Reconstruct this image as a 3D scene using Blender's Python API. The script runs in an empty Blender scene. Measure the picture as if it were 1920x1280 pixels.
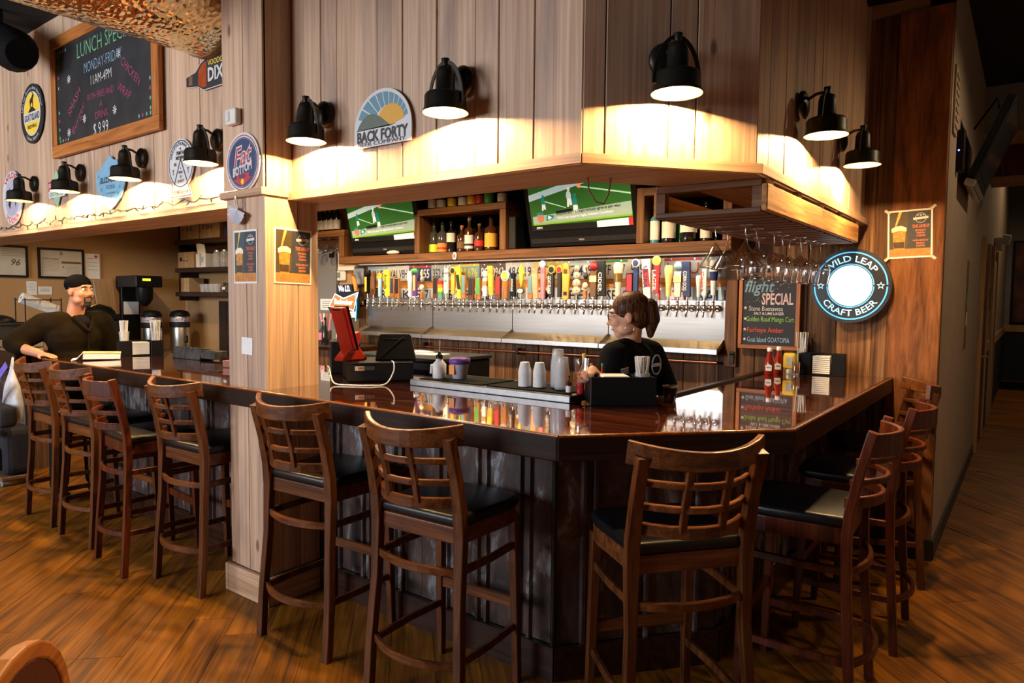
import bpy, bmesh, math, random
from mathutils import Vector, Matrix, Euler
random.seed(11)
SC = bpy.context.scene
COL = SC.collection
PI = math.pi

# ------------------------------------------------------------------ camera, world, daylight, exposure
cam_d = bpy.data.cameras.new('camera')
cam = bpy.data.objects.new('camera', cam_d)
COL.objects.link(cam)
cam.location = (0, 0, 1.555)
cam.rotation_euler = (1.51015, -0.010026, 0.642845)
cam_d.lens = 24.2814
cam_d.sensor_width = 36
cam_d.clip_start = 0.05
SC.camera = cam
SC.view_settings.view_transform = 'Standard'
SC.view_settings.look = 'None'
SC.view_settings.gamma = 1
SC.view_settings.use_curve_mapping = False
SC.view_settings.exposure = 0.0

world = bpy.data.worlds.new('world')
SC.world = world
world.use_nodes = True
world.node_tree.nodes['Background'].inputs[0].default_value = (0.62, 0.75, 1.0, 1)
world.node_tree.nodes['Background'].inputs[1].default_value = 0.05


def area_light(name, loc, rot, sx, sy, power, color, spread=180):
    d = bpy.data.lights.new(name, 'AREA')
    d.shape = 'RECTANGLE'
    d.size, d.size_y, d.energy, d.color = sx, sy, power, color
    d.spread = math.radians(spread)
    o = bpy.data.objects.new(name, d)
    COL.objects.link(o)
    o.location = loc
    o.rotation_euler = rot
    return o


def point_light(name, loc, power, color, r=0.03, parent=None):
    d = bpy.data.lights.new(name, 'POINT')
    d.energy, d.color, d.shadow_soft_size = power, color, r
    o = bpy.data.objects.new(name, d)
    COL.objects.link(o)
    o.location = loc
    o.parent = parent
    return o


DAY = (0.86, 0.91, 1.0)
# daylight through the two front windows of the room, behind the camera
for x in (-7.4, -4.6):
    area_light('window_daylight', (x, -4.6, 2.45), (math.radians(90), 0, 0), 2.2, 1.7, 285, DAY)
WARM = (1.0, 0.62, 0.27)
WARM2 = (1.0, 0.70, 0.38)

# ------------------------------------------------------------------ mesh helpers


class MB:
    """collects simple shapes into one mesh"""

    def __init__(self):
        self.v, self.f, self.smooth = [], [], []

    def add(self, vs, fs, smooth=False):
        b = len(self.v)
        self.v += [tuple(p) for p in vs]
        self.f += [tuple(i + b for i in q) for q in fs]
        self.smooth += [smooth] * len(fs)
        return self

    def box(self, c, s, rz=0, m=None):
        x, y, z = s[0] / 2, s[1] / 2, s[2] / 2
        vs = [Vector((sx * x, sy * y, sz * z)) for sx in (-1, 1) for sy in (-1, 1) for sz in (-1, 1)]
        if m is not None:
            vs = [m @ p for p in vs]
        if rz:
            r = Matrix.Rotation(rz, 3, 'Z')
            vs = [r @ p for p in vs]
        c = Vector(c)
        return self.add([p + c for p in vs], [(0, 1, 3, 2), (4, 6, 7, 5), (0, 4, 5, 1), (2, 3, 7, 6), (0, 2, 6, 4), (1, 5, 7, 3)])

    def span(self, a, b):
        return self.box([(a[i] + b[i]) / 2 for i in range(3)], [abs(b[i] - a[i]) for i in range(3)])

    def bar(self, p0, p1, w, h, up=(0, 0, 1)):
        """rectangular bar from p0 to p1, w across, h along up"""
        p0, p1 = Vector(p0), Vector(p1)
        d = (p1 - p0).normalized()
        s = d.cross(Vector(up)).normalized()
        u = s.cross(d)
        vs = [p + s * a * w / 2 + u * b * h / 2 for p in (p0, p1) for a, b in ((-1, -1), (1, -1), (1, 1), (-1, 1))]
        return self.add(vs, [(3, 2, 1, 0), (4, 5, 6, 7), (0, 1, 5, 4), (1, 2, 6, 5), (2, 3, 7, 6), (3, 0, 4, 7)])

    def sweep(self, path, sect, up=(0, 0, 1), caps=True, smooth=False):
        """sweep a closed section [(across, up)] or a list of sections along a path"""
        path = [Vector(p) for p in path]
        n = len(path)
        rings = []
        for i, p in enumerate(path):
            d = (path[min(i + 1, n - 1)] - path[max(i - 1, 0)]).normalized()
            s = d.cross(Vector(up))
            if s.length < 1e-5:
                s = d.cross(Vector((0, 1, 0)))
            s.normalize()
            u = s.cross(d)
            sc = sect[i] if isinstance(sect[0][0], (tuple, list)) else sect
            rings.append([p + s * a + u * b for a, b in sc])
        k = len(rings[0])
        vs = [q for r in rings for q in r]
        fs = [(i * k + j, i * k + (j + 1) % k, (i + 1) * k + (j + 1) % k, (i + 1) * k + j) for i in range(n - 1) for j in range(k)]
        self.add(vs, fs, smooth)
        if caps:
            self.add(rings[0], [tuple(range(k))[::-1]])
            self.add(rings[-1], [tuple(range(k))])
        return self

    def tube(self, path, r, n=8, smooth=True):
        if isinstance(r, (int, float)):
            r = [r] * len(path)
        path = [Vector(p) for p in path]
        d = path[-1] - path[0]
        up = (0, 0, 1) if abs(d.z) < 0.8 * d.length + 1e-9 else (0, 1, 0.01)
        sec = [[(ri * math.cos(2 * PI * j / n), ri * math.sin(2 * PI * j / n)) for j in range(n)] for ri in r]
        return self.sweep(path, sec, up, True, smooth)

    def cyl(self, p0, p1, r0, r1=None, n=16):
        return self.tube([p0, p1], [r0, r0 if r1 is None else r1], n)

    def lathe(self, prof, n=16, c=(0, 0, 0), caps=True, m=None):
        """profile [(r, z)] turned about z"""
        c = Vector(c)
        vs = []
        for r, z in prof:
            for j in range(n):
                p = Vector((r * math.cos(2 * PI * j / n), r * math.sin(2 * PI * j / n), z))
                vs.append((m @ p if m is not None else p) + c)
        fs = [(i * n + j, i * n + (j + 1) % n, (i + 1) * n + (j + 1) % n, (i + 1) * n + j) for i in range(len(prof) - 1) for j in range(n)]
        self.add(vs, fs, True)
        if caps:
            if prof[0][0] > 1e-6:
                self.add(vs[:n], [tuple(range(n))[::-1]])
            if prof[-1][0] > 1e-6:
                self.add(vs[-n:], [tuple(range(n))])
        return self

    def prism(self, poly, d, m=None, o=(0, 0, 0)):
        """polygon [(x, z)] facing -y, thickness d towards +y; m and o place it"""
        n = len(poly)
        vs = [Vector((x, 0, z)) for x, z in poly] + [Vector((x, d, z)) for x, z in poly]
        o = Vector(o)
        vs = [(m @ p if m is not None else p) + o for p in vs]
        fs = [tuple(range(n)), tuple(range(2 * n - 1, n - 1, -1))] + [(i, i + n, (i + 1) % n + n, (i + 1) % n) for i in range(n)]
        return self.add(vs, fs)

    def ball(self, c, r, n=12, s=(1, 1, 1)):
        k = n // 2
        prof = [(r * math.sin(PI * i / k), -r * math.cos(PI * i / k)) for i in range(k + 1)]
        b = len(self.v)
        self.lathe([(max(a, 1e-7), z) for a, z in prof], n, (0, 0, 0), False)
        self.v[b:] = [(p[0] * s[0] + c[0], p[1] * s[1] + c[1], p[2] * s[2] + c[2]) for p in self.v[b:]]
        return self

    def mesh(self, name='mesh'):
        me = bpy.data.meshes.new(name)
        me.from_pydata(self.v, [], self.f)
        me.polygons.foreach_set('use_smooth', self.smooth)
        bm = bmesh.new()
        bm.from_mesh(me)
        bmesh.ops.recalc_face_normals(bm, faces=bm.faces)
        bm.to_mesh(me)
        bm.free()
        return me

    def build(self, name, mat, parent=None, loc=(0, 0, 0), rot=(0, 0, 0), bevel=0, seg=1):
        return link(name, self.mesh(name), mat, parent, loc, rot, bevel, seg)


def link(name, me, mat, parent=None, loc=(0, 0, 0), rot=(0, 0, 0), bevel=0, seg=1):
    o = bpy.data.objects.new(name, me)
    COL.objects.link(o)
    if mat is not None and not me.materials:
        me.materials.append(mat)
    o.parent = parent
    o.location = loc
    o.rotation_euler = rot
    if bevel:
        b = o.modifiers.new('bevel', 'BEVEL')
        b.width, b.segments, b.limit_method, b.angle_limit = bevel, seg, 'ANGLE', math.radians(40)
    return o


def tag(o, label=None, cat=None, group=None, kind=None):
    for k, v in (('label', label), ('category', cat), ('group', group), ('kind', kind)):
        if v:
            o[k] = v
    return o


def thing(name, label, cat, loc=(0, 0, 0), rz=0, group=None, rot=None):
    o = bpy.data.objects.new(name, None)
    COL.objects.link(o)
    o.empty_display_size = 0.05
    o.location = loc
    o.rotation_euler = rot if rot else (0, 0, rz)
    return tag(o, label, cat, group)


def dup(root, loc, rz=0, label=None, group=None, rot=None):
    r = root.copy()
    COL.objects.link(r)
    r.location = loc
    r.rotation_euler = rot if rot else (0, 0, rz)
    tag(r, label, None, group)
    for ch in list(root.children):
        c = ch.copy()
        COL.objects.link(c)
        c.parent = r
        for g in list(ch.children):
            d = g.copy()
            COL.objects.link(d)
            d.parent = c
    return r


def B(a, b):
    return MB().span(a, b)


def struct(name, mb, mat, label=None, parent=None):
    o = mb.build(name, mat, parent)
    if parent is None:
        o['kind'] = 'structure'
        if label:
            o['label'] = label
    return o


def ell(rx, rz, n=28, a0=0, a1=2 * PI, cx=0, cz=0):
    return [(cx + rx * math.cos(a0 + (a1 - a0) * i / n), cz + rz * math.sin(a0 + (a1 - a0) * i / n)) for i in range(n if abs(a1 - a0 - 2 * PI) < 1e-6 else n + 1)]


# ------------------------------------------------------------------ lettering (built-in font turned into flat meshes in the x-z plane)
_TXT = {}


def text_verts(s, bold=0.0, shear=0.0):
    key = (s, bold, shear)
    if key not in _TXT:
        cu = bpy.data.curves.new('t', 'FONT')
        cu.body = s
        cu.size = 1
        cu.offset = bold
        cu.shear = shear
        cu.resolution_u = 2
        o = bpy.data.objects.new('t', cu)
        me = o.to_mesh()
        vs = [tuple(v.co) for v in me.vertices]
        fs = [tuple(p.vertices) for p in me.polygons]
        o.to_mesh_clear()
        bpy.data.objects.remove(o)
        bpy.data.curves.remove(cu)
        xs = [v[0] for v in vs] or [0]
        _TXT[key] = (vs, fs, min(xs), max(xs))
    return _TXT[key]


def letters(s, w=None, h=0.05, cx=0, cz=0, y=-0.003, bold=0.0, shear=0.0, arc=None, slope=0.0, left=False):
    """flat lettering facing -y; h = cap height, w = total width; arc=(radius, mid angle, up) bends it"""
    vs, fs, x0, x1 = text_verts(s, bold, shear)
    k = h / 0.70
    kx = k if w is None else w / max(1e-6, x1 - x0)
    out = []
    for px, pz, _ in vs:
        x = (px - (x0 if left else (x0 + x1) / 2)) * kx
        z = pz * k - (0 if arc else h / 2)
        if arc:
            r, mid, up = arc
            if up:
                a = mid - x / (r + h / 2)
                out.append((cx + (r + z) * math.cos(a), y, cz + (r + z) * math.sin(a)))
            else:
                a = mid + x / (r + h / 2)
                out.append((cx + (r + h - z) * math.cos(a), y, cz + (r + h - z) * math.sin(a)))
        else:
            out.append((cx + x, y, cz + z + x * slope))
    mb = MB()
    mb.add(out, fs)
    return mb


def write(parent, s, mat, **k):
    """lettering as a part of its sign; thin raised print"""
    mb = letters(s, **k)
    me = bpy.data.meshes.new('lettering')
    me.from_pydata(mb.v, [], mb.f)
    return link('lettering', me, mat, parent)


def flat(parent, name, poly, mat, y=-0.002):
    mb = MB()
    mb.add([(x, y, z) for x, z in poly], [tuple(range(len(poly)))])
    me = bpy.data.meshes.new(name)
    me.from_pydata(mb.v, [], mb.f)
    return link(name, me, mat, parent)


def rect(x0, z0, x1, z1):
    return [(x0, z0), (x1, z0), (x1, z1), (x0, z1)]


# ------------------------------------------------------------------ materials (all node based)
_M = {}


def nodes(name):
    m = bpy.data.materials.new(name)
    m.use_nodes = True
    nt = m.node_tree
    return m, nt, nt.nodes, nt.links, nt.nodes['Principled BSDF']


def c4(c):
    return (c[0], c[1], c[2], 1)


def srgb(r, g, b):
    return tuple(((v / 255) / 12.92 if v / 255 <= 0.04045 else ((v / 255 + 0.055) / 1.055) ** 2.4) for v in (r, g, b))


def plain(name, c, rough=0.5, metal=0.0, var=0.12, scale=30, spec=0.5, bump=0.0, emit=0.0, trans=0.0, ior=1.45, coat=0.0):
    """colour with slight mottling"""
    if name in _M:
        return _M[name]
    m, nt, N, L, p = nodes(name)
    tc = N.new('ShaderNodeTexCoord')
    nz = N.new('ShaderNodeTexNoise')
    nz.inputs['Scale'].default_value = scale
    nz.inputs['Detail'].default_value = 3
    L.new(tc.outputs['Object'], nz.inputs['Vector'])
    rp = N.new('ShaderNodeValToRGB')
    rp.color_ramp.elements[0].position, rp.color_ramp.elements[1].position = 0.3, 0.7
    rp.color_ramp.elements[0].color = c4([max(0, v * (1 - var)) for v in c])
    rp.color_ramp.elements[1].color = c4([min(1, v * (1 + var)) for v in c])
    L.new(nz.outputs['Fac'], rp.inputs['Fac'])
    L.new(rp.outputs['Color'], p.inputs['Base Color'])
    p.inputs['Roughness'].default_value = rough
    p.inputs['Metallic'].default_value = metal
    p.inputs['Specular IOR Level'].default_value = spec
    p.inputs['IOR'].default_value = ior
    p.inputs['Transmission Weight'].default_value = trans
    p.inputs['Coat Weight'].default_value = coat
    if emit:
        L.new(rp.outputs['Color'], p.inputs['Emission Color'])
        p.inputs['Emission Strength'].default_value = emit
    if bump:
        b = N.new('ShaderNodeBump')
        b.inputs['Strength'].default_value = bump
        b.inputs['Distance'].default_value = 0.01
        L.new(nz.outputs['Fac'], b.inputs['Height'])
        L.new(b.outputs['Normal'], p.inputs['Normal'])
    _M[name] = m
    return m


def wood(name, cols, axis='Z', rough=0.5, across=26, along=1.6, knots=0.0, tint=0.18, bump=0.15, coat=0.0, spec=0.4, stain=None):
    """sawn wood: stretched grain, per-board tint, optional knots and grey stain"""
    if name in _M:
        return _M[name]
    m, nt, N, L, p = nodes(name)
    tc = N.new('ShaderNodeTexCoord')
    oi = N.new('ShaderNodeObjectInfo')
    sh = N.new('ShaderNodeVectorMath')
    sh.operation = 'MULTIPLY_ADD'
    cb = N.new('ShaderNodeCombineXYZ')
    for k in range(3):
        L.new(oi.outputs['Random'], cb.inputs[k])
    sh.inputs[1].default_value = (37, 53, 71)
    L.new(cb.outputs[0], sh.inputs[0])
    L.new(tc.outputs['Object'], sh.inputs[2])

    def stretched(a, l):
        mp = N.new('ShaderNodeMapping')
        mp.inputs['Scale'].default_value = tuple(l if ax == axis else a for ax in 'XYZ')
        L.new(sh.outputs[0], mp.inputs['Vector'])
        return mp

    def noise(a, l, det, dist=0.0):
        n = N.new('ShaderNodeTexNoise')
        n.inputs['Scale'].default_value = 1
        n.inputs['Detail'].default_value = det
        n.inputs['Distortion'].default_value = dist
        L.new(stretched(a, l).outputs[0], n.inputs['Vector'])
        return n

    g1 = noise(across, along, 5, 0.6)
    g2 = noise(across * 5, along * 2.5, 2)
    mx = N.new('ShaderNodeMath')
    mx.operation = 'MULTIPLY_ADD'
    mx.inputs[1].default_value = 0.35
    L.new(g2.outputs['Fac'], mx.inputs[0])
    ad = N.new('ShaderNodeMath')
    ad.operation = 'MULTIPLY'
    ad.inputs[1].default_value = 0.65
    L.new(g1.outputs['Fac'], ad.inputs[0])
    L.new(ad.outputs[0], mx.inputs[2])
    rp = N.new('ShaderNodeValToRGB')
    e = rp.color_ramp.elements
    e[0].position, e[1].position = 0.33, 0.66
    e[0].color, e[1].color = c4(cols[0]), c4(cols[-1])
    for i, c in enumerate(cols[1:-1]):
        q = e.new(0.33 + 0.33 * (i + 1) / (len(cols) - 1))
        q.color = c4(c)
    L.new(mx.outputs[0], rp.inputs['Fac'])
    col = rp.outputs['Color']
    if stain:
        sn = noise(5, 0.7, 4, 0.8)
        sr = N.new('ShaderNodeValToRGB')
        sr.color_ramp.elements[0].position, sr.color_ramp.elements[1].position = 0.52, 0.72
        sr.color_ramp.elements[0].color, sr.color_ramp.elements[1].color = (0, 0, 0, 1), (0.75, 0.75, 0.75, 1)
        L.new(sn.outputs['Fac'], sr.inputs['Fac'])
        mm = N.new('ShaderNodeMixRGB')
        L.new(sr.outputs['Color'], mm.inputs[0])
        L.new(col, mm.inputs[1])
        mm.inputs[2].default_value = c4(stain)
        col = mm.outputs[0]
    if knots:
        vo = N.new('ShaderNodeTexVoronoi')
        vo.inputs['Scale'].default_value = 1
        mp = stretched(4.6, 2.1)
        L.new(mp.outputs[0], vo.inputs['Vector'])
        kr = N.new('ShaderNodeValToRGB')
        kr.color_ramp.elements[0].position, kr.color_ramp.elements[1].position = 0.045, 0.085
        kr.color_ramp.elements[0].color, kr.color_ramp.elements[1].color = (1, 1, 1, 1), (0, 0, 0, 1)
        L.new(vo.outputs['Distance'], kr.inputs['Fac'])
        km = N.new('ShaderNodeMath')
        km.operation = 'MULTIPLY'
        km.inputs[1].default_value = knots
        L.new(kr.outputs['Color'], km.inputs[0])
        mm = N.new('ShaderNodeMixRGB')
        L.new(km.outputs[0], mm.inputs[0])
        L.new(col, mm.inputs[1])
        mm.inputs[2].default_value = c4([v * 0.30 for v in cols[0]])
        col = mm.outputs[0]
    tv = N.new('ShaderNodeMath')
    tv.operation = 'MULTIPLY_ADD'
    tv.inputs[1].default_value = tint * 2
    tv.inputs[2].default_value = 1 - tint
    L.new(oi.outputs['Random'], tv.inputs[0])
    hs = N.new('ShaderNodeHueSaturation')
    L.new(tv.outputs[0], hs.inputs['Value'])
    L.new(col, hs.inputs['Color'])
    L.new(hs.outputs[0], p.inputs['Base Color'])
    p.inputs['Roughness'].default_value = rough
    p.inputs['Specular IOR Level'].default_value = spec
    p.inputs['Coat Weight'].default_value = coat
    p.inputs['Coat Roughness'].default_value = 0.015
    p.inputs['Coat IOR'].default_value = 1.65
    if bump:
        b = N.new('ShaderNodeBump')
        b.inputs['Strength'].default_value = bump
        b.inputs['Distance'].default_value = 0.004
        L.new(mx.outputs[0], b.inputs['Height'])
        L.new(b.outputs['Normal'], p.inputs['Normal'])
    _M[name] = m
    return m


def glow(name, c, strength):
    return plain(name, c, emit=strength, var=0.02)


# woods
PINE = wood('whitewashed pine', [srgb(158, 124, 98), srgb(188, 156, 128), srgb(206, 177, 149)], 'Z', 0.55, 46, 0.9, 0.8, 0.09, 0.12, stain=srgb(132, 110, 102))
PINE_X = wood('whitewashed pine lying', [srgb(150, 114, 86), srgb(184, 148, 116), srgb(200, 168, 138)], 'X', 0.55, 24, 1.2, 0.3, 0.08, 0.1)
PINE_Y = wood('whitewashed pine deep', [srgb(150, 114, 86), srgb(184, 148, 116), srgb(200, 168, 138)], 'Y', 0.55, 24, 1.2, 0.3, 0.08, 0.1)
BARN = wood('dark barn wood', [srgb(44, 26, 14), srgb(92, 60, 34), srgb(128, 92, 58)], 'Z', 0.75, 30, 1.2, 0.5, 0.35, 0.5)
ROUGH = wood('rough sawn cedar', [srgb(70, 38, 16), srgb(112, 66, 30), srgb(140, 88, 44)], 'Z', 0.75, 18, 3.0, 0.25, 0.12, 0.4)
SHELF_X = wood('oiled shelf wood', [srgb(66, 40, 18), srgb(104, 66, 32), srgb(132, 88, 46)], 'X', 0.6, 34, 1.6, 0.2, 0.12, 0.3)
SHELF_Z = wood('oiled shelf wood upright', [srgb(66, 40, 18), srgb(104, 66, 32), srgb(132, 88, 46)], 'Z', 0.6, 34, 1.6, 0.2, 0.12, 0.3)
SHELF_Y = wood('oiled shelf wood deep', [srgb(66, 40, 18), srgb(104, 66, 32), srgb(132, 88, 46)], 'Y', 0.6, 34, 1.6, 0.2, 0.12, 0.3)
CRATE_X = wood('pallet wood', [srgb(120, 78, 34), srgb(178, 126, 66), srgb(202, 152, 88)], 'X', 0.7, 26, 1.8, 0.4, 0.15, 0.4)
CRATE_Y = wood('pallet wood deep', [srgb(120, 78, 34), srgb(178, 126, 66), srgb(202, 152, 88)], 'Y', 0.7, 26, 1.8, 0.4, 0.15, 0.4)
BAR_X = wood('epoxied bar wood', [srgb(26, 9, 4), srgb(58, 24, 9), srgb(94, 46, 18)], 'X', 0.06, 20, 0.9, 0.0, 0.08, 0.0, coat=1.0, spec=0.5)
BAR_Y = wood('epoxied bar wood deep', [srgb(40, 16, 7), srgb(84, 40, 17), srgb(122, 66, 30)], 'Y', 0.30, 20, 0.9, 0.0, 0.08, 0.0, coat=1.0, spec=0.5)
EDGE_X = wood('dark bar edge', [srgb(24, 12, 8), srgb(48, 25, 15), srgb(66, 36, 22)], 'X', 0.32, 40, 1.5, 0.0, 0.05, 0.1)
STOOL = wood('walnut stool wood', [srgb(46, 23, 9), srgb(80, 43, 18), srgb(102, 60, 28)], 'Z', 0.36, 30, 2.0, 0.0, 0.10, 0.03, spec=0.3)
STOOL_X = wood('walnut stool wood lying', [srgb(52, 27, 11), srgb(90, 49, 21), srgb(114, 68, 32)], 'X', 0.34, 30, 2.0, 0.0, 0.10, 0.03, spec=0.3)
STOOL_R = wood('red mahogany stool wood', [srgb(44, 17, 7), srgb(76, 31, 12), srgb(96, 45, 18)], 'Z', 0.34, 30, 2.0, 0.0, 0.10, 0.03, spec=0.3)
FLOORW = wood('amber vinyl plank', [srgb(58, 29, 4), srgb(118, 70, 11), srgb(150, 95, 20)], 'X', 0.46, 15, 1.4, 0.30, 0.13, 0.12, spec=0.25)
FRAMEW = wood('orange pine frame', [srgb(120, 66, 22), srgb(168, 100, 42), srgb(186, 120, 58)], 'X', 0.45, 30, 2.0, 0.0, 0.06, 0.1)
FRAMEW_Z = wood('orange pine frame upright', [srgb(120, 66, 22), srgb(168, 100, 42), srgb(186, 120, 58)], 'Z', 0.45, 30, 2.0, 0.0, 0.06, 0.1)
LATH = wood('honey strip wood', [srgb(150, 92, 34), srgb(196, 130, 58), srgb(214, 152, 80)], 'X', 0.55, 30, 2.0, 0.0, 0.05, 0.1)
HANDW = wood('turned tap wood', [srgb(120, 72, 30), srgb(168, 108, 52), srgb(190, 132, 72)], 'Z', 0.45, 40, 5.0, 0.0, 0.12, 0.1)
HANDD = wood('dark tap wood', [srgb(54, 28, 14), srgb(92, 52, 26), srgb(120, 72, 38)], 'Z', 0.45, 40, 5.0, 0.0, 0.12, 0.1)
# paints and metals
BLACK = plain('black paint', (0.007, 0.007, 0.008), 0.42, spec=0.22)
BLACKM = plain('matte black', (0.005, 0.005, 0.006), 0.8, spec=0.1)
BRONZE = plain('dark bronze metal', (0.030, 0.026, 0.020), 0.42, 0.7, spec=0.5)
SHADEIN = plain('cream lamp lining', (0.12, 0.085, 0.035), 0.6, spec=.1)
STEEL = plain('brushed steel', (0.62, 0.60, 0.56), 0.34, 1.0, 0.10, 60)
CHROME = plain('polished chrome', (0.78, 0.76, 0.72), 0.14, 1.0, 0.03)
VINYL = plain('black vinyl', (0.006, 0.006, 0.007), 0.34, bump=0.06, scale=120, spec=0.35)
WHITE = plain('white print', (0.80, 0.80, 0.80), 0.5, var=0.02)
PAPER = plain('paper', (0.78, 0.77, 0.74), 0.7, var=0.04)
CREAM = plain('cream plastic', (0.72, 0.69, 0.60), 0.45, var=0.03)
INK = plain('black ink', (0.015, 0.015, 0.018), 0.5, var=0.02)
NAVY = plain('navy print', (0.02, 0.035, 0.13), 0.45, var=0.04)
RED = plain('red print', (0.50, 0.025, 0.03), 0.45, var=0.04)
YEL = plain('yellow print', (0.85, 0.58, 0.05), 0.45, var=0.03)
AMBER = plain('amber print', (0.74, 0.40, 0.05), 0.45, var=0.04)
GRN = plain('green print', (0.07, 0.35, 0.07), 0.5, var=0.05)
LIME = plain('lime print', (0.50, 0.75, 0.05), 0.45, var=0.04)
SKYB = plain('light blue print', (0.30, 0.52, 0.66), 0.45, var=0.04)
TEAL = plain('teal print', (0.12, 0.27, 0.33), 0.5, var=0.04)
ORANGE = plain('orange print', (0.80, 0.27, 0.04), 0.45, var=0.05)
PURPLE = plain('purple print', (0.12, 0.04, 0.24), 0.45, var=0.05)
PINK = plain('pink print', (0.80, 0.22, 0.28), 0.5, var=0.04)
GREY = plain('grey plastic', (0.20, 0.20, 0.21), 0.5)
DKGREY = plain('charcoal plastic', (0.020, 0.020, 0.022), 0.5, spec=0.25)
BROWNP = plain('brown print', (0.16, 0.08, 0.035), 0.5)
CARD = plain('cardboard', (0.42, 0.27, 0.13), 0.8)
BULB = glow('lit bulb', (1.0, 0.80, 0.48), 16)
# ------------------------------------------------------------------ the setting
TAN = plain('tan wall paint', srgb(176, 138, 92), 0.8, var=0.04, scale=4)
GREIGE = plain('greige hall paint', srgb(150, 134, 118), 0.8, var=0.04, scale=3)
GREYBLUE = plain('grey blue hall paint', srgb(132, 134, 140), 0.8, var=0.04, scale=3)
CEIL = plain('black ceiling paint', (0.010, 0.009, 0.009), 0.9)
NAVYW = plain('navy wainscot paint', (0.012, 0.016, 0.035), 0.7)
DKBASE = plain('black baseboard paint', (0.018, 0.017, 0.017), 0.5)
REDWOOD = wood('red brown door wood', [srgb(60, 26, 16), srgb(88, 40, 24), srgb(104, 52, 32)], 'Z', 0.5, 30, 1.5, 0, 0.05, 0.1)
TRIMW = wood('blond trim wood', [srgb(140, 104, 66), srgb(172, 134, 92), srgb(186, 150, 110)], 'Z', 0.55, 30, 1.5, 0, 0.05, 0.1)

floor = struct('floor', B((-9.2, -4.7, -0.08), (2.4, 17.6, -0.004)), FLOORW, 'amber wood plank floor of the bar room')
PW, PL_ = 0.19, 1.22
plank_me = B((-PL_ / 2 + 0.0012, -PW / 2 + 0.0012, -0.004), (PL_ / 2 - 0.0012, PW / 2 - 0.0012, 0)).mesh('floor plank')
plank_me.materials.append(FLOORW)
d1 = Vector((-math.sqrt(.5), math.sqrt(.5)))
d2 = Vector((-math.sqrt(.5), -math.sqrt(.5)))
rnd = random.Random(4)
cand = []
for r in range(-40, 60):
    off = rnd.uniform(0, PL_)
    for k in range(-14, 16):
        c = d1 * (k * PL_ + off) + d2 * (r * PW)
        x, y = c.x, c.y
        near_a = -9.0 < x < -0.9 and 0.25 < y < 2.75 and y > 0.25 and (x < -1.2 or y < 2.6)
        if y < 0.62 * -x - 1.9 + 0 and x < -3:
            pass
        near_b = -1.6 < x < 1.5 and 1.2 < y < 7.4 and not (x < -1.1 and y > 3) and not (x < -0.3 and y > 5.4)
        if near_a or near_b:
            cand.append((x * x + y * y, x, y))
cand.sort()
for _, x, y in cand[:300]:
    link('plank', plank_me, None, floor, (x, y, 0), (0, 0, PI * 0.75))

struct('ceiling', B((-9.2, -4.7, 3.60), (2.4, 8.0, 3.68)), CEIL, 'black painted ceiling of the bar room')
struct('ceiling_hall', B((-0.6, 8.0, 4.5), (2.4, 17.6, 4.58)), CEIL, 'black ceiling over the far hall')
struct('ceiling_bar', B((-9.1, 2.5, 2.80), (-1.2, 4.83, 2.86)), plain('bar ceiling board', (0.16, 0.12, 0.08), 0.8), 'low ceiling inside the bar behind the header')

# rear wall with the three daylight windows (behind the camera), side walls
wr = struct('wall_rear', B((-9.2, -4.75, 0), (2.4, -4.65, 1.52)), TAN, 'rear wall below the front windows')
for a, b in ((-9.2, -8.6), (-6.2, -5.8), (-3.4, 2.4)):
    struct('pier', B((a, -4.75, 1.52), (b, -4.65, 3.6)), TAN, None, wr)
struct('lintel', B((-9.2, -4.75, 3.36), (2.4, -4.65, 3.6)), TAN, None, wr)
for i, x in enumerate((-7.4, -4.6)):
    w = struct('window_%d' % (i + 1), B((x - 1.2, -4.74, 1.52), (x + 1.2, -4.62, 1.56)), BLACK, 'front window frame behind the viewer')
    for xx in (x - 1.17, x, x + 1.17):
        struct('mullion', B((xx - 0.02, -4.72, 1.56), (xx + 0.02, -4.68, 3.36)), BLACK, None, w)
struct('wall_right', B((2.4, -4.7, 0), (2.5, 17.6, 4.5)), GREIGE, 'opposite hall wall')
struct('wall_left', B((-9.25, -4.7, 0), (-9.15, 4.9, 3.6)), TAN, 'tan painted end wall with framed certificates')
struct('wall_back', B((-9.2, 4.845, 0), (-0.42, 4.98, 3.6)), TAN, 'back wall of the bar clad in dark barn boards')
wall_back = bpy.data.objects['wall_back']

# ---- barn boards on the back wall
rb = random.Random(5)
x = -5.62
while x < -0.72:
    w = min(rb.uniform(0.11, 0.21), -0.702 - x)
    if w < 0.03:
        break
    th = rb.uniform(0.012, 0.022)
    B((-w / 2 + 0.002, -th, -1.65), (w / 2 - 0.002, 0, 1.65)).build('plank', BARN, wall_back, (x + w / 2, 4.845, 1.65), bevel=0.003)
    x += w
B((-0.14, -0.04, -1.59), (0.14, 0, 1.65)).build('plank', ROUGH, wall_back, (-0.562, 4.845, 1.65), bevel=0.005)
struct('baseboard_back', B((-0.72, 4.79, 0), (-0.41, 4.81, 0.13)), DKBASE, 'black baseboard at the foot of the rough plank column')

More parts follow.
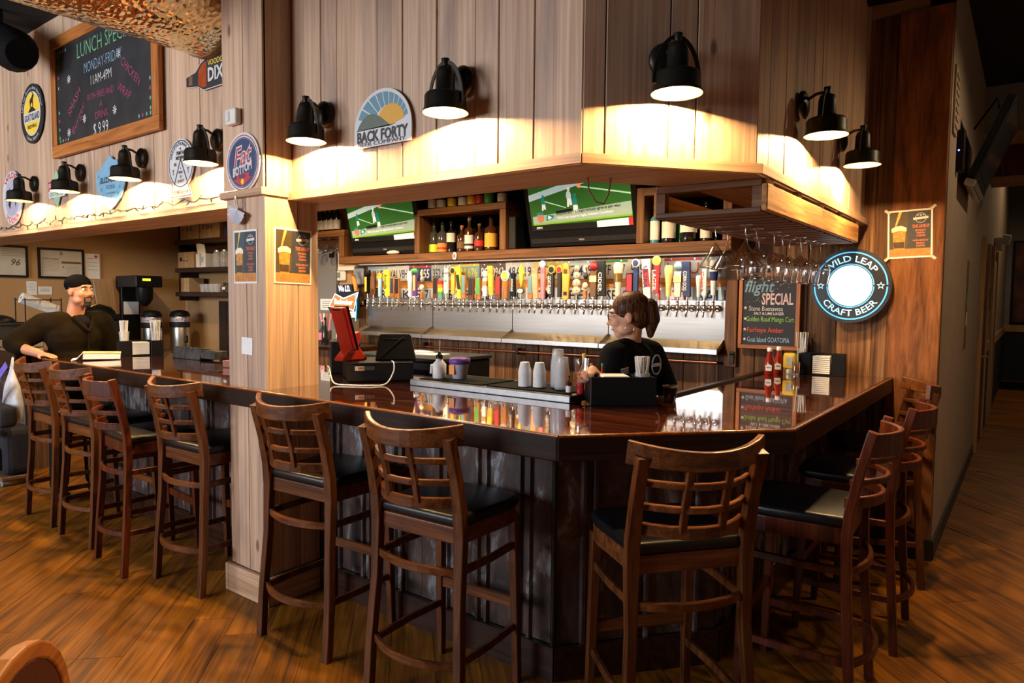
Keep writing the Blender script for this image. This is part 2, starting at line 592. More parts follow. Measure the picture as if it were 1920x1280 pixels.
# ---- hall
wh = struct('wall_hall', B((-0.55, 4.845, 0), (-0.42, 17.6, 3.6)), GREIGE, 'greige hall wall beside the plank column')
struct('wall_hall_upper', B((-0.55, 8.0, 3.6), (-0.42, 17.6, 4.5)), GREIGE, None, wh)
struct('baseboard_hall', B((-0.42, 4.83, 0), (-0.405, 8.5, 0.11)), DKBASE, 'dark baseboard along the hall wall')
d = struct('door_1', B((-0.43, 8.75, 0), (-0.40, 9.72, 2.15)), REDWOOD, 'red brown hall door')
struct('door_frame', B((-0.42, 8.62, 0), (-0.385, 8.75, 2.25)), TRIMW, None, d)
struct('door_frame', B((-0.42, 9.72, 0), (-0.385, 9.85, 2.25)), TRIMW, None, d)
struct('handle', MB().cyl((-0.40, 8.86, 1.0), (-0.33, 8.86, 1.0), 0.012).cyl((-0.34, 8.86, 1.0), (-0.34, 8.97, 1.0), 0.01), CHROME, None, d)
d = struct('door_2', B((-0.43, 10.9, 0), (-0.40, 12.0, 2.15)), GREIGE, 'pale hall door farther along')
struct('door_frame', B((-0.42, 10.75, 0), (-0.385, 10.9, 2.3)), TRIMW, None, d)
struct('door_frame', B((-0.42, 12.0, 0), (-0.385, 12.15, 2.3)), TRIMW, None, d)
struct('trim_1', B((-0.42, 9.85, 0.98), (-0.39, 10.75, 1.10)), TRIMW, 'blond chair rail between the hall doors')
struct('wainscot', B((-0.42, 9.85, 0.0), (-0.40, 10.75, 0.98)), NAVYW, None, wh)
struct('trim_2', B((-0.42, 12.15, 0.98), (-0.39, 17.5, 1.10)), TRIMW, 'blond chair rail at the end of the hall')
struct('wainscot', B((-0.42, 12.15, 0.0), (-0.40, 17.5, 0.98)), NAVYW, None, wh)
wf = struct('wall_far', B((-0.55, 17.5, 0), (2.4, 17.6, 4.5)), GREYBLUE, 'grey blue wall at the far end of the hall')
struct('wainscot', B((-0.42, 17.47, 0), (2.4, 17.5, 1.0)), NAVYW, None, wf)
struct('trim_3', B((-0.42, 17.44, 1.0), (2.4, 17.5, 1.14)), TRIMW, 'blond chair rail on the far hall wall')
wb = struct('wall_bulkhead', B((-0.42, 8.0, 3.16), (2.4, 8.1, 4.5)), GREYBLUE, 'grey blue bulkhead over the hall')
struct('trim_4', B((-0.42, 7.97, 3.06), (2.4, 8.1, 3.16)), TRIMW, 'blond trim under the hall bulkhead')
struct('beam_hall', B((-0.36, 8.6, 2.84), (2.4, 8.9, 3.18)), REDWOOD, 'red brown beam crossing the hall')
struct('trim_5', B((-0.38, 8.58, 2.78), (2.4, 8.92, 2.84)), TRIMW, 'blond trim along the hall beam')
struct('beam_pipe', MB().cyl((-1.2, 4.70, 3.42), (2.4, 4.70, 3.30), 0.07, n=12), BLACK, 'black pipe crossing in front of the plank column top')

for x, y, z, pw in ((1.1, 5.1, 3.45, 80), (.9, 13.0, 4.3, 90)):
    hl = thing('ceiling_downlight', 'ceiling lamp over the %s part of the hall' % ('near' if y < 8 else 'far'), 'ceiling light', (x, y, z))
    MB().lathe([(.11, .14), (.11, 0), (.09, 0), (.085, .03)], 20).build('trim_ring', WHITE, hl)
    d = bpy.data.lights.new('downlight', 'SPOT')
    d.energy, d.color, d.spot_size, d.spot_blend, d.shadow_soft_size = pw, (1, .72, .42), math.radians(165), .4, .06
    o = bpy.data.objects.new('downlight', d)
    COL.objects.link(o)
    o.location = (0, 0, -.02)
    o.parent = hl

# ---- header over the bar: front run, corner run, side run
HZ0, HZ1 = 2.06, 3.60
P1, P2, P3, P0 = Vector((-1.309, 2.157)), Vector((-0.86, 2.70)), Vector((-0.86, 4.845)), Vector((-9.15, 2.157))
I1, I2, I3, I0 = Vector((-1.48, 2.50)), Vector((-1.20, 2.84)), Vector((-1.20, 4.845)), Vector((-9.15, 2.50))


def quad_prism(a, b, c, d, z0, z1):
    vs = [(p[0], p[1], z) for z in (z0, z1) for p in (a, b, c, d)]
    return MB().add(vs, [(0, 3, 2, 1), (4, 5, 6, 7), (0, 1, 5, 4), (1, 2, 6, 5), (2, 3, 7, 6), (3, 0, 4, 7)])


def board_run(wall, a, b, edges, z0, z1, mat, th=0.012, seed=1, name='plank'):
    d = (b - a)
    ln = d.length
    d = d / ln
    rz = math.atan2(d.y, d.x)
    rr = random.Random(seed)
    for e0, e1 in zip(edges[:-1], edges[1:]):
        w = e1 - e0
        t = th + rr.uniform(-0.002, 0.003)
        c = a + d * ((e0 + e1) / 2)
        B((-w / 2 + 0.0022, -t, -(z1 - z0) / 2), (w / 2 - 0.0022, 0, (z1 - z0) / 2)).build(name, mat, wall, (c.x, c.y, (z0 + z1) / 2), (0, 0, rz), bevel=0.0025)


def edges_random(ln, seed, lo=0.13, hi=0.26):
    rr = random.Random(seed)
    e = [0.0]
    while e[-1] < ln - lo:
        e.append(min(ln, e[-1] + rr.uniform(lo, hi)))
    e[-1] = ln
    return e


wfnt = struct('wall_front', quad_prism(P0 + Vector((0, .012)), P1 + Vector((0, .012)), I1, I0, HZ0, HZ1), BARN, 'whitewashed pine header wall over the long bar run')
hx = sorted([-1.521 - 0.0, -1.69, -1.81, -2.02, -2.22, -2.38, -2.66, -2.78, -3.01])
e = [x - P0.x for x in ([-9.15 + q for q in edges_random(6.14, 3, 0.15, 0.26)] + hx[1:] + [P1.x])]
board_run(wfnt, P0 + Vector((0, .012)), P1 + Vector((0, .012)), e, HZ0 + .02, HZ1, PINE, seed=2)
ncor = Vector((0.7707, -0.6372))
wcor = struct('wall_corner', quad_prism(P1 - ncor * .012, P2 - ncor * .012, I2, I1, HZ0, HZ1), BARN, 'whitewashed pine header wall across the bar corner')
board_run(wcor, P1 - ncor * .012, P2 - ncor * .012, [0, 0.085, 0.335, 0.445, (P2 - P1).length], HZ0 + .02, HZ1, PINE, seed=3)
wsid = struct('wall_side', quad_prism(P2 - Vector((.012, 0)), P3 - Vector((.012, 0)), I3, I2, HZ0, HZ1), BARN, 'whitewashed pine header wall over the short bar run')
board_run(wsid, P2 - Vector((.012, 0)), P3 - Vector((.012, 0)), edges_random(2.145, 8, 0.12, 0.22), HZ0 + .02, HZ1, PINE, seed=4)
# soffit boards and the thin trim strip along the lower edge
s = struct('trim_6', quad_prism(P0, P1, I1, I0, 2.042, HZ0), PINE_X, 'pine soffit board under the long header')
B((-9.15, 2.128, 2.042), (-1.309 + .012, 2.145, 2.078)).build('trim_strip', PINE_X, s)
s = struct('trim_7', quad_prism(P1, P2, I2, I1, 2.042, HZ0), PINE_X, 'pine soffit board under the corner header')
mid = (P1 + P2) / 2 + ncor * 0.020
B((-0.36, -.008, 0), (0.36, .008, .036)).build('trim_strip', PINE_X, s, (mid.x, mid.y, 2.042), (0, 0, math.atan2(0.7707, 0.6372)))
s = struct('trim_8', quad_prism(P2, P3, I3, I2, 2.042, HZ0), PINE_Y, 'pine soffit board under the short header')
B((-0.848, 2.69, 2.042), (-0.832, 4.82, 2.078)).build('trim_strip', PINE_Y, s)

# ---- boxed pillar standing through the bar
pil = struct('pillar', B((-3.325, 2.012, 0), (-3.022, 2.30, 3.6)), PINE, 'whitewashed boxed pine pillar standing through the bar')
for x0, x1, z0, z1 in ((-3.345, -3.178, .15, 2.052), (-3.174, -3.01, .15, 2.052), (-3.36, -3.176, 2.09, 3.6), (-3.172, -3.01, 2.09, 3.6)):
    h = (z1 - z0) / 2
    w = (x1 - x0) / 2
    y = 2.0 if z0 < 1 else 1.992
    B((-w, 0, -h), (w, 0.012 + 2.0 - y, h)).build('plank', PINE, pil, (x0 + w, y, z0 + h), bevel=0.002)
for y0, y1, z0, z1 in ((2.012, 2.186, .15, 2.052), (2.190, 2.312, .15, 2.052), (2.0, 2.157, 2.09, 3.6)):
    h = (z1 - z0) / 2
    w = (y1 - y0) / 2
    B((-w, -.012, -h), (w, 0, h)).build('plank', PINE, pil, (-3.022, y0 + w, z0 + h), (0, 0, PI / 2), bevel=0.002)
B((-3.345, 2.012, .15), (-3.333, 2.30, 3.6)).build('plank', PINE, pil)
B((-3.372, 1.975, 2.052), (-2.998, 2.20, 2.09)).build('collar_board', PINE_X, pil, bevel=0.003)
B((-3.37, 1.975, 0), (-2.985, 1.998, .145)).build('base_board', PINE_X, pil, bevel=0.003)
B((-3.008, 1.998, 0), (-2.985, 2.312, .145)).build('base_board', PINE_Y, pil, bevel=0.003)

# ------------------------------------------------------------------ bar: counter, front, ledge
ctr = thing('bar_counter', 'glossy dark bar counter with cut corner running to the back wall', 'counter', (0, 0, 0))
ZC = 1.096
cp = [(-5.67, 1.945), (-1.254, 1.945), (-0.665, 2.585), (-0.665, 4.82), (-1.36, 4.82), (-1.36, 2.87), (-1.55, 2.58), (-2.64, 2.58), (-2.64, 2.98), (-5.67, 2.98)]
ctop = MB()
n = len(cp)
ctop.add([(x, y, z) for z in (ZC - .035, ZC) for x, y in cp], [tuple(range(n))[::-1], tuple(range(n, 2 * n))] + [(i, (i + 1) % n, (i + 1) % n + n, i + n) for i in range(n)])
ctop.build('countertop', BAR_X, ctr)
EDGE_B = wood('dark bar edge board', [srgb(16, 8, 5), srgb(32, 17, 10), srgb(48, 26, 14)], 'X', 0.42, 60, 2.0, 0.0, 0.05, 0.06, spec=.18)


def fascia(a, b, z0=1.008, z1=ZC + .002):
    a, b = Vector(a), Vector(b)
    d = b - a
    ln = d.length
    c = (a + b) / 2
    B((-ln / 2, -.002, -(z1 - z0) / 2), (ln / 2, .026, (z1 - z0) / 2)).build('edge_board', EDGE_B, ctr, (c.x, c.y, (z0 + z1) / 2), (0, 0, math.atan2(d.y, d.x)), bevel=0.006, seg=3)


EDGE_GLINT = wood('lacquered nosing', [srgb(70, 34, 12), srgb(112, 62, 24), srgb(140, 86, 38)], 'X', .18, 60, 2, 0, .05, 0, spec=.6)  # lighter glossy strip standing in for the lamp highlight along the counter edge
for a, b in (((-5.67, 1.941), (-1.252, 1.941)), ((-1.252, 1.941), (-.661, 2.585)), ((-.661, 2.585), (-.661, 4.82))):
    MB().cyl((a[0], a[1], ZC - .0005), (b[0], b[1], ZC - .0005), .0065, n=10).build('edge_glint', EDGE_GLINT, ctr)
fascia((-5.67, 1.938), (-1.254, 1.938))
fascia((-1.254, 1.938), (-0.658, 2.583))
fascia((-0.658, 2.583), (-0.658, 4.82))
B((-1.385, 2.87, 1.066), (-1.352, 4.82, 1.108)).build('back_rail', EDGE_B, ctr, bevel=0.004)

# rusted rib sheet on the bar front
def rust_mat():
    m, nt, N, L, p = nodes('rusted corrugated steel')
    tc = N.new('ShaderNodeTexCoord')
    oi = N.new('ShaderNodeObjectInfo')
    mp = N.new('ShaderNodeMapping')
    mp.inputs['Scale'].default_value = (6.5, 6.5, 3.2)
    L.new(tc.outputs['Object'], mp.inputs['Vector'])
    cx = N.new('ShaderNodeCombineXYZ')
    mu = N.new('ShaderNodeMath')
    mu.operation = 'MULTIPLY'
    mu.inputs[1].default_value = 60
    L.new(oi.outputs['Random'], mu.inputs[0])
    L.new(mu.outputs[0], cx.inputs[0])
    L.new(mu.outputs[0], cx.inputs[2])
    L.new(cx.outputs[0], mp.inputs['Location'])
    n1 = N.new('ShaderNodeTexNoise')
    n1.inputs['Scale'].default_value = 1
    n1.inputs['Detail'].default_value = 9
    n1.inputs['Roughness'].default_value = 0.66
    n1.inputs['Distortion'].default_value = 0.7
    L.new(mp.outputs[0], n1.inputs['Vector'])
    r = N.new('ShaderNodeValToRGB')
    e = r.color_ramp.elements
    e[0].position, e[0].color = 0.36, c4(srgb(24, 16, 14))
    e[1].position, e[1].color = 0.70, c4(srgb(158, 160, 160))
    for q, c in ((0.46, srgb(54, 36, 32)), (0.52, srgb(76, 52, 42)), (0.56, srgb(84, 76, 74)), (0.61, srgb(128, 128, 132))):
        k = e.new(q)
        k.color = c4(c)
    L.new(n1.outputs['Fac'], r.inputs['Fac'])
    L.new(r.outputs['Color'], p.inputs['Base Color'])
    mr = N.new('ShaderNodeMapRange')
    mr.inputs['From Min'].default_value, mr.inputs['From Max'].default_value = 0.48, 0.62
    mr.inputs['To Min'].default_value, mr.inputs['To Max'].default_value = 0.0, 0.65
    L.new(n1.outputs['Fac'], mr.inputs['Value'])
    L.new(mr.outputs[0], p.inputs['Metallic'])
    p.inputs['Roughness'].default_value = 0.55
    return m


RUST = rust_mat()
bf = thing('bar_cladding', 'rusted corrugated metal front below the bar counter', 'bar front', (0, 0, 0))


def rib_sheet(ln, z0, z1):
    """sheet facing -y with a pair of narrow ribs every 0.23 m"""
    pts = []
    x = 0.0
    unit = [(0, 0), (.10, 0), (.108, -.016), (.122, -.016), (.130, 0), (.150, 0), (.158, -.016), (.172, -.016), (.180, 0)]
    while x < ln:
        pts += [(x + a, b) for a, b in unit if x + a < ln]
        x += 0.23
    pts.append((ln, 0))
    k = len(pts)
    mb = MB()
    mb.add([(a - ln / 2, b, z) for z in (z0, z1) for a, b in pts] + [(a - ln / 2, .01, z) for z in (z0, z1) for a, b in pts],
           [(i, i + 1, k + i + 1, k + i) for i in range(k - 1)] + [(2 * k + i, 3 * k + i, 3 * k + i + 1, 2 * k + i + 1) for i in range(k - 1)])
    return mb


def sheets(a, b, num):
    a, b = Vector(a), Vector(b)
    d = (b - a)
    ln = d.length / num
    rz = math.atan2(d.y, d.x)
    for i in range(num):
        c = a + d * ((i + .5) / num)
        rib_sheet(ln - .002, .14, 1.06).build('corrugated_panel', RUST, bf, (c.x, c.y, 0), (0, 0, rz))


BX = -5.60
sheets((BX, 2.32), (-3.33, 2.32), 4)
sheets((-3.01, 2.32), (-1.50, 2.32), 2)
sheets((-1.50, 2.32), (-1.04, 2.876), 1)
sheets((-1.04, 2.876), (-1.04, 4.82), 3)
for a, b in (((BX, 2.30), (-3.375, 2.30)), ((-2.98, 2.30), (-1.49, 2.30)), ((-1.49, 2.30), (-1.02, 2.868)), ((-1.02, 2.868), (-1.02, 4.79))):
    MB().bar((a[0], a[1], .07), (b[0], b[1], .07), .022, .14).build('kick_board', EDGE_X, bf)
MB().cyl((-1.505, 2.312, .14), (-1.505, 2.312, 1.06), .012, n=8).build('corner_strip', BRONZE, bf)
quad_prism((BX, 2.34), (-1.51, 2.34), (-1.60, 2.56), (BX, 2.56), 0.0, 1.06).build('cabinet_body', BARN, bf)
quad_prism((-1.06, 2.88), (-1.06, 4.82), (-1.34, 4.82), (-1.34, 2.90), 0.0, 1.06).build('cabinet_body', BARN, bf)
quad_prism((-1.51, 2.34), (-1.06, 2.88), (-1.34, 2.90), (-1.60, 2.56), 0.0, 1.06).build('cabinet_body', BARN, bf)
# second counter beyond the open end of the bar
c2 = thing('side_counter', 'far wooden counter section beyond the standing man', 'counter', (0, 0, 0))
B((-9.1, 2.05, 1.06), (-6.55, 2.62, 1.09)).build('countertop', BAR_X, c2)
B((-9.1, 2.03, .93), (-6.53, 2.05, 1.092)).build('edge_board', EDGE_B, c2, bevel=.005)
B((-9.1, 2.33, 0), (-7.06, 2.6, 1.06)).build('cabinet_body', BARN, c2)
for i in range(3):
    rib_sheet(.66, .17, 1.06).build('corrugated_panel', RUST, c2, (-7.40 - i * .665, 2.318, 0))
B((-9.1, 2.30, 0), (-7.05, 2.325, .16)).build('kick_board', DKBASE, c2)
# ------------------------------------------------------------------ bar stools
def post_path(x, kind):
    """rear leg running up into the back post, seen from the side as a shallow S"""
    pts = [(-.205, 0.0), (-.190, .22), (-.172, .48), (-.165, .70), (-.172, .80), (-.196, .93), (-.236, 1.075)]
    if kind == 'B':
        pts[-1] = (-.238, 1.10)
    return [(x * (1 + (.07 if z < .4 else 0)), y, z) for y, z in pts]


def arc_pts(x0, x1, y, z, bow, n=9):
    return [(x0 + (x1 - x0) * i / (n - 1), y - bow * (1 - (2 * i / (n - 1) - 1) ** 2), z) for i in range(n)]


def back_y(z):
    pts = [(-.165, .70), (-.172, .80), (-.196, .93), (-.236, 1.075), (-.246, 1.12)]
    for (y0, z0), (y1, z1) in zip(pts[:-1], pts[1:]):
        if z <= z1:
            return y0 + (y1 - y0) * (z - z0) / (z1 - z0)
    return pts[-1][0]


def make_stool(kind, wm, wx):
    t = thing('bar_stool', 'stool', 'bar stool')
    sq = lambda w, h: [(-w / 2, -h / 2), (w / 2, -h / 2), (w / 2, h / 2), (-w / 2, h / 2)]
    for s in (-1, 1):
        mb = MB().sweep(post_path(s * .205, kind), [sq(.034, .036)] * 3 + [sq(.034, .046)] * 2 + [sq(.034, .040)] * 2, up=(1, 0, 0))
        mb.build('leg', wm, t, bevel=.004, seg=2)
        MB().sweep([(s * .200, .215, 0), (s * .190, .195, .70)], [sq(.030, .030), sq(.038, .038)], up=(1, 0, 0)).build('leg', wm, t, bevel=.004, seg=2)
    # seat frame and pad
    out = [(-.20, -.165), (-.205, -.05), (-.215, .12), (-.205, .195), (-.16, .225), (0, .235), (.16, .225), (.205, .195), (.215, .12), (.205, -.05), (.20, -.165)]
    k = len(out)

    def slab(sc, z0, z1, name, m, bev):
        mb = MB()
        vs = [(x * sc, y * sc, z) for z in (z0, z1) for x, y in out]
        mb.add(vs, [tuple(range(k))[::-1], tuple(range(k, 2 * k))] + [(i, (i + 1) % k, (i + 1) % k + k, i + k) for i in range(k)])
        return mb.build(name, m, t, bevel=bev, seg=3)
    slab(0.99, .672, .735, 'seat_frame', wx, .004)
    pad = slab(1.03, .735, .778, 'seat_pad', VINYL, .016)
    for p in pad.data.polygons:
        p.use_smooth = True
    # back rails
    top = 1.095
    zs = (.985, .905, .828)
    if kind == 'A':
        yy = back_y(1.075)
        path = [(x, y, z + .018 * (x / .236) ** 2) for x, y, z in arc_pts(-.236, .236, yy + .045, 1.066, .112, 13)]
        MB().sweep(path, [sq(.022, .062 + .014 * (p[0] / .236) ** 2) for p in path]).build('top_rail', wx, t, bevel=.005, seg=2)
    else:
        path = arc_pts(-.190, .190, back_y(1.05) + .01, 1.045, .085, 11)
        MB().sweep(path, sq(.020, .085)).build('top_rail', wx, t, bevel=.004, seg=2)
    for i, z in enumerate(zs):
        h = .022 if i < 2 else .040
        MB().sweep(arc_pts(-.190, .190, back_y(z) + .022, z, .098), sq(.018, h)).build('back_slat', wx, t, bevel=.003)
    if kind == 'A':
        for x in (-.068, .068):
            bow = .098 * (1 - (x / .19) ** 2) - .022
            pts = [(x, back_y(z) - bow - .001, z) for z in (.83, .93, 1.045)]
            MB().sweep(pts, sq(.016, .024), up=(1, 0, 0)).build('back_spindle', wm, t, bevel=.002)
    # stretchers: bent hoop under the seat and bent foot hoop, plus the front foot rest
    for z, b, h in ((.575, .05, .030), (.235, .06, .030)):
        yb = -.168 if z > .4 else -.188
        MB().sweep(arc_pts(-.192, .192, yb, z, b), sq(.018, h)).build('stretcher', wx, t, bevel=.003)
        for s in (-1, 1):
            MB().sweep([(s * .195, yb, z), (s * .203, .02, z), (s * .192, .205, z)], sq(.018, h)).build('stretcher', wm, t, bevel=.003)
    MB().sweep([(-.192, .205, .33), (.192, .205, .33)], sq(.020, .044)).build('foot_rest', wx, t, bevel=.003)
    return t


SA = make_stool('A', STOOL, STOOL_X)
SB = make_stool('B', STOOL_R, STOOL_R)
ST = [  # kind, x, y of the seat centre, heading
    ('A', -5.40, 2.010, 0.00, 'lattice-back bar stool at the far end of the bar, beside the hanging bags'),
    ('A', -4.775, 1.995, 0.02, 'lattice-back bar stool in front of the open book on the bar'),
    ('B', -4.135, 1.935, -0.10, 'ladder-back bar stool with square posts between two lattice-back stools'),
    ('A', -3.59, 2.035, 0.03, 'lattice-back bar stool just before the whitewashed pillar'),
    ('A', -2.57, 2.020, 0.06, 'lattice-back bar stool standing in front of the pillar side of the bar'),
    ('A', -1.80, 1.985, 0.05, 'lattice-back bar stool next to the cut corner of the bar'),
    ('A', -0.985, 2.235, 0.88, 'lattice-back bar stool turned to the cut bar corner, nearest the viewer'),
    ('B', -0.665, 2.895, PI / 2 + .03, 'reddish ladder-back bar stool at the near end of the short bar run'),
    ('B', -0.625, 3.615, PI / 2 + .02, 'reddish ladder-back bar stool in the middle of the short bar run'),
    ('A', -0.68, 4.42, PI / 2 + .38, 'lattice-back bar stool by the plank column, farthest on the short run'),
]
usedA = usedB = False
for kind, x, y, rz, lab in ST:
    src = SA if kind == 'A' else SB
    if (kind == 'A' and not usedA) or (kind == 'B' and not usedB):
        o = src
        o.location = (x, y, 0)
        o.rotation_euler = (0, 0, rz)
        if kind == 'A':
            usedA = True
        else:
            usedB = True
    else:
        o = dup(src, (x, y, 0), rz)
    tag(o, lab, 'bar stool', 'wooden bar stools along the bar')

# foreground chair at the lower edge of the picture
t = thing('dining_chair', 'rounded brown chair back in the lower corner of the picture', 'chair', (-1.465, 0.425, 0), math.radians(-38))
CHL = plain('brown leather', srgb(84, 44, 30), 0.35, bump=.05, scale=60)
hoop = [(.27 * math.cos(a), 0, .64 + .235 * math.sin(a) * 1.0) for a in [PI * i / 14 for i in range(15)]]
hoop = [(.27, 0, .45)] + hoop + [(-.27, 0, .45)]
MB().sweep(hoop, [(-.018, -.016), (.018, -.016), (.018, .016), (-.018, .016)], up=(0, 1, 0)).build('back_hoop', FRAMEW, t, bevel=.006, seg=2)
MB().prism([(x * .93, z) for x, z in ell(.265, .215, 24, 0, PI, 0, .65)] + [(-.20, .47), (.20, .47)], .03, None, (0, -.015, 0)).build('back_panel', CHL, t, bevel=.008)
for sx in (-1, 1):
    MB().tube([(sx * .21, 0.0, .47), (sx * .22, -.03, 0)], [.02, .015], 10).build('leg', FRAMEW, t)
    MB().tube([(sx * .20, .42, .44), (sx * .21, .44, 0)], [.02, .015], 10).build('leg', FRAMEW, t)
B((-.23, -.02, .42), (.23, .46, .475)).build('seat', CHL, t, bevel=.015, seg=2)

# ------------------------------------------------------------------ wall sconces
def make_sconce():
    """local: wall at y=0, lamp hangs out to -y, rim centre at (0,-.105,-.145)"""
    t = thing('wall_sconce', 'sconce', 'wall lamp')
    mx = Matrix.Rotation(PI / 2, 3, 'X')
    MB().lathe([(.062, 0), (.062, .012), (.050, .02), (.036, .026), (0.0001, .028)], 24, (0, 0, 0), True, mx).build('wall_plate', BRONZE, t)
    MB().tube([(0, -.02, .02), (0, -.06, .040), (0, -.105, .043)], .0075, 8).build('arm', BRONZE, t)
    MB().lathe([(.016, .062), (.017, .060), (.012, .035), (.012, .02)], 14, (0, -.105, 0)).build('finial', BRONZE, t)
    prof = [(.012, .035), (.030, .026), (.036, .006), (.038, -.055), (.048, -.066), (.076, -.073), (.082, -.084), (.083, -.128), (.092, -.145)]
    inn = [(.089, -.145), (.080, -.127), (.079, -.086), (.046, -.070), (.035, -.056), (.033, .0), (.0001, .02)]
    sh = MB().lathe(prof, 28, (0, -.105, 0), False).build('shade', BRONZE, t)
    MB().lathe(inn, 28, (0, -.105, 0), False).build('shade_lining', SHADEIN, sh)
    hoop = [(.087 * math.cos(a), -.105, -.115 + .165 * math.sin(a)) for a in [PI * i / 16 for i in range(17)]]
    MB().sweep(hoop, [(-.007, -.0025), (.007, -.0025), (.007, .0025), (-.007, .0025)], up=(0, 1, 0)).build('bail', BRONZE, t)
    MB().ball((0, -.105, -.098), .026, 12, (1, 1, 1.15)).build('bulb', BULB, t)
    return t


SCON = [((-6.313, 2.145), 0, 'farthest wall sconce, over the oval vodka sign'), ((-5.46, 2.145), 0, 'wall sconce over the small green arrow sign'),
        ((-4.55, 2.145), 0, 'wall sconce between the blue shield sign and the chalkboard corner'), ((-3.665, 2.145), 0, 'wall sconce beside the oval triangle-logo sign next to the pillar'),
        ((-2.737, 2.145), 0, 'wall sconce on the header between the pillar and the arched sunrise sign'), ((-1.863, 2.145), 0, 'wall sconce on the header past the arched sunrise sign'),
        ((-1.105, 2.385), math.atan2(.7707, .6372), 'wall sconce on the cut corner of the header'),
        ((-0.848, 3.26), PI / 2, 'wall sconce on the short header nearer the corner'), ((-0.848, 4.063), PI / 2, 'wall sconce on the short header by the back wall')]
first = None
for (x, y), rz, lab in SCON:
    if first is None:
        first = o = make_sconce()
        o.location, o.rotation_euler = (x, y, 2.425), (0, 0, rz)
    else:
        o = dup(first, (x, y, 2.425), rz)
    tag(o, lab, 'wall lamp', 'barn style wall sconces')
    point_light('sconce_light', (0, -.105, -.104), 250, WARM, 0.027, o)

# recessed ceiling lamps over the bar aisle (real fittings in the low bar ceiling)
def can(x, y, power, lab):
    t = thing('ceiling_downlight', lab, 'ceiling light', (x, y, 2.80))
    MB().lathe([(.075, 0), (.075, -.012), (.058, -.012), (.055, .0)], 20).build('trim_ring', WHITE, t)
    d = bpy.data.lights.new('downlight', 'SPOT')
    d.energy, d.color, d.spot_size, d.spot_blend, d.shadow_soft_size = power, WARM2, math.radians(150), .4, .04
    o = bpy.data.objects.new('downlight', d)
    COL.objects.link(o)
    o.location = (0, 0, -.02)
    o.parent = t


can(-5.3, 3.5, 170, 'recessed ceiling lamp over the register end of the aisle')
can(-3.9, 3.5, 170, 'recessed ceiling lamp over the middle of the aisle')
can(-2.35, 3.45, 190, 'recessed ceiling lamp over the corner of the aisle')
can(-7.6, 3.4, 60, 'recessed ceiling lamp over the coffee station')
# ------------------------------------------------------------------ thin glass
def thin_glass(name, tint=(1, 1, 1), refl=0.12, rough=0.03):
    m = bpy.data.materials.new(name)
    m.use_nodes = True
    nt = m.node_tree
    N, L = nt.nodes, nt.links
    N.remove(N['Principled BSDF'])
    out = N['Material Output']
    tr = N.new('ShaderNodeBsdfTransparent')
    tr.inputs[0].default_value = c4(tint)
    gl = N.new('ShaderNodeBsdfGlossy')
    gl.inputs['Roughness'].default_value = rough
    lw = N.new('ShaderNodeLayerWeight')
    lw.inputs['Blend'].default_value = 0.5
    nz = N.new('ShaderNodeTexNoise')
    nz.inputs['Scale'].default_value = 6
    mm = N.new('ShaderNodeMath')
    mm.operation = 'MULTIPLY_ADD'
    mm.inputs[1].default_value = 0.95
    L.new(lw.outputs['Facing'], mm.inputs[0])
    m2 = N.new('ShaderNodeMath')
    m2.operation = 'MULTIPLY'
    m2.inputs[1].default_value = refl
    L.new(nz.outputs['Fac'], m2.inputs[0])
    L.new(m2.outputs[0], mm.inputs[2])
    mx = N.new('ShaderNodeMixShader')
    L.new(mm.outputs[0], mx.inputs[0])
    L.new(tr.outputs[0], mx.inputs[1])
    L.new(gl.outputs[0], mx.inputs[2])
    L.new(mx.outputs[0], out.inputs['Surface'])
    return m


GLASS = thin_glass('clear glass', (1, 1, 1), 0.22, 0.06)


def thin_plastic(name, c=(.8, .8, .8), solid=.32):
    m = bpy.data.materials.new(name)
    m.use_nodes = True
    nt = m.node_tree
    N, L = nt.nodes, nt.links
    p = N['Principled BSDF']
    nz = N.new('ShaderNodeTexNoise')
    nz.inputs['Scale'].default_value = 25
    mr = N.new('ShaderNodeMapRange')
    mr.inputs['To Min'].default_value, mr.inputs['To Max'].default_value = solid * .7, solid * 1.3
    L.new(nz.outputs['Fac'], mr.inputs['Value'])
    L.new(mr.outputs[0], p.inputs['Alpha'])
    p.inputs['Base Color'].default_value = c4(c)
    p.inputs['Roughness'].default_value = .15
    return m


GLASS_F = thin_plastic('clear cup plastic')
G_GREEN = thin_glass('green bottle glass', (0.10, 0.42, 0.12), 0.2)
G_AMBER = plain('amber whiskey', (0.055, 0.018, 0.005), 0.08, spec=0.6)
G_DARK = plain('dark bottle glass', (0.012, 0.010, 0.010), 0.08, spec=0.6)
G_BLUE = plain('blue gin glass', (0.05, 0.22, 0.30), 0.08, spec=0.6)
G_CLEAR = plain('bottle of clear spirit', (0.05, 0.048, 0.045), 0.08, spec=0.6)
G_GRN = plain('green bottle', (0.02, 0.14, 0.03), 0.08, spec=0.6)

# ------------------------------------------------------------------ shelf unit on the back wall
sh = thing('back_bar_shelf', 'long oiled wood shelf unit over the beer taps', 'shelf', (0, 0, 0))
B((-5.60, 4.55, 1.893), (-1.60, 4.83, 1.965)).build('shelf_board', SHELF_X, sh, bevel=.004)
B((-6.45, 4.55, 2.175), (-5.51, 4.83, 2.235)).build('shelf_board', SHELF_X, sh, bevel=.004)
B((-4.53, 4.55, 2.300), (-3.48, 4.83, 2.358)).build('shelf_board', SHELF_X, sh, bevel=.004)
B((-2.295, 4.55, 2.300), (-1.60, 4.83, 2.358)).build('shelf_board', SHELF_X, sh, bevel=.004)
for a, b, z in ((-5.59, -5.51, 2.175), (-4.53, -4.465, 2.30), (-3.545, -3.48, 2.30), (-2.295, -2.235, 2.36), (-1.66, -1.60, 2.36)):
    B((a, 4.548, 1.965), (b, 4.83, z)).build('upright', SHELF_Z, sh, bevel=.003)
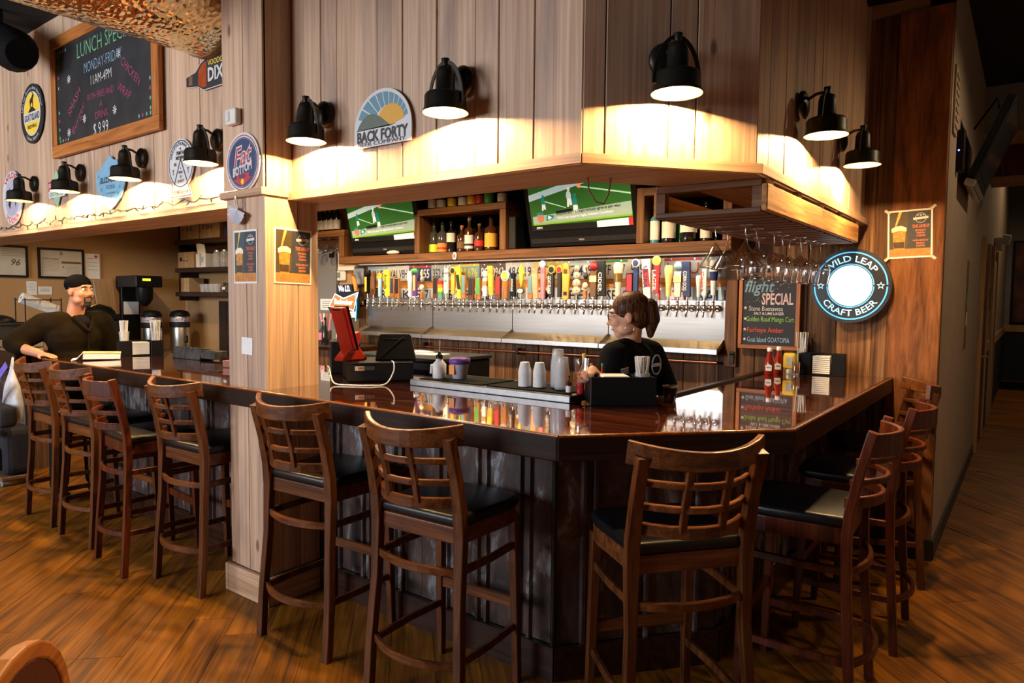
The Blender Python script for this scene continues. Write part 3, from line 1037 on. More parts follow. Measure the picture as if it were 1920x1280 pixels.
B((-1.715, 4.79, 1.10), (-1.63, 4.832, 1.893)).build('post', SHELF_Z, sh, bevel=.003)

for a, b, z0, z1 in ((-5.51, -4.53, 1.966, 2.75), (-4.465, -3.545, 1.966, 2.30), (-3.48, -2.295, 1.966, 2.75), (-2.235, -1.66, 1.966, 2.30), (-4.53, -3.48, 2.36, 2.75)):
    B((a, 4.800, z0), (b, 4.812, z1)).build('back_panel', BLACKM, sh)  # added black sheets standing in for the shade behind bottles and televisions
t = thing('speaker_box', 'slim black speaker standing beside the cubby', 'speaker', (-3.435, 4.58, 1.966))
B((-.035, 0, 0), (.035, .12, .27)).build('cabinet', BLACK, t, bevel=.004)
B((-.030, -.003, .01), (.030, 0, .26)).build('grille', DKGREY, t)
t = thing('shelf_mouse', 'smooth white gadget lying under the television by the pillar', 'gadget', (-4.86, 4.60, 1.966))
MB().ball((0, 0, .022), .05, 12, (1.6, .8, .42)).build('gadget_shell', CREAM, t)
MB().ball((.05, 0, .020), .02, 8, (1.6, .8, .6)).build('gadget_tip', CREAM, t)
t = thing('shelf_badge', 'white oval badge fixed on the shelf edge above the taps', 'badge', (-4.03, 4.548, 1.928))
MB().prism(ell(.023, .034, 20), .012, None, (0, -.012, 0)).build('badge_plate', WHITE, t, bevel=.003)
flat(t, 'badge_print', ell(.014, .020, 14), GREY, -.0125)
# ------------------------------------------------------------------ televisions
TVM = {}


def em(name, c, s=1.0):
    return glow('screen ' + name, c, s)


S_GRN = em('turf', srgb(40, 92, 34), 0.6)
S_DGRN = em('dark stand', srgb(22, 44, 26), 0.7)
S_WHT = em('white line', srgb(180, 204, 202), 0.6)
S_PALE = em('pale line', srgb(150, 190, 150), 1.0)
S_BAR = em('caption bar', srgb(150, 172, 156), 0.5)
S_LIME = em('lime strip', srgb(120, 170, 40), 0.5)
S_BLK = em('black strip', srgb(12, 14, 14), 0.6)
S_RED = em('red block', srgb(196, 40, 36), 0.9)
S_ORG = em('orange pylon', srgb(236, 130, 84), 0.9)
S_TEAL = em('teal jersey', srgb(20, 110, 100), 0.9)
S_SKIN = em('tan face', srgb(170, 110, 80), 0.8)
S_TXT = em('white caption', srgb(220, 226, 222), 0.6)


def make_tv(label, cx, cz, yb, yt, w=0.90, h=0.36):
    """flat television leaning forward: bottom edge at yb, top edge at yt"""
    tilt = math.atan2(yb - yt, h + .3)
    t = thing('television', label, 'television', (cx, yb, cz), 0, 'televisions above the taps', (tilt, 0, 0))
    B((-w / 2 - .045, 0, -.13), (w / 2 + .045, .045, .50)).build('casing', BLACK, t, bevel=.006)
    B((-w / 2 - .02, -.006, -.10), (w / 2 + .02, 0, -.062)).build('lower_bezel', DKGREY, t)
    B((-.10, .045, .02), (.10, .12, .22)).build('mount', BLACKM, t)
    s = B((-w / 2, -.003, 0), (w / 2, 0, .47)).build('screen', S_GRN, t)
    x0, x1 = -w / 2, w / 2
    P = lambda pts, m, y=-.0045: flat(s, 'picture_area', pts, m, y)
    P([(x0, .40), (x0 + .36, .47), (x0, .47)], S_DGRN)
    P([(x0, .235), (x1, .415), (x1, .462), (x0, .285)], S_WHT)
    P([(x0 + .45, .318), (x1, .228), (x1, .240), (x0 + .46, .326)], S_PALE)
    P([(x0 + .14, .225), (x0 + .34, .165), (x0 + .34, .171), (x0 + .15, .232)], S_PALE)
    P(rect(x0 + .462, .308, x0 + .488, .362), S_ORG, -.006)
    P([(x0 + .02, .055), (x1, .085), (x1, .180), (x0 + .02, .115)], S_BAR, -.006)
    P([(x0 + .02, .045), (x1, .072), (x1, .085), (x0 + .02, .058)], S_LIME, -.0065)
    P(rect(x0, 0, x1, .047), S_BLK, -.0062)
    P([(x0 + .60, .004), (x0 + .865, .006), (x0 + .865, .060), (x0 + .60, .050)], S_TXT, -.007)
    P([(x0 + .868, .006), (x1, .007), (x1, .066), (x0 + .868, .060)], S_RED, -.007)
    P([(x0 + .24, .128), (x0 + .40, .140), (x0 + .39, .160), (x0 + .25, .148)], S_BLK, -.007)
    for px_, pz_, sc, b1 in ((.135, .225, .045, S_TEAL), (.375, .255, .055, S_WHT), (.425, .205, .055, S_TEAL)):
        P(ell(sc * .42, sc * .75, 10, 0, 2 * PI, x0 + px_, pz_), b1, -.0075)
        P(ell(sc * .24, sc * .28, 8, 0, 2 * PI, x0 + px_ + .004, pz_ + sc * .95), S_TXT if b1 is S_WHT else S_TEAL, -.008)
        P([(x0 + px_ - sc * .4, pz_ - sc * 1.5), (x0 + px_ - sc * .1, pz_ - sc * 1.5), (x0 + px_ + sc * .2, pz_ - sc * .4), (x0 + px_ - sc * .3, pz_ - sc * .4)], S_TXT, -.0078)
        P([(x0 + px_ + sc * .1, pz_ - sc * 1.3), (x0 + px_ + sc * .45, pz_ - sc * 1.3), (x0 + px_ + sc * .4, pz_ - sc * .4), (x0 + px_, pz_ - sc * .4)], S_TXT, -.0079)
    P(ell(.032, .042, 12, 0, 2 * PI, x0 + .095, .105), S_SKIN, -.008)
    P(ell(.040, .022, 10, 0, PI, x0 + .095, .128), S_TEAL, -.0085)
    P([(x0 + .15, .075), (x0 + .215, .095), (x0 + .225, .115), (x0 + .16, .130), (x0 + .15, .10)], S_TEAL, -.008)
    P([(x0 + .165, .085), (x0 + .205, .10), (x0 + .17, .12)], S_TXT, -.0088)
    write(s, 'Dolphins and Vic Fangio mutually agree to part ways', S_BLK, w=.56, h=.022, cx=x0 + .53, cz=.143, y=-.009, slope=.055, bold=.012)
    write(s, 'Will be top target for Eagles Defensive Coordinator', S_TXT, w=.50, h=.019, cx=x0 + .50, cz=.105, y=-.009, slope=.045, bold=.012)
    write(s, 'ESPN', S_TXT, w=.055, h=.017, cx=x0 + .075, cz=.026, y=-.009, bold=.02, shear=.2)
    write(s, 'VIZIO', plain('maker badge', (.6, .6, .62), .3), w=.05, h=.012, cx=0, cz=-.081, y=-.008, bold=.02)
    return t


make_tv('television showing a football game, nearer the pillar', -4.985, 2.105, 4.60, 4.44)
make_tv('television showing a football game, nearer the bar corner', -2.79, 2.105, 4.60, 4.44)

# ------------------------------------------------------------------ bottles
def bottle(label, x, y, z, h, r, body, lab, cap, group, shape='round', labcol2=None, labz=(.18, .48)):
    t = thing('bottle', label, 'bottle', (x, y, z), 0, group)
    sh_ = h * .62
    if shape == 'wine':
        prof = [(r * .96, 0), (r, .01), (r, sh_ * .95), (r * .8, sh_ * 1.06), (r * .38, sh_ * 1.22), (r * .34, h * .93)]
    elif shape == 'slope':
        prof = [(r * .96, 0), (r, .01), (r, sh_ * .7), (r * .36, sh_ * 1.1), (r * .33, h * .93)]
    else:
        prof = [(r * .96, 0), (r, .012), (r, sh_), (r * .78, sh_ * 1.08), (r * .36, sh_ * 1.16), (r * .33, h * .93)]
    MB().lathe(prof, 14).build('glass_body', body, t)
    MB().lathe([(r * .38, h * .90), (r * .40, h * .905), (r * .38, h), (.0001, h)], 12).build('cap', cap, t)
    if lab is not None:
        b = MB().lathe([(r * 1.02, h * labz[0]), (r * 1.02, h * labz[1])], 14, caps=False).build('paper_label', lab, t)
        if labcol2 is not None:
            MB().lathe([(r * 1.035, h * (labz[0] + .08)), (r * 1.035, h * (labz[0] + .14))], 14, caps=False).build('label_stripe', labcol2, b)
    return t


GB = 'spirit bottles in the shelf cubby'
for a in ((-4.405, .285, .045, G_CLEAR, LIME, BLACK, 'clear spirit bottle with lime green label in the cubby', 'round', None, (.05, .30)),
          (-4.300, .282, .050, G_CLEAR, ORANGE, BLACK, 'clear spirit bottle with orange red label in the cubby', 'round', RED, (.05, .32)),
          (-4.195, .288, .042, G_DARK, CREAM, BLACK, 'slim dark bottle with tall cream label in the cubby', 'round', None, (.34, .62)),
          (-4.068, .240, .045, G_AMBER, BROWNP, FRAMEW, 'squat whiskey bottle with cork stopper in the cubby', 'round', None, (.15, .4)),
          (-3.981, .312, .043, G_AMBER, PAPER, PAPER, 'bottle with large white label and black emblem in the cubby', 'round', INK, (.10, .48)),
          (-3.865, .245, .045, G_AMBER, RED, BROWNP, 'short reddish whiskey bottle in the cubby', 'round', None, (.2, .4)),
          (-3.735, .305, .058, G_AMBER, AMBER, BLACK, 'broad whiskey bottle with gold side label in the cubby', 'round', None, (.12, .5))):
    bottle(a[6], a[0], 4.68, 1.966, a[1], a[2], a[3], a[4], a[5], GB, a[7], a[8], a[9])
GT = 'bottles standing on top of the shelf cubby'
for i, (x, h, b, l, txt) in enumerate(((-4.427, .27, G_DARK, PAPER, 'slim dark bottle with white neck band first in the top row'), (-4.314, .24, G_AMBER, CREAM, 'amber bottle with cream label second in the top row'),
                                      (-4.185, .25, G_AMBER, YEL, 'amber bottle with yellow label in the top row'), (-4.059, .25, G_AMBER, PAPER, 'amber bottle with broad white label in the top row'),
                                      (-3.954, .26, G_AMBER, AMBER, 'amber bottle with gold label in the top row'), (-3.863, .25, G_DARK, RED, 'dark bottle with red label in the top row'),
                                      (-3.762, .26, G_GRN, GRN, 'green bottle with green label in the top row'), (-3.617, .25, G_AMBER, CREAM, 'amber bottle with cream label last in the top row'))):
    bottle(txt, x, 4.68, 2.359, h, .043, b, l, BLACK, GT, 'round', None, (.08, .36))
GR = 'gin and liqueur bottles beside the glass rack'
for x, y, h, r, b, l, c, txt, lz in ((-2.192, 4.64, .28, .034, G_BLUE, PAPER, BLACK, 'narrow blue gin bottle with white label', (.10, .58)), (-2.150, 4.74, .27, .034, G_BLUE, SKYB, BLACK, 'blue gin bottle turned with bare side', (.1, .14)),
                                     (-2.085, 4.64, .29, .048, G_DARK, CREAM, BLACK, 'dark bottle with wide cream label', (.12, .52)), (-2.022, 4.72, .29, .036, G_GRN, None, RED, 'bare bright green bottle', (.1, .2)),
                                     (-1.945, 4.66, .27, .058, G_DARK, PAPER, BLACK, 'dark broad bottle with pointed white label', (.26, .52)), (-1.825, 4.68, .28, .040, G_DARK, CREAM, BLACK, 'dark bottle with small cream label by the post', (.1, .4))):
    bottle(txt, x, y, 1.966, h, r, b, l, c, GR, 'round', None, lz)
GW = 'wine bottles on the small shelf by the pillar'
for i, (x, txt) in enumerate(((-6.10, 'wine bottle half hidden by the pillar, first on the small shelf'), (-6.028, 'wine bottle with white label, second on the small shelf'), (-5.949, 'wine bottle with white label, third on the small shelf'),
                              (-5.871, 'wine bottle with white label, fourth on the small shelf'), (-5.785, 'wine bottle beside the television, last on the small shelf'))):
    bottle(txt, x, 4.69, 2.236, .30, .037, G_DARK, PAPER, BLACK, GW, 'wine', None, (.1, .42))
# hanging glasses under the small shelf
def stem_glass(label, x, y, ztop, h, r, kind, group):
    t = thing('stem_glass', label, 'glass', (x, y, ztop), 0, group)
    MB().lathe([(.0001, 0), (.030, -.001), (.031, -.004), (.006, -.010)], 16, caps=False).build('foot', GLASS, t)
    hs = h * .42
    MB().lathe([(.006, -.008), (.0038, -.03), (.0038, -hs + .01), (.008, -hs)], 8, caps=False).build('stem', GLASS, t)
    if kind == 'cone':
        prof = [(.006, -hs), (r, -h)]
    elif kind == 'tumbler':
        prof = [(r * .75, 0), (r, -h)]
    else:
        prof = [(.006, -hs), (r * .62, -hs - .018), (r * .95, -hs - .05), (r, -hs - .075), (r * .82, -h)]
    MB().lathe(prof, 22, caps=False).build('bowl', GLASS, t)
    MB().lathe([(prof[-1][0] - .0018, -h), (prof[-1][0] + .0018, -h + .0012), (prof[-1][0] - .0018, -h - .0020)], 22, caps=False).build('rim', CHROME, t)  # chrome ring added as the bright glint around the glass edge
    return t


GG = 'stemmed glasses hanging from the rack'
for x, y, h, r, k, txt in ((-1.20, 3.20, .17, .075, 'cone', 'cone shaped cocktail glass hanging first in the rack'), (-1.215, 3.40, .17, .075, 'cone', 'cone shaped cocktail glass hanging behind the first'),
                           (-1.05, 3.17, .17, .080, 'cone', 'cone shaped cocktail glass hanging in the front middle of the rack'), (-1.06, 3.36, .20, .050, 'wine', 'wine glass hanging behind the middle cocktail glass'),
                           (-1.19, 3.62, .21, .048, 'wine', 'wine glass hanging at the inner edge of the rack'), (-1.035, 3.56, .22, .056, 'wine', 'large wine glass hanging in the middle of the rack'),
                           (-1.05, 3.76, .22, .054, 'wine', 'wine glass hanging behind the large one'), (-1.0, 3.92, .22, .052, 'wine', 'wine glass hanging towards the back of the rack'),
                           (-1.085, 4.02, .21, .050, 'wine', 'wine glass hanging at the back inner side of the rack'), (-1.01, 4.17, .22, .052, 'wine', 'wine glass hanging near the round lit sign'),
                           (-1.085, 4.27, .21, .050, 'wine', 'wine glass hanging last inner in the rack'), (-1.0, 4.36, .21, .052, 'wine', 'wine glass hanging last outer in the rack'),
                           (-1.20, 3.85, .20, .046, 'wine', 'wine glass hanging alone near the shelf end')):
    stem_glass(txt, x, y, 1.907, h * 1.12, r * 1.05, k, GG)
for x, txt in ((-6.05, 'upturned glass under the small shelf by the pillar'), (-5.90, 'upturned glass under the small shelf, middle'), (-5.74, 'upturned glass under the small shelf by the upright')):
    stem_glass(txt, x, 4.66, 2.172, .15, .048, 'wine', 'glasses hanging under the small shelf')

# ------------------------------------------------------------------ pallet wood glass rack under the short header
rk = thing('glass_rack', 'pallet wood glass rack hanging under the short header', 'rack', (0, 0, 0))
for i in range(17):
    y = 2.80 + i * .105
    B((-1.32, y, 1.910), (-.862, y + .078, 1.928)).build('slat', SHELF_X, rk, bevel=.002)
B((-.862, 2.775, 1.915), (-.838, 3.66, 2.020)).build('side_board', CRATE_Y, rk, bevel=.004)
B((-.862, 3.665, 1.915), (-.838, 4.56, 2.020)).build('side_board', CRATE_Y, rk, bevel=.004)
for y in (2.80, 3.22, 3.64, 4.06, 4.48):
    B((-.885, y, 2.020), (-.84, y + .06, 2.042)).build('spacer_block', CRATE_Y, rk)
B((-1.31, 2.775, 2.012), (-.862, 2.80, 2.042)).build('front_board', SHELF_X, rk, bevel=.003)
B((-1.31, 2.775, 1.910), (-.862, 2.80, 1.930)).build('front_board', SHELF_X, rk, bevel=.003)
for x in (-1.31, -.90):
    B((x, 2.78, 1.928), (x + .04, 2.82, 2.042)).build('corner_post', SHELF_X, rk)
B((-1.33, 2.80, 1.915), (-1.31, 4.56, 2.02)).build('side_board', CRATE_Y, rk)

# lit strip under the front edge of the shelf, washing the plates and taps
t = thing('shelf_light', 'thin lit strip under the shelf edge above the taps', 'strip light', (-3.58, 4.645, 1.889))
B((-1.82, -.012, -.004), (1.82, .012, .004)).build('housing', WHITE, t)
B((-1.80, -.008, -.006), (1.80, .008, -.004)).build('diffuser', glow('warm strip', (1.0, .75, .45), 1.2), t)
o = area_light('strip_glow', (0, 0, -.008), (math.radians(12), 0, 0), 3.6, .016, 9, (1.0, .74, .42))
o.parent = t
# ------------------------------------------------------------------ licence plates and the strip between the rows
st = MB().span((-5.46, 4.815, 1.660), (-1.72, 4.823, 1.722)).build('wall_strip', LATH)
tag(st, 'honey coloured wood strip between the licence plate rows', 'wood strip')
PLW = plain('plate white', (.62, .62, .60), .35, var=.04)
PLB = plain('plate pale blue', (.42, .55, .66), .35, var=.1, scale=8)
PLT = plain('plate teal', (.20, .38, .36), .35, var=.08)
PLY = plain('plate yellow', (.66, .52, .16), .35, var=.06)
PLD = plain('plate plum', (.075, .05, .055), .35, var=.06)
PLG = plain('plate grey', (.36, .38, .38), .35, var=.06)
PLATES = [('241 UFZ', PLW, INK, SKYB, 'white'), ('XA1 V8H', PLW, INK, None, 'plain white'), ('PN 455', NAVY, WHITE, RED, 'navy blue'), ('352 6265', PLG, INK, None, 'grey'), ('LJM 676', PLT, YEL, YEL, 'teal'),
          ('PCE 0943', PLD, WHITE, None, 'dark plum'), ('48A 19', PLW, NAVY, None, 'white'), ('A 731', PLY, NAVY, None, 'yellow'), ('VZ 489', PLW, NAVY, SKYB, 'white and blue'),
          ('GYF 137', PLW, NAVY, GRN, 'white and green'), ('5392 LL', PLW, INK, None, 'bright white'), ('1 7 U', PLB, RED, RED, 'multicoloured blue'), ('W 2', PLB, NAVY, None, 'sky blue')]
LOWER = [('RV 91', PLW, INK, RED, 'white and red'), ('K 5', PLW, NAVY, YEL, 'white and yellow'), ('71 DX', PLG, INK, None, 'dull grey'), ('B 203', PLW, INK, None, 'white'), ('N2 8C', PLW, NAVY, None, 'off white'), ('12 8 C', PLG, INK, None, 'grey'),
         ('4 OM', PLW, INK, SKYB, 'white'), ('GEE', PLW, INK, None, 'white'), ('CEESE', PLW, INK, None, 'white'), ('S1 988', PLW, RED, None, 'white'), ('L 3T', PLW, RED, None, 'white'), ('SALE', PLB, INK, None, 'white and pale blue')]


def plate(x, z, s, bg, fg, acc, cname, row, rzt):
    t = thing('license_plate', '%s licence plate reading %s in the %s row' % (cname, s, row), 'licence plate', (x, 4.822, z), 0, 'licence plates behind the taps', (0, rzt, 0))
    B((-.150, -.003, -.075), (.150, 0, .075)).build('plate', bg, t, bevel=.002)
    write(t, s, fg, w=.25, h=.082, cz=-.004, y=-.0045, bold=.01)
    if acc is not None:
        flat(t, 'colour_band', rect(-.146, .052, .146, .071) if row == 'upper' else rect(-.146, -.072, .146, -.052), acc, -.0040)
        if acc is YEL and row == 'upper':
            write(t, 'NEW MEXICO', INK, w=.12, h=.014, cz=-.060, y=-.0045, bold=.01)
    for sx in (-.09, .09):
        MB().cyl((sx, -.006, .064), (sx, 0, .064), .006, n=8).build('bolt', STEEL, t)


for i, p in enumerate(PLATES):
    plate(-5.315 + i * .297, 1.800, p[0], p[1], p[2], p[3], p[4], 'upper', random.Random(i).uniform(-.012, .012))
for i, p in enumerate(LOWER):
    plate(-5.13 + i * .302, 1.600, p[0], p[1], p[2], p[3], p[4], 'lower', random.Random(i + 50).uniform(-.012, .012))

# ------------------------------------------------------------------ stainless splash panels and drip trays
def steel_mat():
    m, nt, N, L, p = nodes('brushed stainless sheet')
    tc = N.new('ShaderNodeTexCoord')
    mp = N.new('ShaderNodeMapping')
    mp.inputs['Scale'].default_value = (3, 3, 160)
    L.new(tc.outputs['Object'], mp.inputs['Vector'])
    n = N.new('ShaderNodeTexNoise')
    n.inputs['Scale'].default_value = 1
    n.inputs['Detail'].default_value = 3
    L.new(mp.outputs[0], n.inputs['Vector'])
    r = N.new('ShaderNodeValToRGB')
    r.color_ramp.elements[0].color, r.color_ramp.elements[1].color = (.28, .255, .22, 1), (.42, .385, .335, 1)
    L.new(n.outputs['Fac'], r.inputs['Fac'])
    L.new(r.outputs['Color'], p.inputs['Base Color'])
    p.inputs['Metallic'].default_value = 1
    p.inputs['Roughness'].default_value = 0.30
    p.inputs['Anisotropic'].default_value = 0.6
    return m


SHEET = steel_mat()
DV = [-5.47, -4.545, -3.60, -2.654, -1.716]
for i, (a, b) in enumerate(zip(DV[:-1], DV[1:])):
    t = thing('drip_tray', '%s stainless drip tray and splash panel under the taps' % ('first', 'second', 'third', 'last')[i], 'drip tray', (0, 0, 0), 0, 'drip trays under the taps')
    a += .004
    b -= .004
    B((a, 4.815, 1.27), (b, 4.822, 1.562)).build('splash_panel', SHEET, t)
    MB().add([(a, 4.82, 1.275), (b, 4.82, 1.275), (b, 4.665, 1.205), (a, 4.665, 1.205), (a, 4.82, 1.262), (b, 4.82, 1.262), (b, 4.665, 1.192), (a, 4.665, 1.192)],
             [(0, 1, 2, 3), (4, 7, 6, 5), (0, 4, 5, 1), (1, 5, 6, 2), (2, 6, 7, 3), (3, 7, 4, 0)]).build('tray_pan', SHEET, t)
    B((a, 4.660, 1.188), (b, 4.667, 1.222)).build('front_lip', STEEL, t)
    for x in (a, b):
        MB().add([(x - .002, 4.82, 1.30), (x - .002, 4.665, 1.225), (x - .002, 4.665, 1.19), (x - .002, 4.82, 1.262), (x + .002, 4.82, 1.30), (x + .002, 4.665, 1.225), (x + .002, 4.665, 1.19), (x + .002, 4.82, 1.262)],
                 [(0, 1, 2, 3), (7, 6, 5, 4), (0, 4, 5, 1), (1, 5, 6, 2), (2, 6, 7, 3), (3, 7, 4, 0)]).build('end_plate', SHEET, t)

# ------------------------------------------------------------------ beer taps
GOLD = plain('brass gold', (.62, .42, .12), .3, .8)
IVORY = plain('ivory resin', (.66, .60, .46), .5, var=.15)
FISHY = plain('fish yellow resin', (.80, .66, .05), .4)
PALEY = plain('pale yellow resin', (.82, .66, .26), .4)
GREYB = plain('heron grey resin', (.30, .30, .28), .5, var=.3)
SALMON = plain('salmon wood paint', (.72, .36, .20), .5)
SILVER = plain('silver plastic', (.5, .5, .5), .3, .6)
faucet_me = {}
mb = MB().cyl((0, .10, 0), (0, .005, 0), .010, n=10)
mb.lathe([(.026, 0), (.026, .010), (.014, .018)], 12, (0, .10, 0), True, Matrix.Rotation(PI / 2, 3, 'X'))
faucet_me['shank'] = mb.mesh('shank')
mb = MB().lathe([(.008, .052), (.012, .045), (.009, .032), (.013, .022), (.014, -.012), (.009, -.022)], 12)
faucet_me['faucet_body'] = mb.mesh('faucet_body')
faucet_me['spout'] = MB().tube([(0, 0, -.012), (0, -.012, -.030), (0, -.020, -.062)], [.010, .0085, .007], 10).mesh('spout')
for q in faucet_me.values():
    q.materials.append(CHROME)


def tap_base(x, label):
    t = thing('beer_tap', label, 'beer tap', (x, 4.715, 1.505), 0, 'beer taps in one long row')
    for k, q in faucet_me.items():
        link(k, q, None, t)
    return t


def vtext(t, s, m, h, ln, x, z, y):
    o = write(t, s, m, w=ln, h=h, y=0, bold=.015)
    o.location = (x, y, z)
    o.rotation_euler = (0, PI / 2, 0)


def tap(x, zt, zb, style, w, A, Bm=None, Cm=None, txt=None, lab='', tilt=0.0):
    """one tap: chrome faucet plus its handle; zt and zb are heights of the handle's ends"""
    t = tap_base(x, lab)
    w *= 1.2
    z0, z1 = zb - 1.505, zt - 1.505
    h = z1 - z0
    dx = math.tan(tilt) * h
    MB().cyl((0, 0, .045), (0, 0, z0 + .012), .007, n=8).build('ferrule', CHROME, t)
    hw = w / 2

    def slab(x0, x1, a, b, d, m, name='handle', bev=.003):
        return MB().add([(-x0, -d, a), (x0, -d, a), (x0, d, a), (-x0, d, a), (-x1 + dx, -d, b), (x1 + dx, -d, b), (x1 + dx, d, b), (-x1 + dx, d, b)],
                        [(3, 2, 1, 0), (4, 5, 6, 7), (0, 1, 5, 4), (1, 2, 6, 5), (2, 3, 7, 6), (3, 0, 4, 7)]).build(name, m, t, bevel=bev)

    if style == 'plaque':      # wooden slab with an inset panel
        slab(hw, hw, z0, z1, .011, A)
        slab(hw * .72, hw * .72, z0 + h * .24, z1 - h * .04, .0135, Bm, 'panel', .001)
    elif style == 'slab':
        slab(hw * .85, hw, z0, z1, .012, A)
        if Bm:
            slab(hw * .7, hw * .72, z0 + h * .30, z1 - h * .25, .014, Bm, 'panel', .001)
    elif style == 'paddle':
        MB().lathe([(hw * .55, z0), (hw * .6, z0 + h * .3), (hw * .9, z0 + h * .7), (hw, z0 + h * .9), (hw * .75, z1)], 12).build('handle', A, t)
        if Bm:
            MB().lathe([(hw * .72, z0 + h * .42), (hw * .93, z0 + h * .68)], 12, caps=False).build('band', Bm, t)
    elif style == 'round':     # slab with round badge on top
        slab(hw * .55, hw * .62, z0, z1 - w * .8, .012, A)
        MB().prism(ell(hw, hw * 1.05, 18, 0, 2 * PI, 0, z1 - hw), .024, None, (0, -.013, 0)).build('badge', Bm, t, bevel=.003)
        if Cm:
            MB().prism(ell(hw * .7, hw * .72, 18, 0, 2 * PI, 0, z1 - hw), .004, None, (0, -.0165, 0)).build('badge_print', Cm, t)
    elif style == 'stripes':
        for i, m in enumerate((TEAL, GRN, YEL, ORANGE, RED)):
            slab(hw, hw, z0 + h * i / 5, z0 + h * (i + 1) / 5, .011, m, 'stripe', .0)
    elif style == 'curve':
        MB().tube([(.02, 0, z0), (.012, 0, z0 + h * .35), (-.012, 0, z0 + h * .7), (-.045, -.01, z1)], [.011, .020, .022, .012], 12).build('handle', A, t)
    elif style == 'cat':
        slab(hw * .7, hw * .8, z0, z0 + h * .72, .012, A)
        MB().ball((0, 0, z0 + h * .80), hw * .95, 12, (1, .8, 1)).build('head', A, t)
        for s in (-1, 1):
            MB().lathe([(.009, 0), (.0001, .022)], 8, (s * hw * .6, 0, z1 - .02)).build('ear', A, t)
            MB().ball((s * hw * .36, -hw * .72, z0 + h * .82), .0035, 6).build('eye', INK, t)
        slab(hw * .4, hw * .4, z0 + h * .4, z0 + h * .5, .0135, GRN, 'print', 0)
    elif style == 'bird':
        slab(hw * .42, hw * .42, z0, z0 + h * .25, .012, HANDW)
        MB().ball((0, 0, z0 + h * .38), hw * .75, 12, (1, .7, 1.1)).build('float_ball', IVORY, t)
        MB().ball((.004, 0, z0 + h * .66), hw * .62, 12, (1, .8, 1.3)).build('body', A, t)
        MB().tube([(0, 0, z0 + h * .76), (-.012, 0, z0 + h * .88), (.004, 0, z1 - .012), (.014, -.004, z1 - .02)], [.010, .008, .010, .007], 8).build('neck', WHITE, t)
        MB().lathe([(.005, 0), (.0001, .045)], 6, (.012, -.004, z1 - .02), True, Matrix.Rotation(PI * .85, 3, 'Y')).build('beak', ORANGE, t)
    elif style == 'fish':
        MB().prism([(0, z0 + h * .22), (.012, z0 + h * .4), (.022, z0 + h * .62), (.040, z0 + h * .66), (.022, z0 + h * .74), (.016, z0 + h * .88), (.004, z1), (-.006, z0 + h * .9), (-.028, z0 + h * .80), (-.018, z0 + h * .62), (-.014, z0 + h * .4)], .022, None, (0, -.011, 0)).build('fish_body', A, t, bevel=.005)
        MB().prism(ell(.036, .024, 18, 0, 2 * PI, 0, z0 + .03), .016, None, (0, -.016, 0)).build('badge', HANDD, t, bevel=.002)
        MB().prism(ell(.029, .018, 18, 0, 2 * PI, 0, z0 + .03), .003, None, (0, -.019, 0)).build('badge_print', CREAM, t)
    elif style == 'skull':
        for i, (k, r) in enumerate(((.18, 1.0), (.42, .95), (.66, .8), (.88, .72))):
            MB().ball((0, 0, z0 + h * k), hw * r, 12, (1, .85, 1.0)).build('skull', A, t)
            for s in (-1, 1):
                MB().ball((s * hw * .35 * r, -hw * .74 * r, z0 + h * k + .003), .0045, 6).build('eye_socket', INK, t)
    elif style == 'board':
        MB().prism([(-hw * .8, z0 + .01), (-hw * .5, z0), (hw * .5, z0), (hw * .8, z0 + .01), (hw, z0 + h * .7), (hw * .7, z1 - .01), (0, z1), (-hw * .7, z1 - .01), (-hw, z0 + h * .7)], .020, None, (0, -.010, 0)).build('handle', A, t, bevel=.003)
        slab(hw * .5, hw * .5, z0 + h * .12, z0 + h * .22, .0115, INK, 'print', 0)
        slab(hw * .5, hw * .5, z0 + h * .70, z0 + h * .82, .0115, BROWNP, 'print', 0)
    elif style == 'bottleish':
        MB().lathe([(hw * .5, z0), (hw * .75, z0 + h * .1), (hw * .75, z0 + h * .72), (hw, z0 + h * .74), (hw, z0 + h * .9), (hw * .85, z1)], 12).build('handle', A, t)
        slab(hw * .35, hw * .35, z0 + h * .08, z0 + h * .7, hw * .80, Bm, 'stripe', 0)
    elif style == 'leafy':
        slab(hw * .8, hw * .8, z0, z1 - .05, .012, A)
        slab(hw * .35, hw * .35, z0 + h * .2, z1 - .07, .0135, Bm, 'panel', 0)
        MB().ball((0, 0, z1 - .03), hw * 1.1, 10, (1.2, .8, .8)).build('leaf_crown', GRN, t)
    elif style == 'crown':
        slab(hw * .7, hw * .8, z0, z0 + h * .7, .013, A)
        MB().ball((0, 0, z0 + h * .84), hw, 12, (1, .8, 1.1)).build('head', Bm, t)
        slab(hw * .9, hw * .9, z0 + h * .40, z0 + h * .58, .016, GOLD, 'shield', .002)
    if txt:
        vtext(t, txt[0], txt[1], w * .42, h * .55, -w * .21, z0 + h * txt[2], -.0175)
    return t


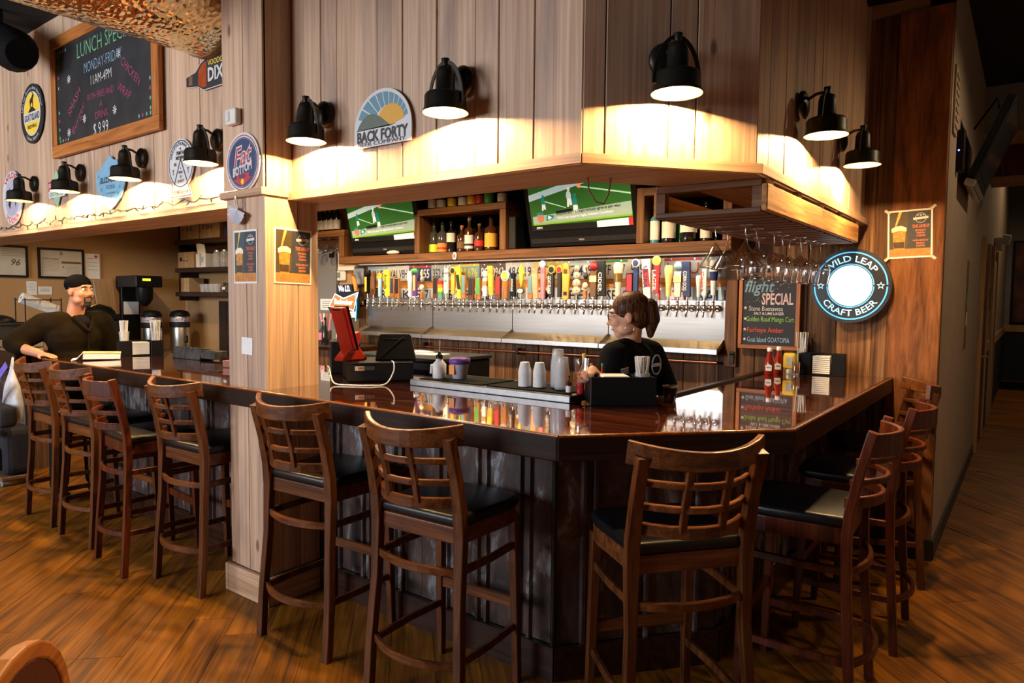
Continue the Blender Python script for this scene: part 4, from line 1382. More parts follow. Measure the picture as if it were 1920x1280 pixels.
TAPS = [(-5.545, 1.829, 1.579, 'curve', .05, ORANGE, None, None, None, 'beer tap with curved orange handle at the end of the row'),
        (-5.351, 1.836, 1.601, 'bottleish', .060, BLACK, YEL, None, None, 'beer tap with black and gold bottle handle'),
        (-5.265, 1.814, 1.591, 'plaque', .048, HANDD, BROWNP, None, None, 'beer tap with small dark brown plaque handle'),
        (-5.168, 1.802, 1.570, 'round', .052, SKYB, YEL, AMBER, None, 'beer tap with light blue handle and yellow round top'),
        (-5.057, 1.831, 1.576, 'slab', .066, FISHY, None, None, ('Swinolla', INK, .55), 'beer tap with broad bright yellow handle'),
        (-4.99, 1.758, 1.561, 'plaque', .042, HANDW, NAVY, None, None, 'beer tap with narrow navy panel on wood'),
        (-4.923, 1.752, 1.556, 'plaque', .050, HANDW, DKGREY, None, None, 'beer tap with charcoal panel on wood beside the navy one'),
        (-4.749, 1.816, 1.572, 'paddle', .052, WHITE, None, None, None, 'beer tap with plain white tapered handle near the purple one'),
        (-4.685, 1.845, 1.578, 'leafy', .056, PURPLE, YEL, None, None, 'beer tap with purple handle and green leafy crown'),
        (-4.594, 1.833, 1.553, 'bird', .062, GREYB, None, None, None, 'beer tap shaped like a grey heron'),
        (-4.416, 1.751, 1.559, 'plaque', .048, HANDD, DKGREY, None, None, 'beer tap with dark wood plaque after the heron'),
        (-4.356, 1.721, 1.555, 'stripes', .042, RED, None, None, None, 'beer tap with short rainbow striped handle'),
        (-4.284, 1.857, 1.604, 'cat', .052, WHITE, None, None, None, 'beer tap shaped like a white cat'),
        (-4.199, 1.845, 1.595, 'round', .056, AMBER, YEL, INK, None, 'beer tap with yellow round badge above an amber body'),
        (-4.122, 1.844, 1.557, 'slab', .042, LIME, INK, None, None, 'beer tap with lime green handle'),
        (-4.071, 1.771, 1.557, 'plaque', .040, HANDW, TEAL, None, None, 'beer tap with grey blue panel beside the lime one'),
        (-3.984, 1.742, 1.548, 'plaque', .052, HANDD, INK, None, None, 'beer tap with black panel on dark wood'),
        (-3.904, 1.741, 1.549, 'plaque', .048, HANDW, GRN, None, None, 'beer tap with green panel on light wood'),
        (-3.826, 1.810, 1.582, 'crown', .048, WHITE, WHITE, None, None, 'beer tap with all white round headed handle'),
        (-3.755, 1.845, 1.587, 'slab', .048, AMBER, YEL, None, None, 'beer tap with tall amber handle'),
        (-3.68, 1.752, 1.551, 'plaque', .048, HANDD, RED, None, None, 'beer tap with red panel on dark wood'),
        (-3.603, 1.801, 1.561, 'round', .076, HANDW, SKYB, AMBER, None, 'beer tap with blue and gold round badge on a wooden handle'),
        (-3.512, 1.777, 1.579, 'slab', .038, BLACK, None, None, ('AVONDALE', WHITE, .5), 'beer tap with slim black lettered handle'),
        (-3.435, 1.865, 1.598, 'fish', .07, FISHY, None, None, None, 'beer tap shaped like a yellow fish over an oval badge'),
        (-3.34, 1.753, 1.563, 'plaque', .042, HANDW, TEAL, None, None, 'beer tap with teal panel after the yellow fish'),
        (-3.284, 1.809, 1.563, 'slab', .046, SALMON, None, None, None, 'beer tap with plain salmon orange handle'),
        (-3.215, 1.877, 1.563, 'round', .052, PINK, SILVER, WHITE, None, 'beer tap with pink label and silver crest'),
        (-3.127, 1.836, 1.577, 'round', .058, INK, YEL, INK, ('GOAT ISLAND', WHITE, .38), 'beer tap with black lettered body and yellow round top'),
        (-3.052, 1.831, 1.578, 'round', .050, INK, YEL, RED, None, 'beer tap with black and red body and yellow round top'),
        (-2.992, 1.855, 1.557, 'board', .056, AMBER, None, None, None, 'beer tap shaped like an amber surfboard'),
        (-2.891, 1.836, 1.583, 'skull', .062, IVORY, None, None, None, 'beer tap made of stacked ivory skulls'),
        (-2.812, 1.838, 1.566, 'bird', .058, INK, None, None, None, 'beer tap shaped like a black pelican'),
        (-2.736, 1.865, 1.584, 'crown', .060, BROWNP, RED, None, None, 'beer tap with red head and gold shield'),
        (-2.656, 1.863, 1.588, 'slab', .058, DKGREY, None, None, ('CIDER', WHITE, .40), 'beer tap with charcoal handle and white vertical letters'),
        (-2.521, 1.844, 1.589, 'paddle', .064, CREAM, GOLD, None, ('Modelo', NAVY, .5), 'beer tap with cream handle above the barmaid'),
        (-2.423, 1.761, 1.585, 'plaque', .050, BLACK, RED, None, None, 'beer tap with low black and red plaque'),
        (-2.372, 1.868, 1.602, 'round', .054, NAVY, WHITE, NAVY, None, 'beer tap with navy body and white ring top'),
        (-2.275, 1.865, 1.570, 'slab', .056, WHITE, RED, None, ('ULTRA', NAVY, .55), 'beer tap with white and red tall handle'),
        (-2.203, 1.886, 1.610, 'round', .060, RED, GOLD, AMBER, ('LAGER', WHITE, .35), 'beer tap with red body and gold oval top'),
        (-2.109, 1.814, 1.591, 'paddle', .056, PALEY, None, None, None, 'beer tap with pale yellow glass shaped handle'),
        (-2.038, 1.847, 1.584, 'crown', .056, CREAM, SKYB, None, None, 'beer tap with cream body and blue oval top'),
        (-1.966, 1.838, 1.588, 'slab', .052, NAVY, None, None, ('CORN DOG', WHITE, .45), 'beer tap with navy lettered handle'),
        (-1.882, 1.738, 1.588, 'paddle', .036, WHITE, None, None, None, 'beer tap with short white tapered handle near the post'),
        (-1.839, 1.842, 1.592, 'round', .046, WHITE, CREAM, WHITE, ('Coors', RED, .42), 'beer tap with white handle and red script'),
        (-1.774, 1.840, 1.600, 'paddle', .056, WHITE, NAVY, None, None, 'beer tap with white handle and blue band, last in the row')]
for a in TAPS:
    tap(*a[:9], lab=a[9], tilt=(-.06 if a[3] == 'slab' else 0))
for x in (-2.59, -2.465, -2.31, -1.72 - .02):
    pass
# ------------------------------------------------------------------ things on and behind the bar
LEDGE = thing('steel_work_ledge', 'low stainless work ledge behind the long bar counter', 'work ledge', (0, 0, 0))
B((-2.62, 2.60, 1.095), (-1.62, 2.95, 1.128)).build('ledge_top', plain('dull dark steel', (.16, .155, .15), .4, .8), LEDGE, bevel=.003)
B((-2.60, 2.66, 0), (-1.74, 2.90, 1.095)).build('cabinet_body', DKGREY, LEDGE)
for i, (a, b) in enumerate(((-2.58, -2.15), (-2.12, -1.66))):
    m = MB().span((a, 2.63, 1.1285), (b, 2.90, 1.134)).build('bar_mat', BLACKM)
    tag(m, ('black rubber bar mat under the spray bottle and pail', 'black rubber bar mat under the stacked cups')[i], 'mat', 'rubber bar mats')
ZL = 1.1345
# stacked cups
CUPF = plain('white foam', (.80, .79, .76), .6)


def cup_pile(label, x, y, n, h, r0, r1, pitch, mat, group):
    t = thing('cup_stack', label, 'stacked cups', (x, y, ZL), 0, group)
    for i in range(n):
        z = i * pitch
        MB().lathe([(r1, z), (r1 * 1.04, z + .004), (r0, z + h)], 16, caps=False).build('cup', mat, t)
    MB().lathe([(.0001, (n - 1) * pitch + h), (r0, (n - 1) * pitch + h)], 16, caps=False).build('cup_bottom', mat, t)


cup_pile('short pile of upside-down white foam cups beside its twin', -1.955, 2.72, 9, .05, .022, .031, .0085, CUPF, 'white foam cups')
cup_pile('pile of upside-down white foam cups touching the clear cups', -1.885, 2.745, 9, .05, .022, .031, .0085, CUPF, 'white foam cups')
cup_pile('taller pile of clear plastic cups', -1.815, 2.80, 12, .09, .027, .036, .0085, GLASS_F, 'clear plastic cups')
cup_pile('lower pile of clear plastic cups', -1.755, 2.745, 10, .08, .027, .036, .0080, GLASS_F, 'clear plastic cups')
bottle('white mixer bottle with yellow cap on the ledge', -1.70, 2.85, ZL, .165, .024, PAPER, CREAM, YEL, 'small bottles on the ledge', 'slope')
bottle('small brown dropper bottle with pale label', -1.660, 2.655, 1.128, .085, .014, G_AMBER, PAPER, BLACK, 'small bottles on the ledge', 'round', None, (.12, .45))
bottle('small orange sauce bottle on the ledge', -1.645, 2.775, ZL, .105, .017, ORANGE, AMBER, WHITE, 'small bottles on the ledge')
bottle('amber bitters bottle with paper wrap', -1.665, 2.86, ZL, .120, .018, G_AMBER, PAPER, ORANGE, 'small bottles on the ledge')
bottle('slim hot sauce bottle with green cap', -1.605, 2.86, 1.128, .130, .013, RED, PAPER, GRN, 'small bottles on the ledge')
for i, z in enumerate((1.1285, 1.1605, 1.1925)):
    t = thing('spice_jar', ('red spice jar at the bottom of its pile', 'red spice jar in the middle of its pile', 'red capped spice jar on top of its pile')[i], 'jar', (-1.628, 2.70, z), 0, 'piled red spice jars')
    MB().lathe([(.019, 0), (.020, .003), (.020, .022), (.017, .024)], 14).build('jar_body', RED if i < 2 else ORANGE, t)
    MB().lathe([(.0195, .022), (.0195, .0315), (.0001, .0315)], 14).build('lid', RED, t)
# pitcher and pail
t = thing('spray_bottle', 'white translucent squeeze jug with black cap on the ledge', 'jug', (-2.50, 2.70, ZL))
MB().lathe([(.034, 0), (.036, .004), (.036, .075), (.020, .092), (.016, .105)], 16).build('jug_body', plain('milky plastic', (.70, .70, .66), .4), t)
MB().lathe([(.019, .104), (.019, .122), (.010, .128), (.006, .140)], 12).build('cap', BLACK, t)
MB().tube([(-.034, 0, .07), (-.058, 0, .066), (-.062, 0, .02)], .006, 8).build('handle', PAPER, t)
MB().tube([(0, 0, .13), (.003, 0, .20)], .0016, 6).build('straw', WHITE, t)
t = thing('plastic_pail', 'small clear pail with purple cloth over its rim', 'pail', (-2.405, 2.755, ZL))
MB().lathe([(.036, 0), (.038, .003), (.050, .095)], 18, caps=False).build('pail_body', plain('cloudy plastic', (.42, .38, .44), .35), t)
MB().lathe([(.053, .078), (.058, .088), (.055, .108), (.030, .114), (.0001, .108)], 14).build('cloth', PURPLE, t)
MB().prism(rect(-.018, .025, .018, .075), .002, None, (-.012, -.052, 0)).build('sticker', ORANGE, t)

# napkin and straw caddies
def caddy(label, loc, rz, w=.27, d=.15, h=.125, napkin=True, front=False):
    t = thing('napkin_caddy', label, 'caddy', loc, rz, 'black napkin caddies')
    for y in (-d / 2, d / 2 - .008):
        if y < 0 and front:
            B((-w / 2, y, 0), (-w * .22, y + .008, h)).build('front_panel', BLACK, t, bevel=.002)
            B((w * .22, y, 0), (w / 2, y + .008, h)).build('front_panel', BLACK, t, bevel=.002)
        else:
            B((-w / 2, y, 0), (w / 2, y + .008, h)).build('side_panel', BLACK, t, bevel=.002)
    for x in (-w / 2, -w * .22, w * .22, w / 2 - .008):
        B((x, -d / 2 + .008, .006), (x + .008, d / 2 - .008, h * .97)).build('divider', BLACK, t)
    B((-w / 2 + .004, -d / 2 + .004, 0), (w / 2 - .004, d / 2 - .004, .006)).build('base', BLACK, t)
    if napkin:
        n = 9
        for i in range(n):
            z = .010 + i * (h * .92 - .012) / n
            B((-w * .19, -d / 2 + .004, z), (w * .185, d / 2 - .012, z + (h * .92) / n - .0035)).build('napkin', PAPER, t)
    return t


def straw_cup(label, loc, h=.10, r=.036, n=26, sh=.185, mat=None):
    t = thing('straw_cup', label, 'cup of straws', loc, 0, 'cups of wrapped straws')
    MB().lathe([(r * .75, 0), (r * .76, .003), (r, h)], 16, caps=False).build('cup', mat or GLASS_F, t)
    MB().lathe([(.0001, .001), (r * .74, .001)], 16, caps=False).build('cup_bottom', mat or GLASS_F, t)
    me = MB().cyl((0, 0, 0), (0, 0, sh), .0034, n=6).mesh('straw')
    me.materials.append(PAPER)
    rr = random.Random(int(loc[0] * 1000))
    for i in range(n):
        a, q = rr.uniform(0, 2 * PI), math.sqrt(rr.random()) * r * .66
        o = link('straw', me, None, t, (q * math.cos(a), q * math.sin(a), .004))
        o.rotation_euler = (rr.uniform(-.10, .10), rr.uniform(-.10, .10), 0)
    return t


caddy('black napkin caddy at the bar corner, in front of the barmaid', (-1.455, 2.755, ZC + .0005), .70, .29, .16, .125, False)
o = MB().box((0, 0, 0), (.12, .12, .055)).build('napkin_pile', PAPER, None, (-1.475, 2.735, ZC + .10), (0, 0, .70), bevel=.004)
tag(o, 'white napkin pile lying in the corner caddy', 'napkins')
straw_cup('clear cup packed with straws in the corner caddy', (-1.375, 2.815, ZC + .0075), .13, .034, 30, .20)
caddy('black napkin caddy with white napkins by the back wall', (-1.045, 4.71, ZC + .0005), .10, .27, .12, .135, True, True)
straw_cup('cup of straws standing behind the ketchup', (-1.185, 4.775, ZC + .0005), .16, .034, 22, .26)
caddy('black napkin caddy at the far end of the long bar', (-5.51, 2.55, ZC + .0005), math.radians(72), .31, .14, .115, True, True)
straw_cup('cup of white straws on the far caddy, nearer the man', (-5.545, 2.45, ZC + .065), .12, .036, 28, .20)
straw_cup('cup of white straws on the far caddy, nearer the pillar', (-5.475, 2.655, ZC + .065), .12, .036, 28, .20)

# condiments by the back wall
def ketchup(label, x, y):
    t = thing('ketchup_bottle', label, 'ketchup bottle', (x, y, ZC + .0005), 0, 'glass ketchup bottles')
    MB().lathe([(.028, 0), (.030, .004), (.030, .05), (.027, .085), (.016, .125), (.013, .150)], 10).build('bottle_body', plain('ketchup red', (.30, .02, .012), .12, spec=.6), t)
    MB().lathe([(.0155, .148), (.0155, .172), (.0001, .173)], 14).build('cap', WHITE, t)
    MB().prism([(-.018, .026), (.018, .026), (.020, .06), (0, .070), (-.020, .06)], .002, None, (.005, -.0325, 0)).build('label_print', PAPER, t)
    write(t, 'HEINZ', NAVY, w=.028, h=.008, cx=.005, cz=.048, y=-.0335, bold=.02)


ketchup('ketchup bottle in front by the flight chalkboard', -1.305, 4.47)
ketchup('ketchup bottle behind the front one', -1.285, 4.60)
t = thing('mustard_bottle', 'yellow mustard squeeze bottle standing upside down', 'mustard bottle', (-1.215, 4.60, ZC + .0005))
MB().lathe([(.020, 0), (.022, .003), (.022, .026), (.018, .030)], 16).build('cap', WHITE, t)
B((-.040, -.022, .030), (.040, .022, .135)).build('bottle_body', YEL, t, bevel=.016, seg=3)
MB().prism(rect(-.016, .055, .022, .110), .002, None, (0, -.0245, 0)).build('label_print', plain('grey label', (.45, .45, .42), .5), t)
t = thing('toothpick_glass', 'small clear glass holding toothpicks', 'glass', (-1.165, 4.55, ZC + .0005))
MB().lathe([(.022, .0), (.024, .012), (.025, .085)], 18, caps=False).build('glass_wall', GLASS, t)
MB().lathe([(.0001, 0), (.022, 0), (.022, .010), (.0001, .010)], 18, caps=False).build('glass_base', GLASS_F, t)
me = MB().cyl((0, 0, 0), (0, 0, .062), .0012, n=5).mesh('toothpick')
me.materials.append(LATH)
rr = random.Random(3)
for i in range(40):
    a, q = rr.uniform(0, 2 * PI), math.sqrt(rr.random()) * .019
    o = link('toothpick', me, None, t, (q * math.cos(a), q * math.sin(a), .011), (rr.uniform(-.12, .12), rr.uniform(-.12, .12), 0))
t = thing('shaker_tin', 'steel shaker tin at the inner edge of the counter', 'shaker tin', (-1.315, 2.985, ZC + .0005))
MB().lathe([(.024, 0), (.026, .003), (.034, .070), (.035, .070), (.033, .060)], 18).build('tin_body', CHROME, t)
MB().lathe([(.0352, .064), (.0362, .067), (.0352, .070)], 18, caps=False).build('rim', STEEL, t)

# ---- till: cash drawer, terminal, tablet, printer, cable
RZ = math.radians(56)
fx, fy = math.cos(RZ), math.sin(RZ)


def on_drawer(u, v):   # u along the drawer front, v back from the front edge
    return (-2.915 + fx * u - fy * v, 2.445 + fy * u + fx * v)


cx, cy = on_drawer(.17, .19)
t = thing('cash_drawer', 'black cash drawer under the red terminal', 'cash drawer', (cx, cy, ZC + .0005), RZ)
B((-.175, -.185, 0), (.175, .19, .108)).build('drawer_body', BLACK, t, bevel=.004)
B((-.172, -.189, .012), (.172, -.183, .098)).build('drawer_front', DKGREY, t)
B((-.145, -.192, .066), (-.095, -.188, .090)).build('sticker', PAPER, t)
flat(t, 'sticker_print', rect(-.128, .072, -.098, .084), ORANGE, -.1925)
for i in range(5):
    B((-.088 + i * .010, -.191, .068), (-.082 + i * .010, -.188, .088)).build('vent_slot', GREY, t)
ZD = ZC + .1095
cx, cy = on_drawer(.02, .17)
POSR = plain('red terminal plastic', srgb(176, 18, 26), .35, var=.04)
POSO = plain('orange red terminal base', srgb(206, 52, 24), .35, var=.04)
t = thing('payment_terminal', 'red payment terminal standing on the cash drawer', 'payment terminal', (cx, cy, ZD), math.radians(84))
MB().prism([(-.085, 0), (.085, 0), (.085, .010), (.030, .080), (.050, .135), (.035, .165), (-.005, .150), (.000, .095), (-.070, .022)], .085, None, (0, -.04, 0)).build('stand', POSO, t, bevel=.008, seg=2)
m = Matrix.Rotation(math.radians(-16), 3, 'Y')
MB().box((.02, .0, .20), (.030, .13, .25), 0, None).build('screen_back', POSR, t, (-.01, 0, -.02), (0, math.radians(-16), 0), bevel=.008, seg=2)
MB().box((.040, 0, .20), (.014, .135, .255)).build('screen_bezel', BLACK, t, (-.01, 0, -.02), (0, math.radians(-16), 0), bevel=.004)
MB().box((.02, 0, .315), (.034, .07, .012)).build('card_slot', BLACK, t, (-.01, 0, -.02), (0, math.radians(-16), 0))
write(t, 'Heartland', WHITE, w=.045, h=.010, cx=-.015, cz=.052, y=-.042, shear=.1)
cx, cy = on_drawer(.265, .12)
t = thing('counter_tablet', 'black tablet in a rugged case on the cash drawer', 'tablet', (cx, cy, ZD), RZ - math.radians(6))
m = Matrix.Rotation(math.radians(-24), 3, 'X')
MB().prism([(-.115, .0), (.115, .0), (.09, .150), (.08, .158), (-.08, .158), (-.09, .150)], .022, m, (0, -.03, .004)).build('tablet_case', BLACK, t, bevel=.006, seg=2)
MB().bar((-.06, -.026, .05), (.05, .018, .135), .006, .003).build('hand_strap', DKGREY, t)
MB().bar((0, .02, .12), (0, .09, .004), .12, .006).build('kickstand', DKGREY, t)
t = thing('receipt_printer', 'black receipt printer with blue display beside the pillar', 'printer', (-3.36, 2.78, ZC + .0005), math.radians(50))
B((-.09, -.09, 0), (.09, .09, .20)).build('printer_body', BLACK, t, bevel=.01, seg=2)
flat(t, 'display', rect(.03, .125, .085, .145), glow('blue display', (.25, .45, 1.0), 1.6), -.0915)
flat(t, 'display', rect(.035, .075, .085, .092), glow('blue display', (.25, .45, 1.0), 1.6), -.0915)
B((-.05, -.07, .20), (.05, .05, .225)).build('paper_cover', DKGREY, t, bevel=.005)
CABLE = plain('white cable', (.75, .75, .75), .4)
p = [(-3.20, 2.52, 1.165), (-3.12, 2.47, 1.160), (-3.02, 2.40, 1.128), (-2.91, 2.34, 1.104), (-2.82, 2.37, 1.1005), (-2.74, 2.42, 1.1005), (-2.70, 2.50, 1.104), (-2.725, 2.58, 1.16), (-2.745, 2.602, 1.205), (-2.79, 2.63, 1.212)]
fine = []
for i in range(len(p) - 1):
    a, b, c, d_ = Vector(p[max(i - 1, 0)]), Vector(p[i]), Vector(p[i + 1]), Vector(p[min(i + 2, len(p) - 1)])
    for k in range(5):
        s = k / 5
        fine.append(.5 * ((2 * b) + (c - a) * s + (2 * a - 5 * b + 4 * c - d_) * s * s + (3 * b - a - 3 * c + d_) * s ** 3))
fine.append(Vector(p[-1]))
tag(MB().tube(fine, .0038, 8).build('charging_cable', CABLE), 'white charging cable looping over the counter by the till', 'cable')

# black cooler behind the till, back counter with mixers
t = thing('bar_cooler', 'black under-counter cooler with steel top behind the till', 'cooler', (0, 0, 0))
B((-3.92, 3.32, 0), (-3.08, 3.86, 1.135)).build('cooler_body', BLACK, t, bevel=.01)
B((-3.93, 3.31, 1.135), (-3.07, 3.87, 1.160)).build('cooler_top', DKGREY, t, bevel=.004)
B((-3.80, 3.305, .12), (-3.52, 3.32, 1.08)).build('door', BLACKM, t)
B((-3.48, 3.305, .12), (-3.18, 3.32, 1.08)).build('door', BLACKM, t)
for i, (x, y, rz) in enumerate(((-3.36, 3.55, .2), (-3.60, 3.66, -.3))):
    o = MB().box((0, 0, .004), (.21, .15, .007)).build('menu_card', PAPER, None, (x, y, 1.1605), (0, 0, rz))
    tag(o, ('white card lying at the near end of the cooler top', 'white card lying on the cooler top behind the other')[i], 'card', 'cards on the cooler')
t = thing('mixer_counter', 'dark back counter holding mixers left of the taps', 'counter', (0, 0, 0))
B((-6.45, 4.20, 0), (-5.10, 4.80, 1.06)).build('cabinet_body', BARN, t)
B((-6.47, 4.17, 1.06), (-5.08, 4.80, 1.095)).build('countertop', EDGE_X, t, bevel=.004)
for x, y, h, r, b, l, c, txt in ((-5.52, 4.32, .27, .034, G_DARK, None, BLACK, 'dark bottle by the lit bow-tie sign'), (-5.40, 4.40, .26, .034, G_AMBER, PAPER, WHITE, 'amber bottle with pale label by the splash panel'),
                                 (-5.62, 4.36, .24, .036, G_CLEAR, PINK, PINK, 'clear bottle with pink pourer by the pillar'), (-5.72, 4.30, .25, .034, G_GRN, None, PINK, 'green bottle with pink pourer by the pillar'),
                                 (-5.82, 4.34, .27, .034, G_CLEAR, None, GRN, 'clear bottle with green cap by the pillar')):
    bottle(txt, x, y, 1.0955, h, r, b, l, c, 'mixer bottles by the pillar', 'slope')
t = thing('utensil_crock', 'steel crock with pink handled bar tools by the pillar', 'crock', (-5.68, 4.46, 1.0955))
MB().lathe([(.05, 0), (.052, .004), (.055, .13)], 16, caps=False).build('crock_body', STEEL, t)
for dx, dy, m_ in ((-.06, .0, PINK), (.03, .02, PINK), (.0, -.03, CREAM), (-.02, .03, HANDW)):
    MB().tube([(dx * .4, dy * .4, .01), (dx * 1.6, dy, .30)], [.006, .010], 8).build('tool', m_, t)
# copper pipe running below the trays
COPPER = plain('copper pipe', (.55, .22, .10), .3, .9)
pp = thing('copper_pipe', 'copper pipe running along the wall below the drip trays', 'pipe', (0, 0, 0))
MB().tube([(-5.3, 4.76, 1.095), (-4.2, 4.76, 1.105), (-1.75, 4.76, 1.125)], .011, 8).build('pipe_run', COPPER, pp)
for x in (-4.6, -3.5, -2.4):
    B((x - .012, 4.745, 1.085), (x + .012, 4.80, 1.14)).build('pipe_clip', BRONZE, pp)
# bottle opener on the post
t = thing('bottle_opener', 'black iron bottle opener mounted beside the flight chalkboard', 'bottle opener', (-1.655, 4.787, 1.165))
B((-.016, -.006, -.045), (.016, 0, .045)).build('plate', BRONZE, t, bevel=.003)
MB().tube([(-.014, -.006, .02), (0, -.03, .03), (.014, -.006, .02)], .005, 6).build('hook', BRONZE, t)

# ---- long counter, far part
t = thing('paperback_book', 'thick book lying face down on the far end of the bar', 'book', (-5.33, 2.20, ZC + .0005), math.radians(66))
BKC = plain('cream book cover', srgb(222, 190, 120), .5)
MB().prism([(-.115, .008), (.115, .004), (.118, .045), (-.112, .052)], .165, None, (0, -.0825, 0)).build('page_block', PAPER, t, bevel=.003)
MB().prism([(-.117, .052), (.120, .045), (.120, .048), (-.117, .055)], .172, None, (0, -.086, 0)).build('cover', BKC, t)
MB().sweep([(-.118, 0, .05), (-.135, 0, .03), (-.155, 0, .008), (-.185, 0, .003)], [(-.085, -.0015), (.085, -.0015), (.085, .0015), (-.085, .0015)], up=(0, 0, 1)).build('curled_page', PAPER, t)
MB().tube([(.02, -.02, .0515), (.045, -.045, .051), (.075, -.02, .0505)], .003, 6).build('scribble', BROWNP, t)
WORN = plain('worn black paint', (.03, .028, .026), .45, var=.9, scale=18)
t = thing('ticket_rail', 'long worn black metal box on the counter before the pillar', 'metal box', (-4.93, 2.66, ZC + .0005), math.radians(4))
MB().prism([(-.06, 0), (.06, 0), (.045, .075), (-.035, .088)], .34, Matrix.Rotation(PI / 2, 3, 'Z'), (.17, 0, 0)).build('box_body', WORN, t, bevel=.004)
B((.172, -.05, .012), (.34, .05, .07)).build('end_tray', WORN, t, bevel=.004)
t = thing('coin_box', 'small dull red box beside the pillar', 'box', (-4.13, 2.50, ZC + .0005), .3)
B((-.055, -.04, 0), (.055, .04, .042)).build('box_body', plain('dull red card', srgb(120, 70, 58), .6), t, bevel=.004)
B((-.056, -.041, .030), (.056, .041, .046)).build('lid', plain('dull red card', srgb(120, 70, 58), .6), t, bevel=.003)
t = thing('paper_roll', 'white till roll lying against the pillar', 'paper roll', (-3.93, 2.44, ZC + .022), .3)
MB().cyl((-.05, 0, 0), (.05, 0, 0), .022, n=16).build('roll', PAPER, t)
MB().cyl((-.0505, 0, 0), (.0505, 0, 0), .007, n=10).build('core', CARD, t)
# ------------------------------------------------------------------ signs on the header and pillar (all facing -y before turning)
def sign_disc(name, label, cat, loc, rx, rz_, mat, th=.006, rot=(0, 0, 0), rim=None):
    t = thing(name, label, cat, loc, 0, None, rot)
    MB().prism(ell(rx, rz_, 40), th, None, (0, -th, 0)).build('sign_plate', mat, t)
    if rim:
        ring(t, 'sign_rim', rx, rz_, rim[0], rim[1], -th - .0006)
    return t


def ring(t, name, rx, rz_, w, mat, y, a0=0, a1=2 * PI, n=48, cx=0, cz=0):
    k = n + 1
    o = [(cx + rx * math.cos(a0 + (a1 - a0) * i / n), y, cz + rz_ * math.sin(a0 + (a1 - a0) * i / n)) for i in range(k)]
    q = [(cx + (rx - w) * math.cos(a0 + (a1 - a0) * i / n), y, cz + (rz_ - w) * math.sin(a0 + (a1 - a0) * i / n)) for i in range(k)]
    me = bpy.data.meshes.new(name)
    me.from_pydata(o + q, [], [(i, i + 1, k + i + 1, k + i) for i in range(n)])
    return link(name, me, mat, t)


def star(cx, cz, r, n=5, rot=PI / 2, inner=.45):
    return [(cx + (r if i % 2 == 0 else r * inner) * math.cos(rot + PI * i / n), cz + (r if i % 2 == 0 else r * inner) * math.sin(rot + PI * i / n)) for i in range(2 * n)]


YH = 2.144
# arched sunrise sign
t = thing('beer_sign', 'arched metal sunrise beer sign on the header', 'sign', (-2.327, YH - .002, 2.232))
arch = [(-.183, 0), (.180, .0), (.183, .04)] + ell(.183, .175, 26, 0, PI, 0, .070) + [(-.183, .04)]
SGW = plain('sign white', (.62, .62, .62), .4, var=.02)
MB().prism(arch, .006, None, (0, -.006, 0)).build('sign_plate', SGW, t)
SKYC = plain('sign steel blue', srgb(92, 136, 154), .45, var=.03)
for i in range(10):
    a0 = math.radians(14 + i * 15.6)
    a1 = a0 + math.radians(13.2)
    cx, cz = .045, .085
    def hit(a):
        lo, hi = .01, .5
        for _ in range(30):
            m = (lo + hi) / 2
            x, z = cx + m * math.cos(a), cz + m * math.sin(a)
            inside = (x / .168) ** 2 + ((z - .070) / .160) ** 2 < 1
            lo, hi = (m, hi) if inside else (lo, m)
        return (cx + lo * math.cos(a), cz + lo * math.sin(a))
    am = (a0 + a1) / 2
    if 1:
        q0, qm, q1 = hit(a0), hit(am), hit(a1)
        flat(t, 'sky_ray', [(cx + .098 * math.cos(a0), cz + .086 * math.sin(a0)), q0, qm, q1, (cx + .098 * math.cos(a1), cz + .086 * math.sin(a1))], SKYC, -.0066)
flat(t, 'sun', ell(.083, .072, 20, 0, PI, .055, .100) + [(0.0, .088), (.06, .082)], plain('sign sun yellow', srgb(214, 158, 36), .45, var=.02), -.0070)
flat(t, 'hill', [(-.168, .080)] + [(-.165 + .22 * i / 12, .078 + .066 * math.sin(PI * (i / 12) ** .8)) for i in range(13)] + [(.09, .084)], plain('sign hill green', srgb(82, 98, 82), .45, var=.02), -.0074)
write(t, 'BACK FORTY', INK, w=.325, h=.046, cz=.048, y=-.0080, bold=.035)
write(t, 'BEER COMPANY.', INK, w=.31, h=.017, cz=.014, y=-.0080)

# oval red, white and blue sign on the pillar
t = sign_disc('beer_sign', 'oval red white and blue beer sign on the pillar', 'sign', (-3.172, 1.990, 2.222), .148, .148, SGW)
ring(t, 'red_ring', .136, .136, .005, RED, -.0068)
flat(t, 'blue_field', ell(.124, .124, 36), NAVY, -.0072)
ring(t, 'blue_trim', .120, .120, .003, TEAL, -.0074)
write(t, 'Fat', SGW, w=.160, h=.100, cx=.004, cz=.035, y=-.0078, bold=.045, shear=.25, slope=.15)
write(t, 'Fat', RED, w=.146, h=.094, cx=.004, cz=.036, y=-.0084, bold=.0, shear=.25, slope=.15)
write(t, 'BOTTOM', SGW, w=.165, h=.040, cz=-.030, y=-.0084, bold=.04, slope=.18)
flat(t, 'red_arrow', [(-.05, -.052), (.06, -.052), (.055, -.072), (.080, -.075), (0, -.118), (-.080, -.082), (-.05, -.078)], RED, -.0078)
write(t, 'BEER', NAVY, w=.06, h=.018, cz=-.066, y=-.0084, bold=.03)
flat(t, 'yellow_dot', ell(.014, .014, 14, 0, 2 * PI, 0, -.093), YEL, -.0084)

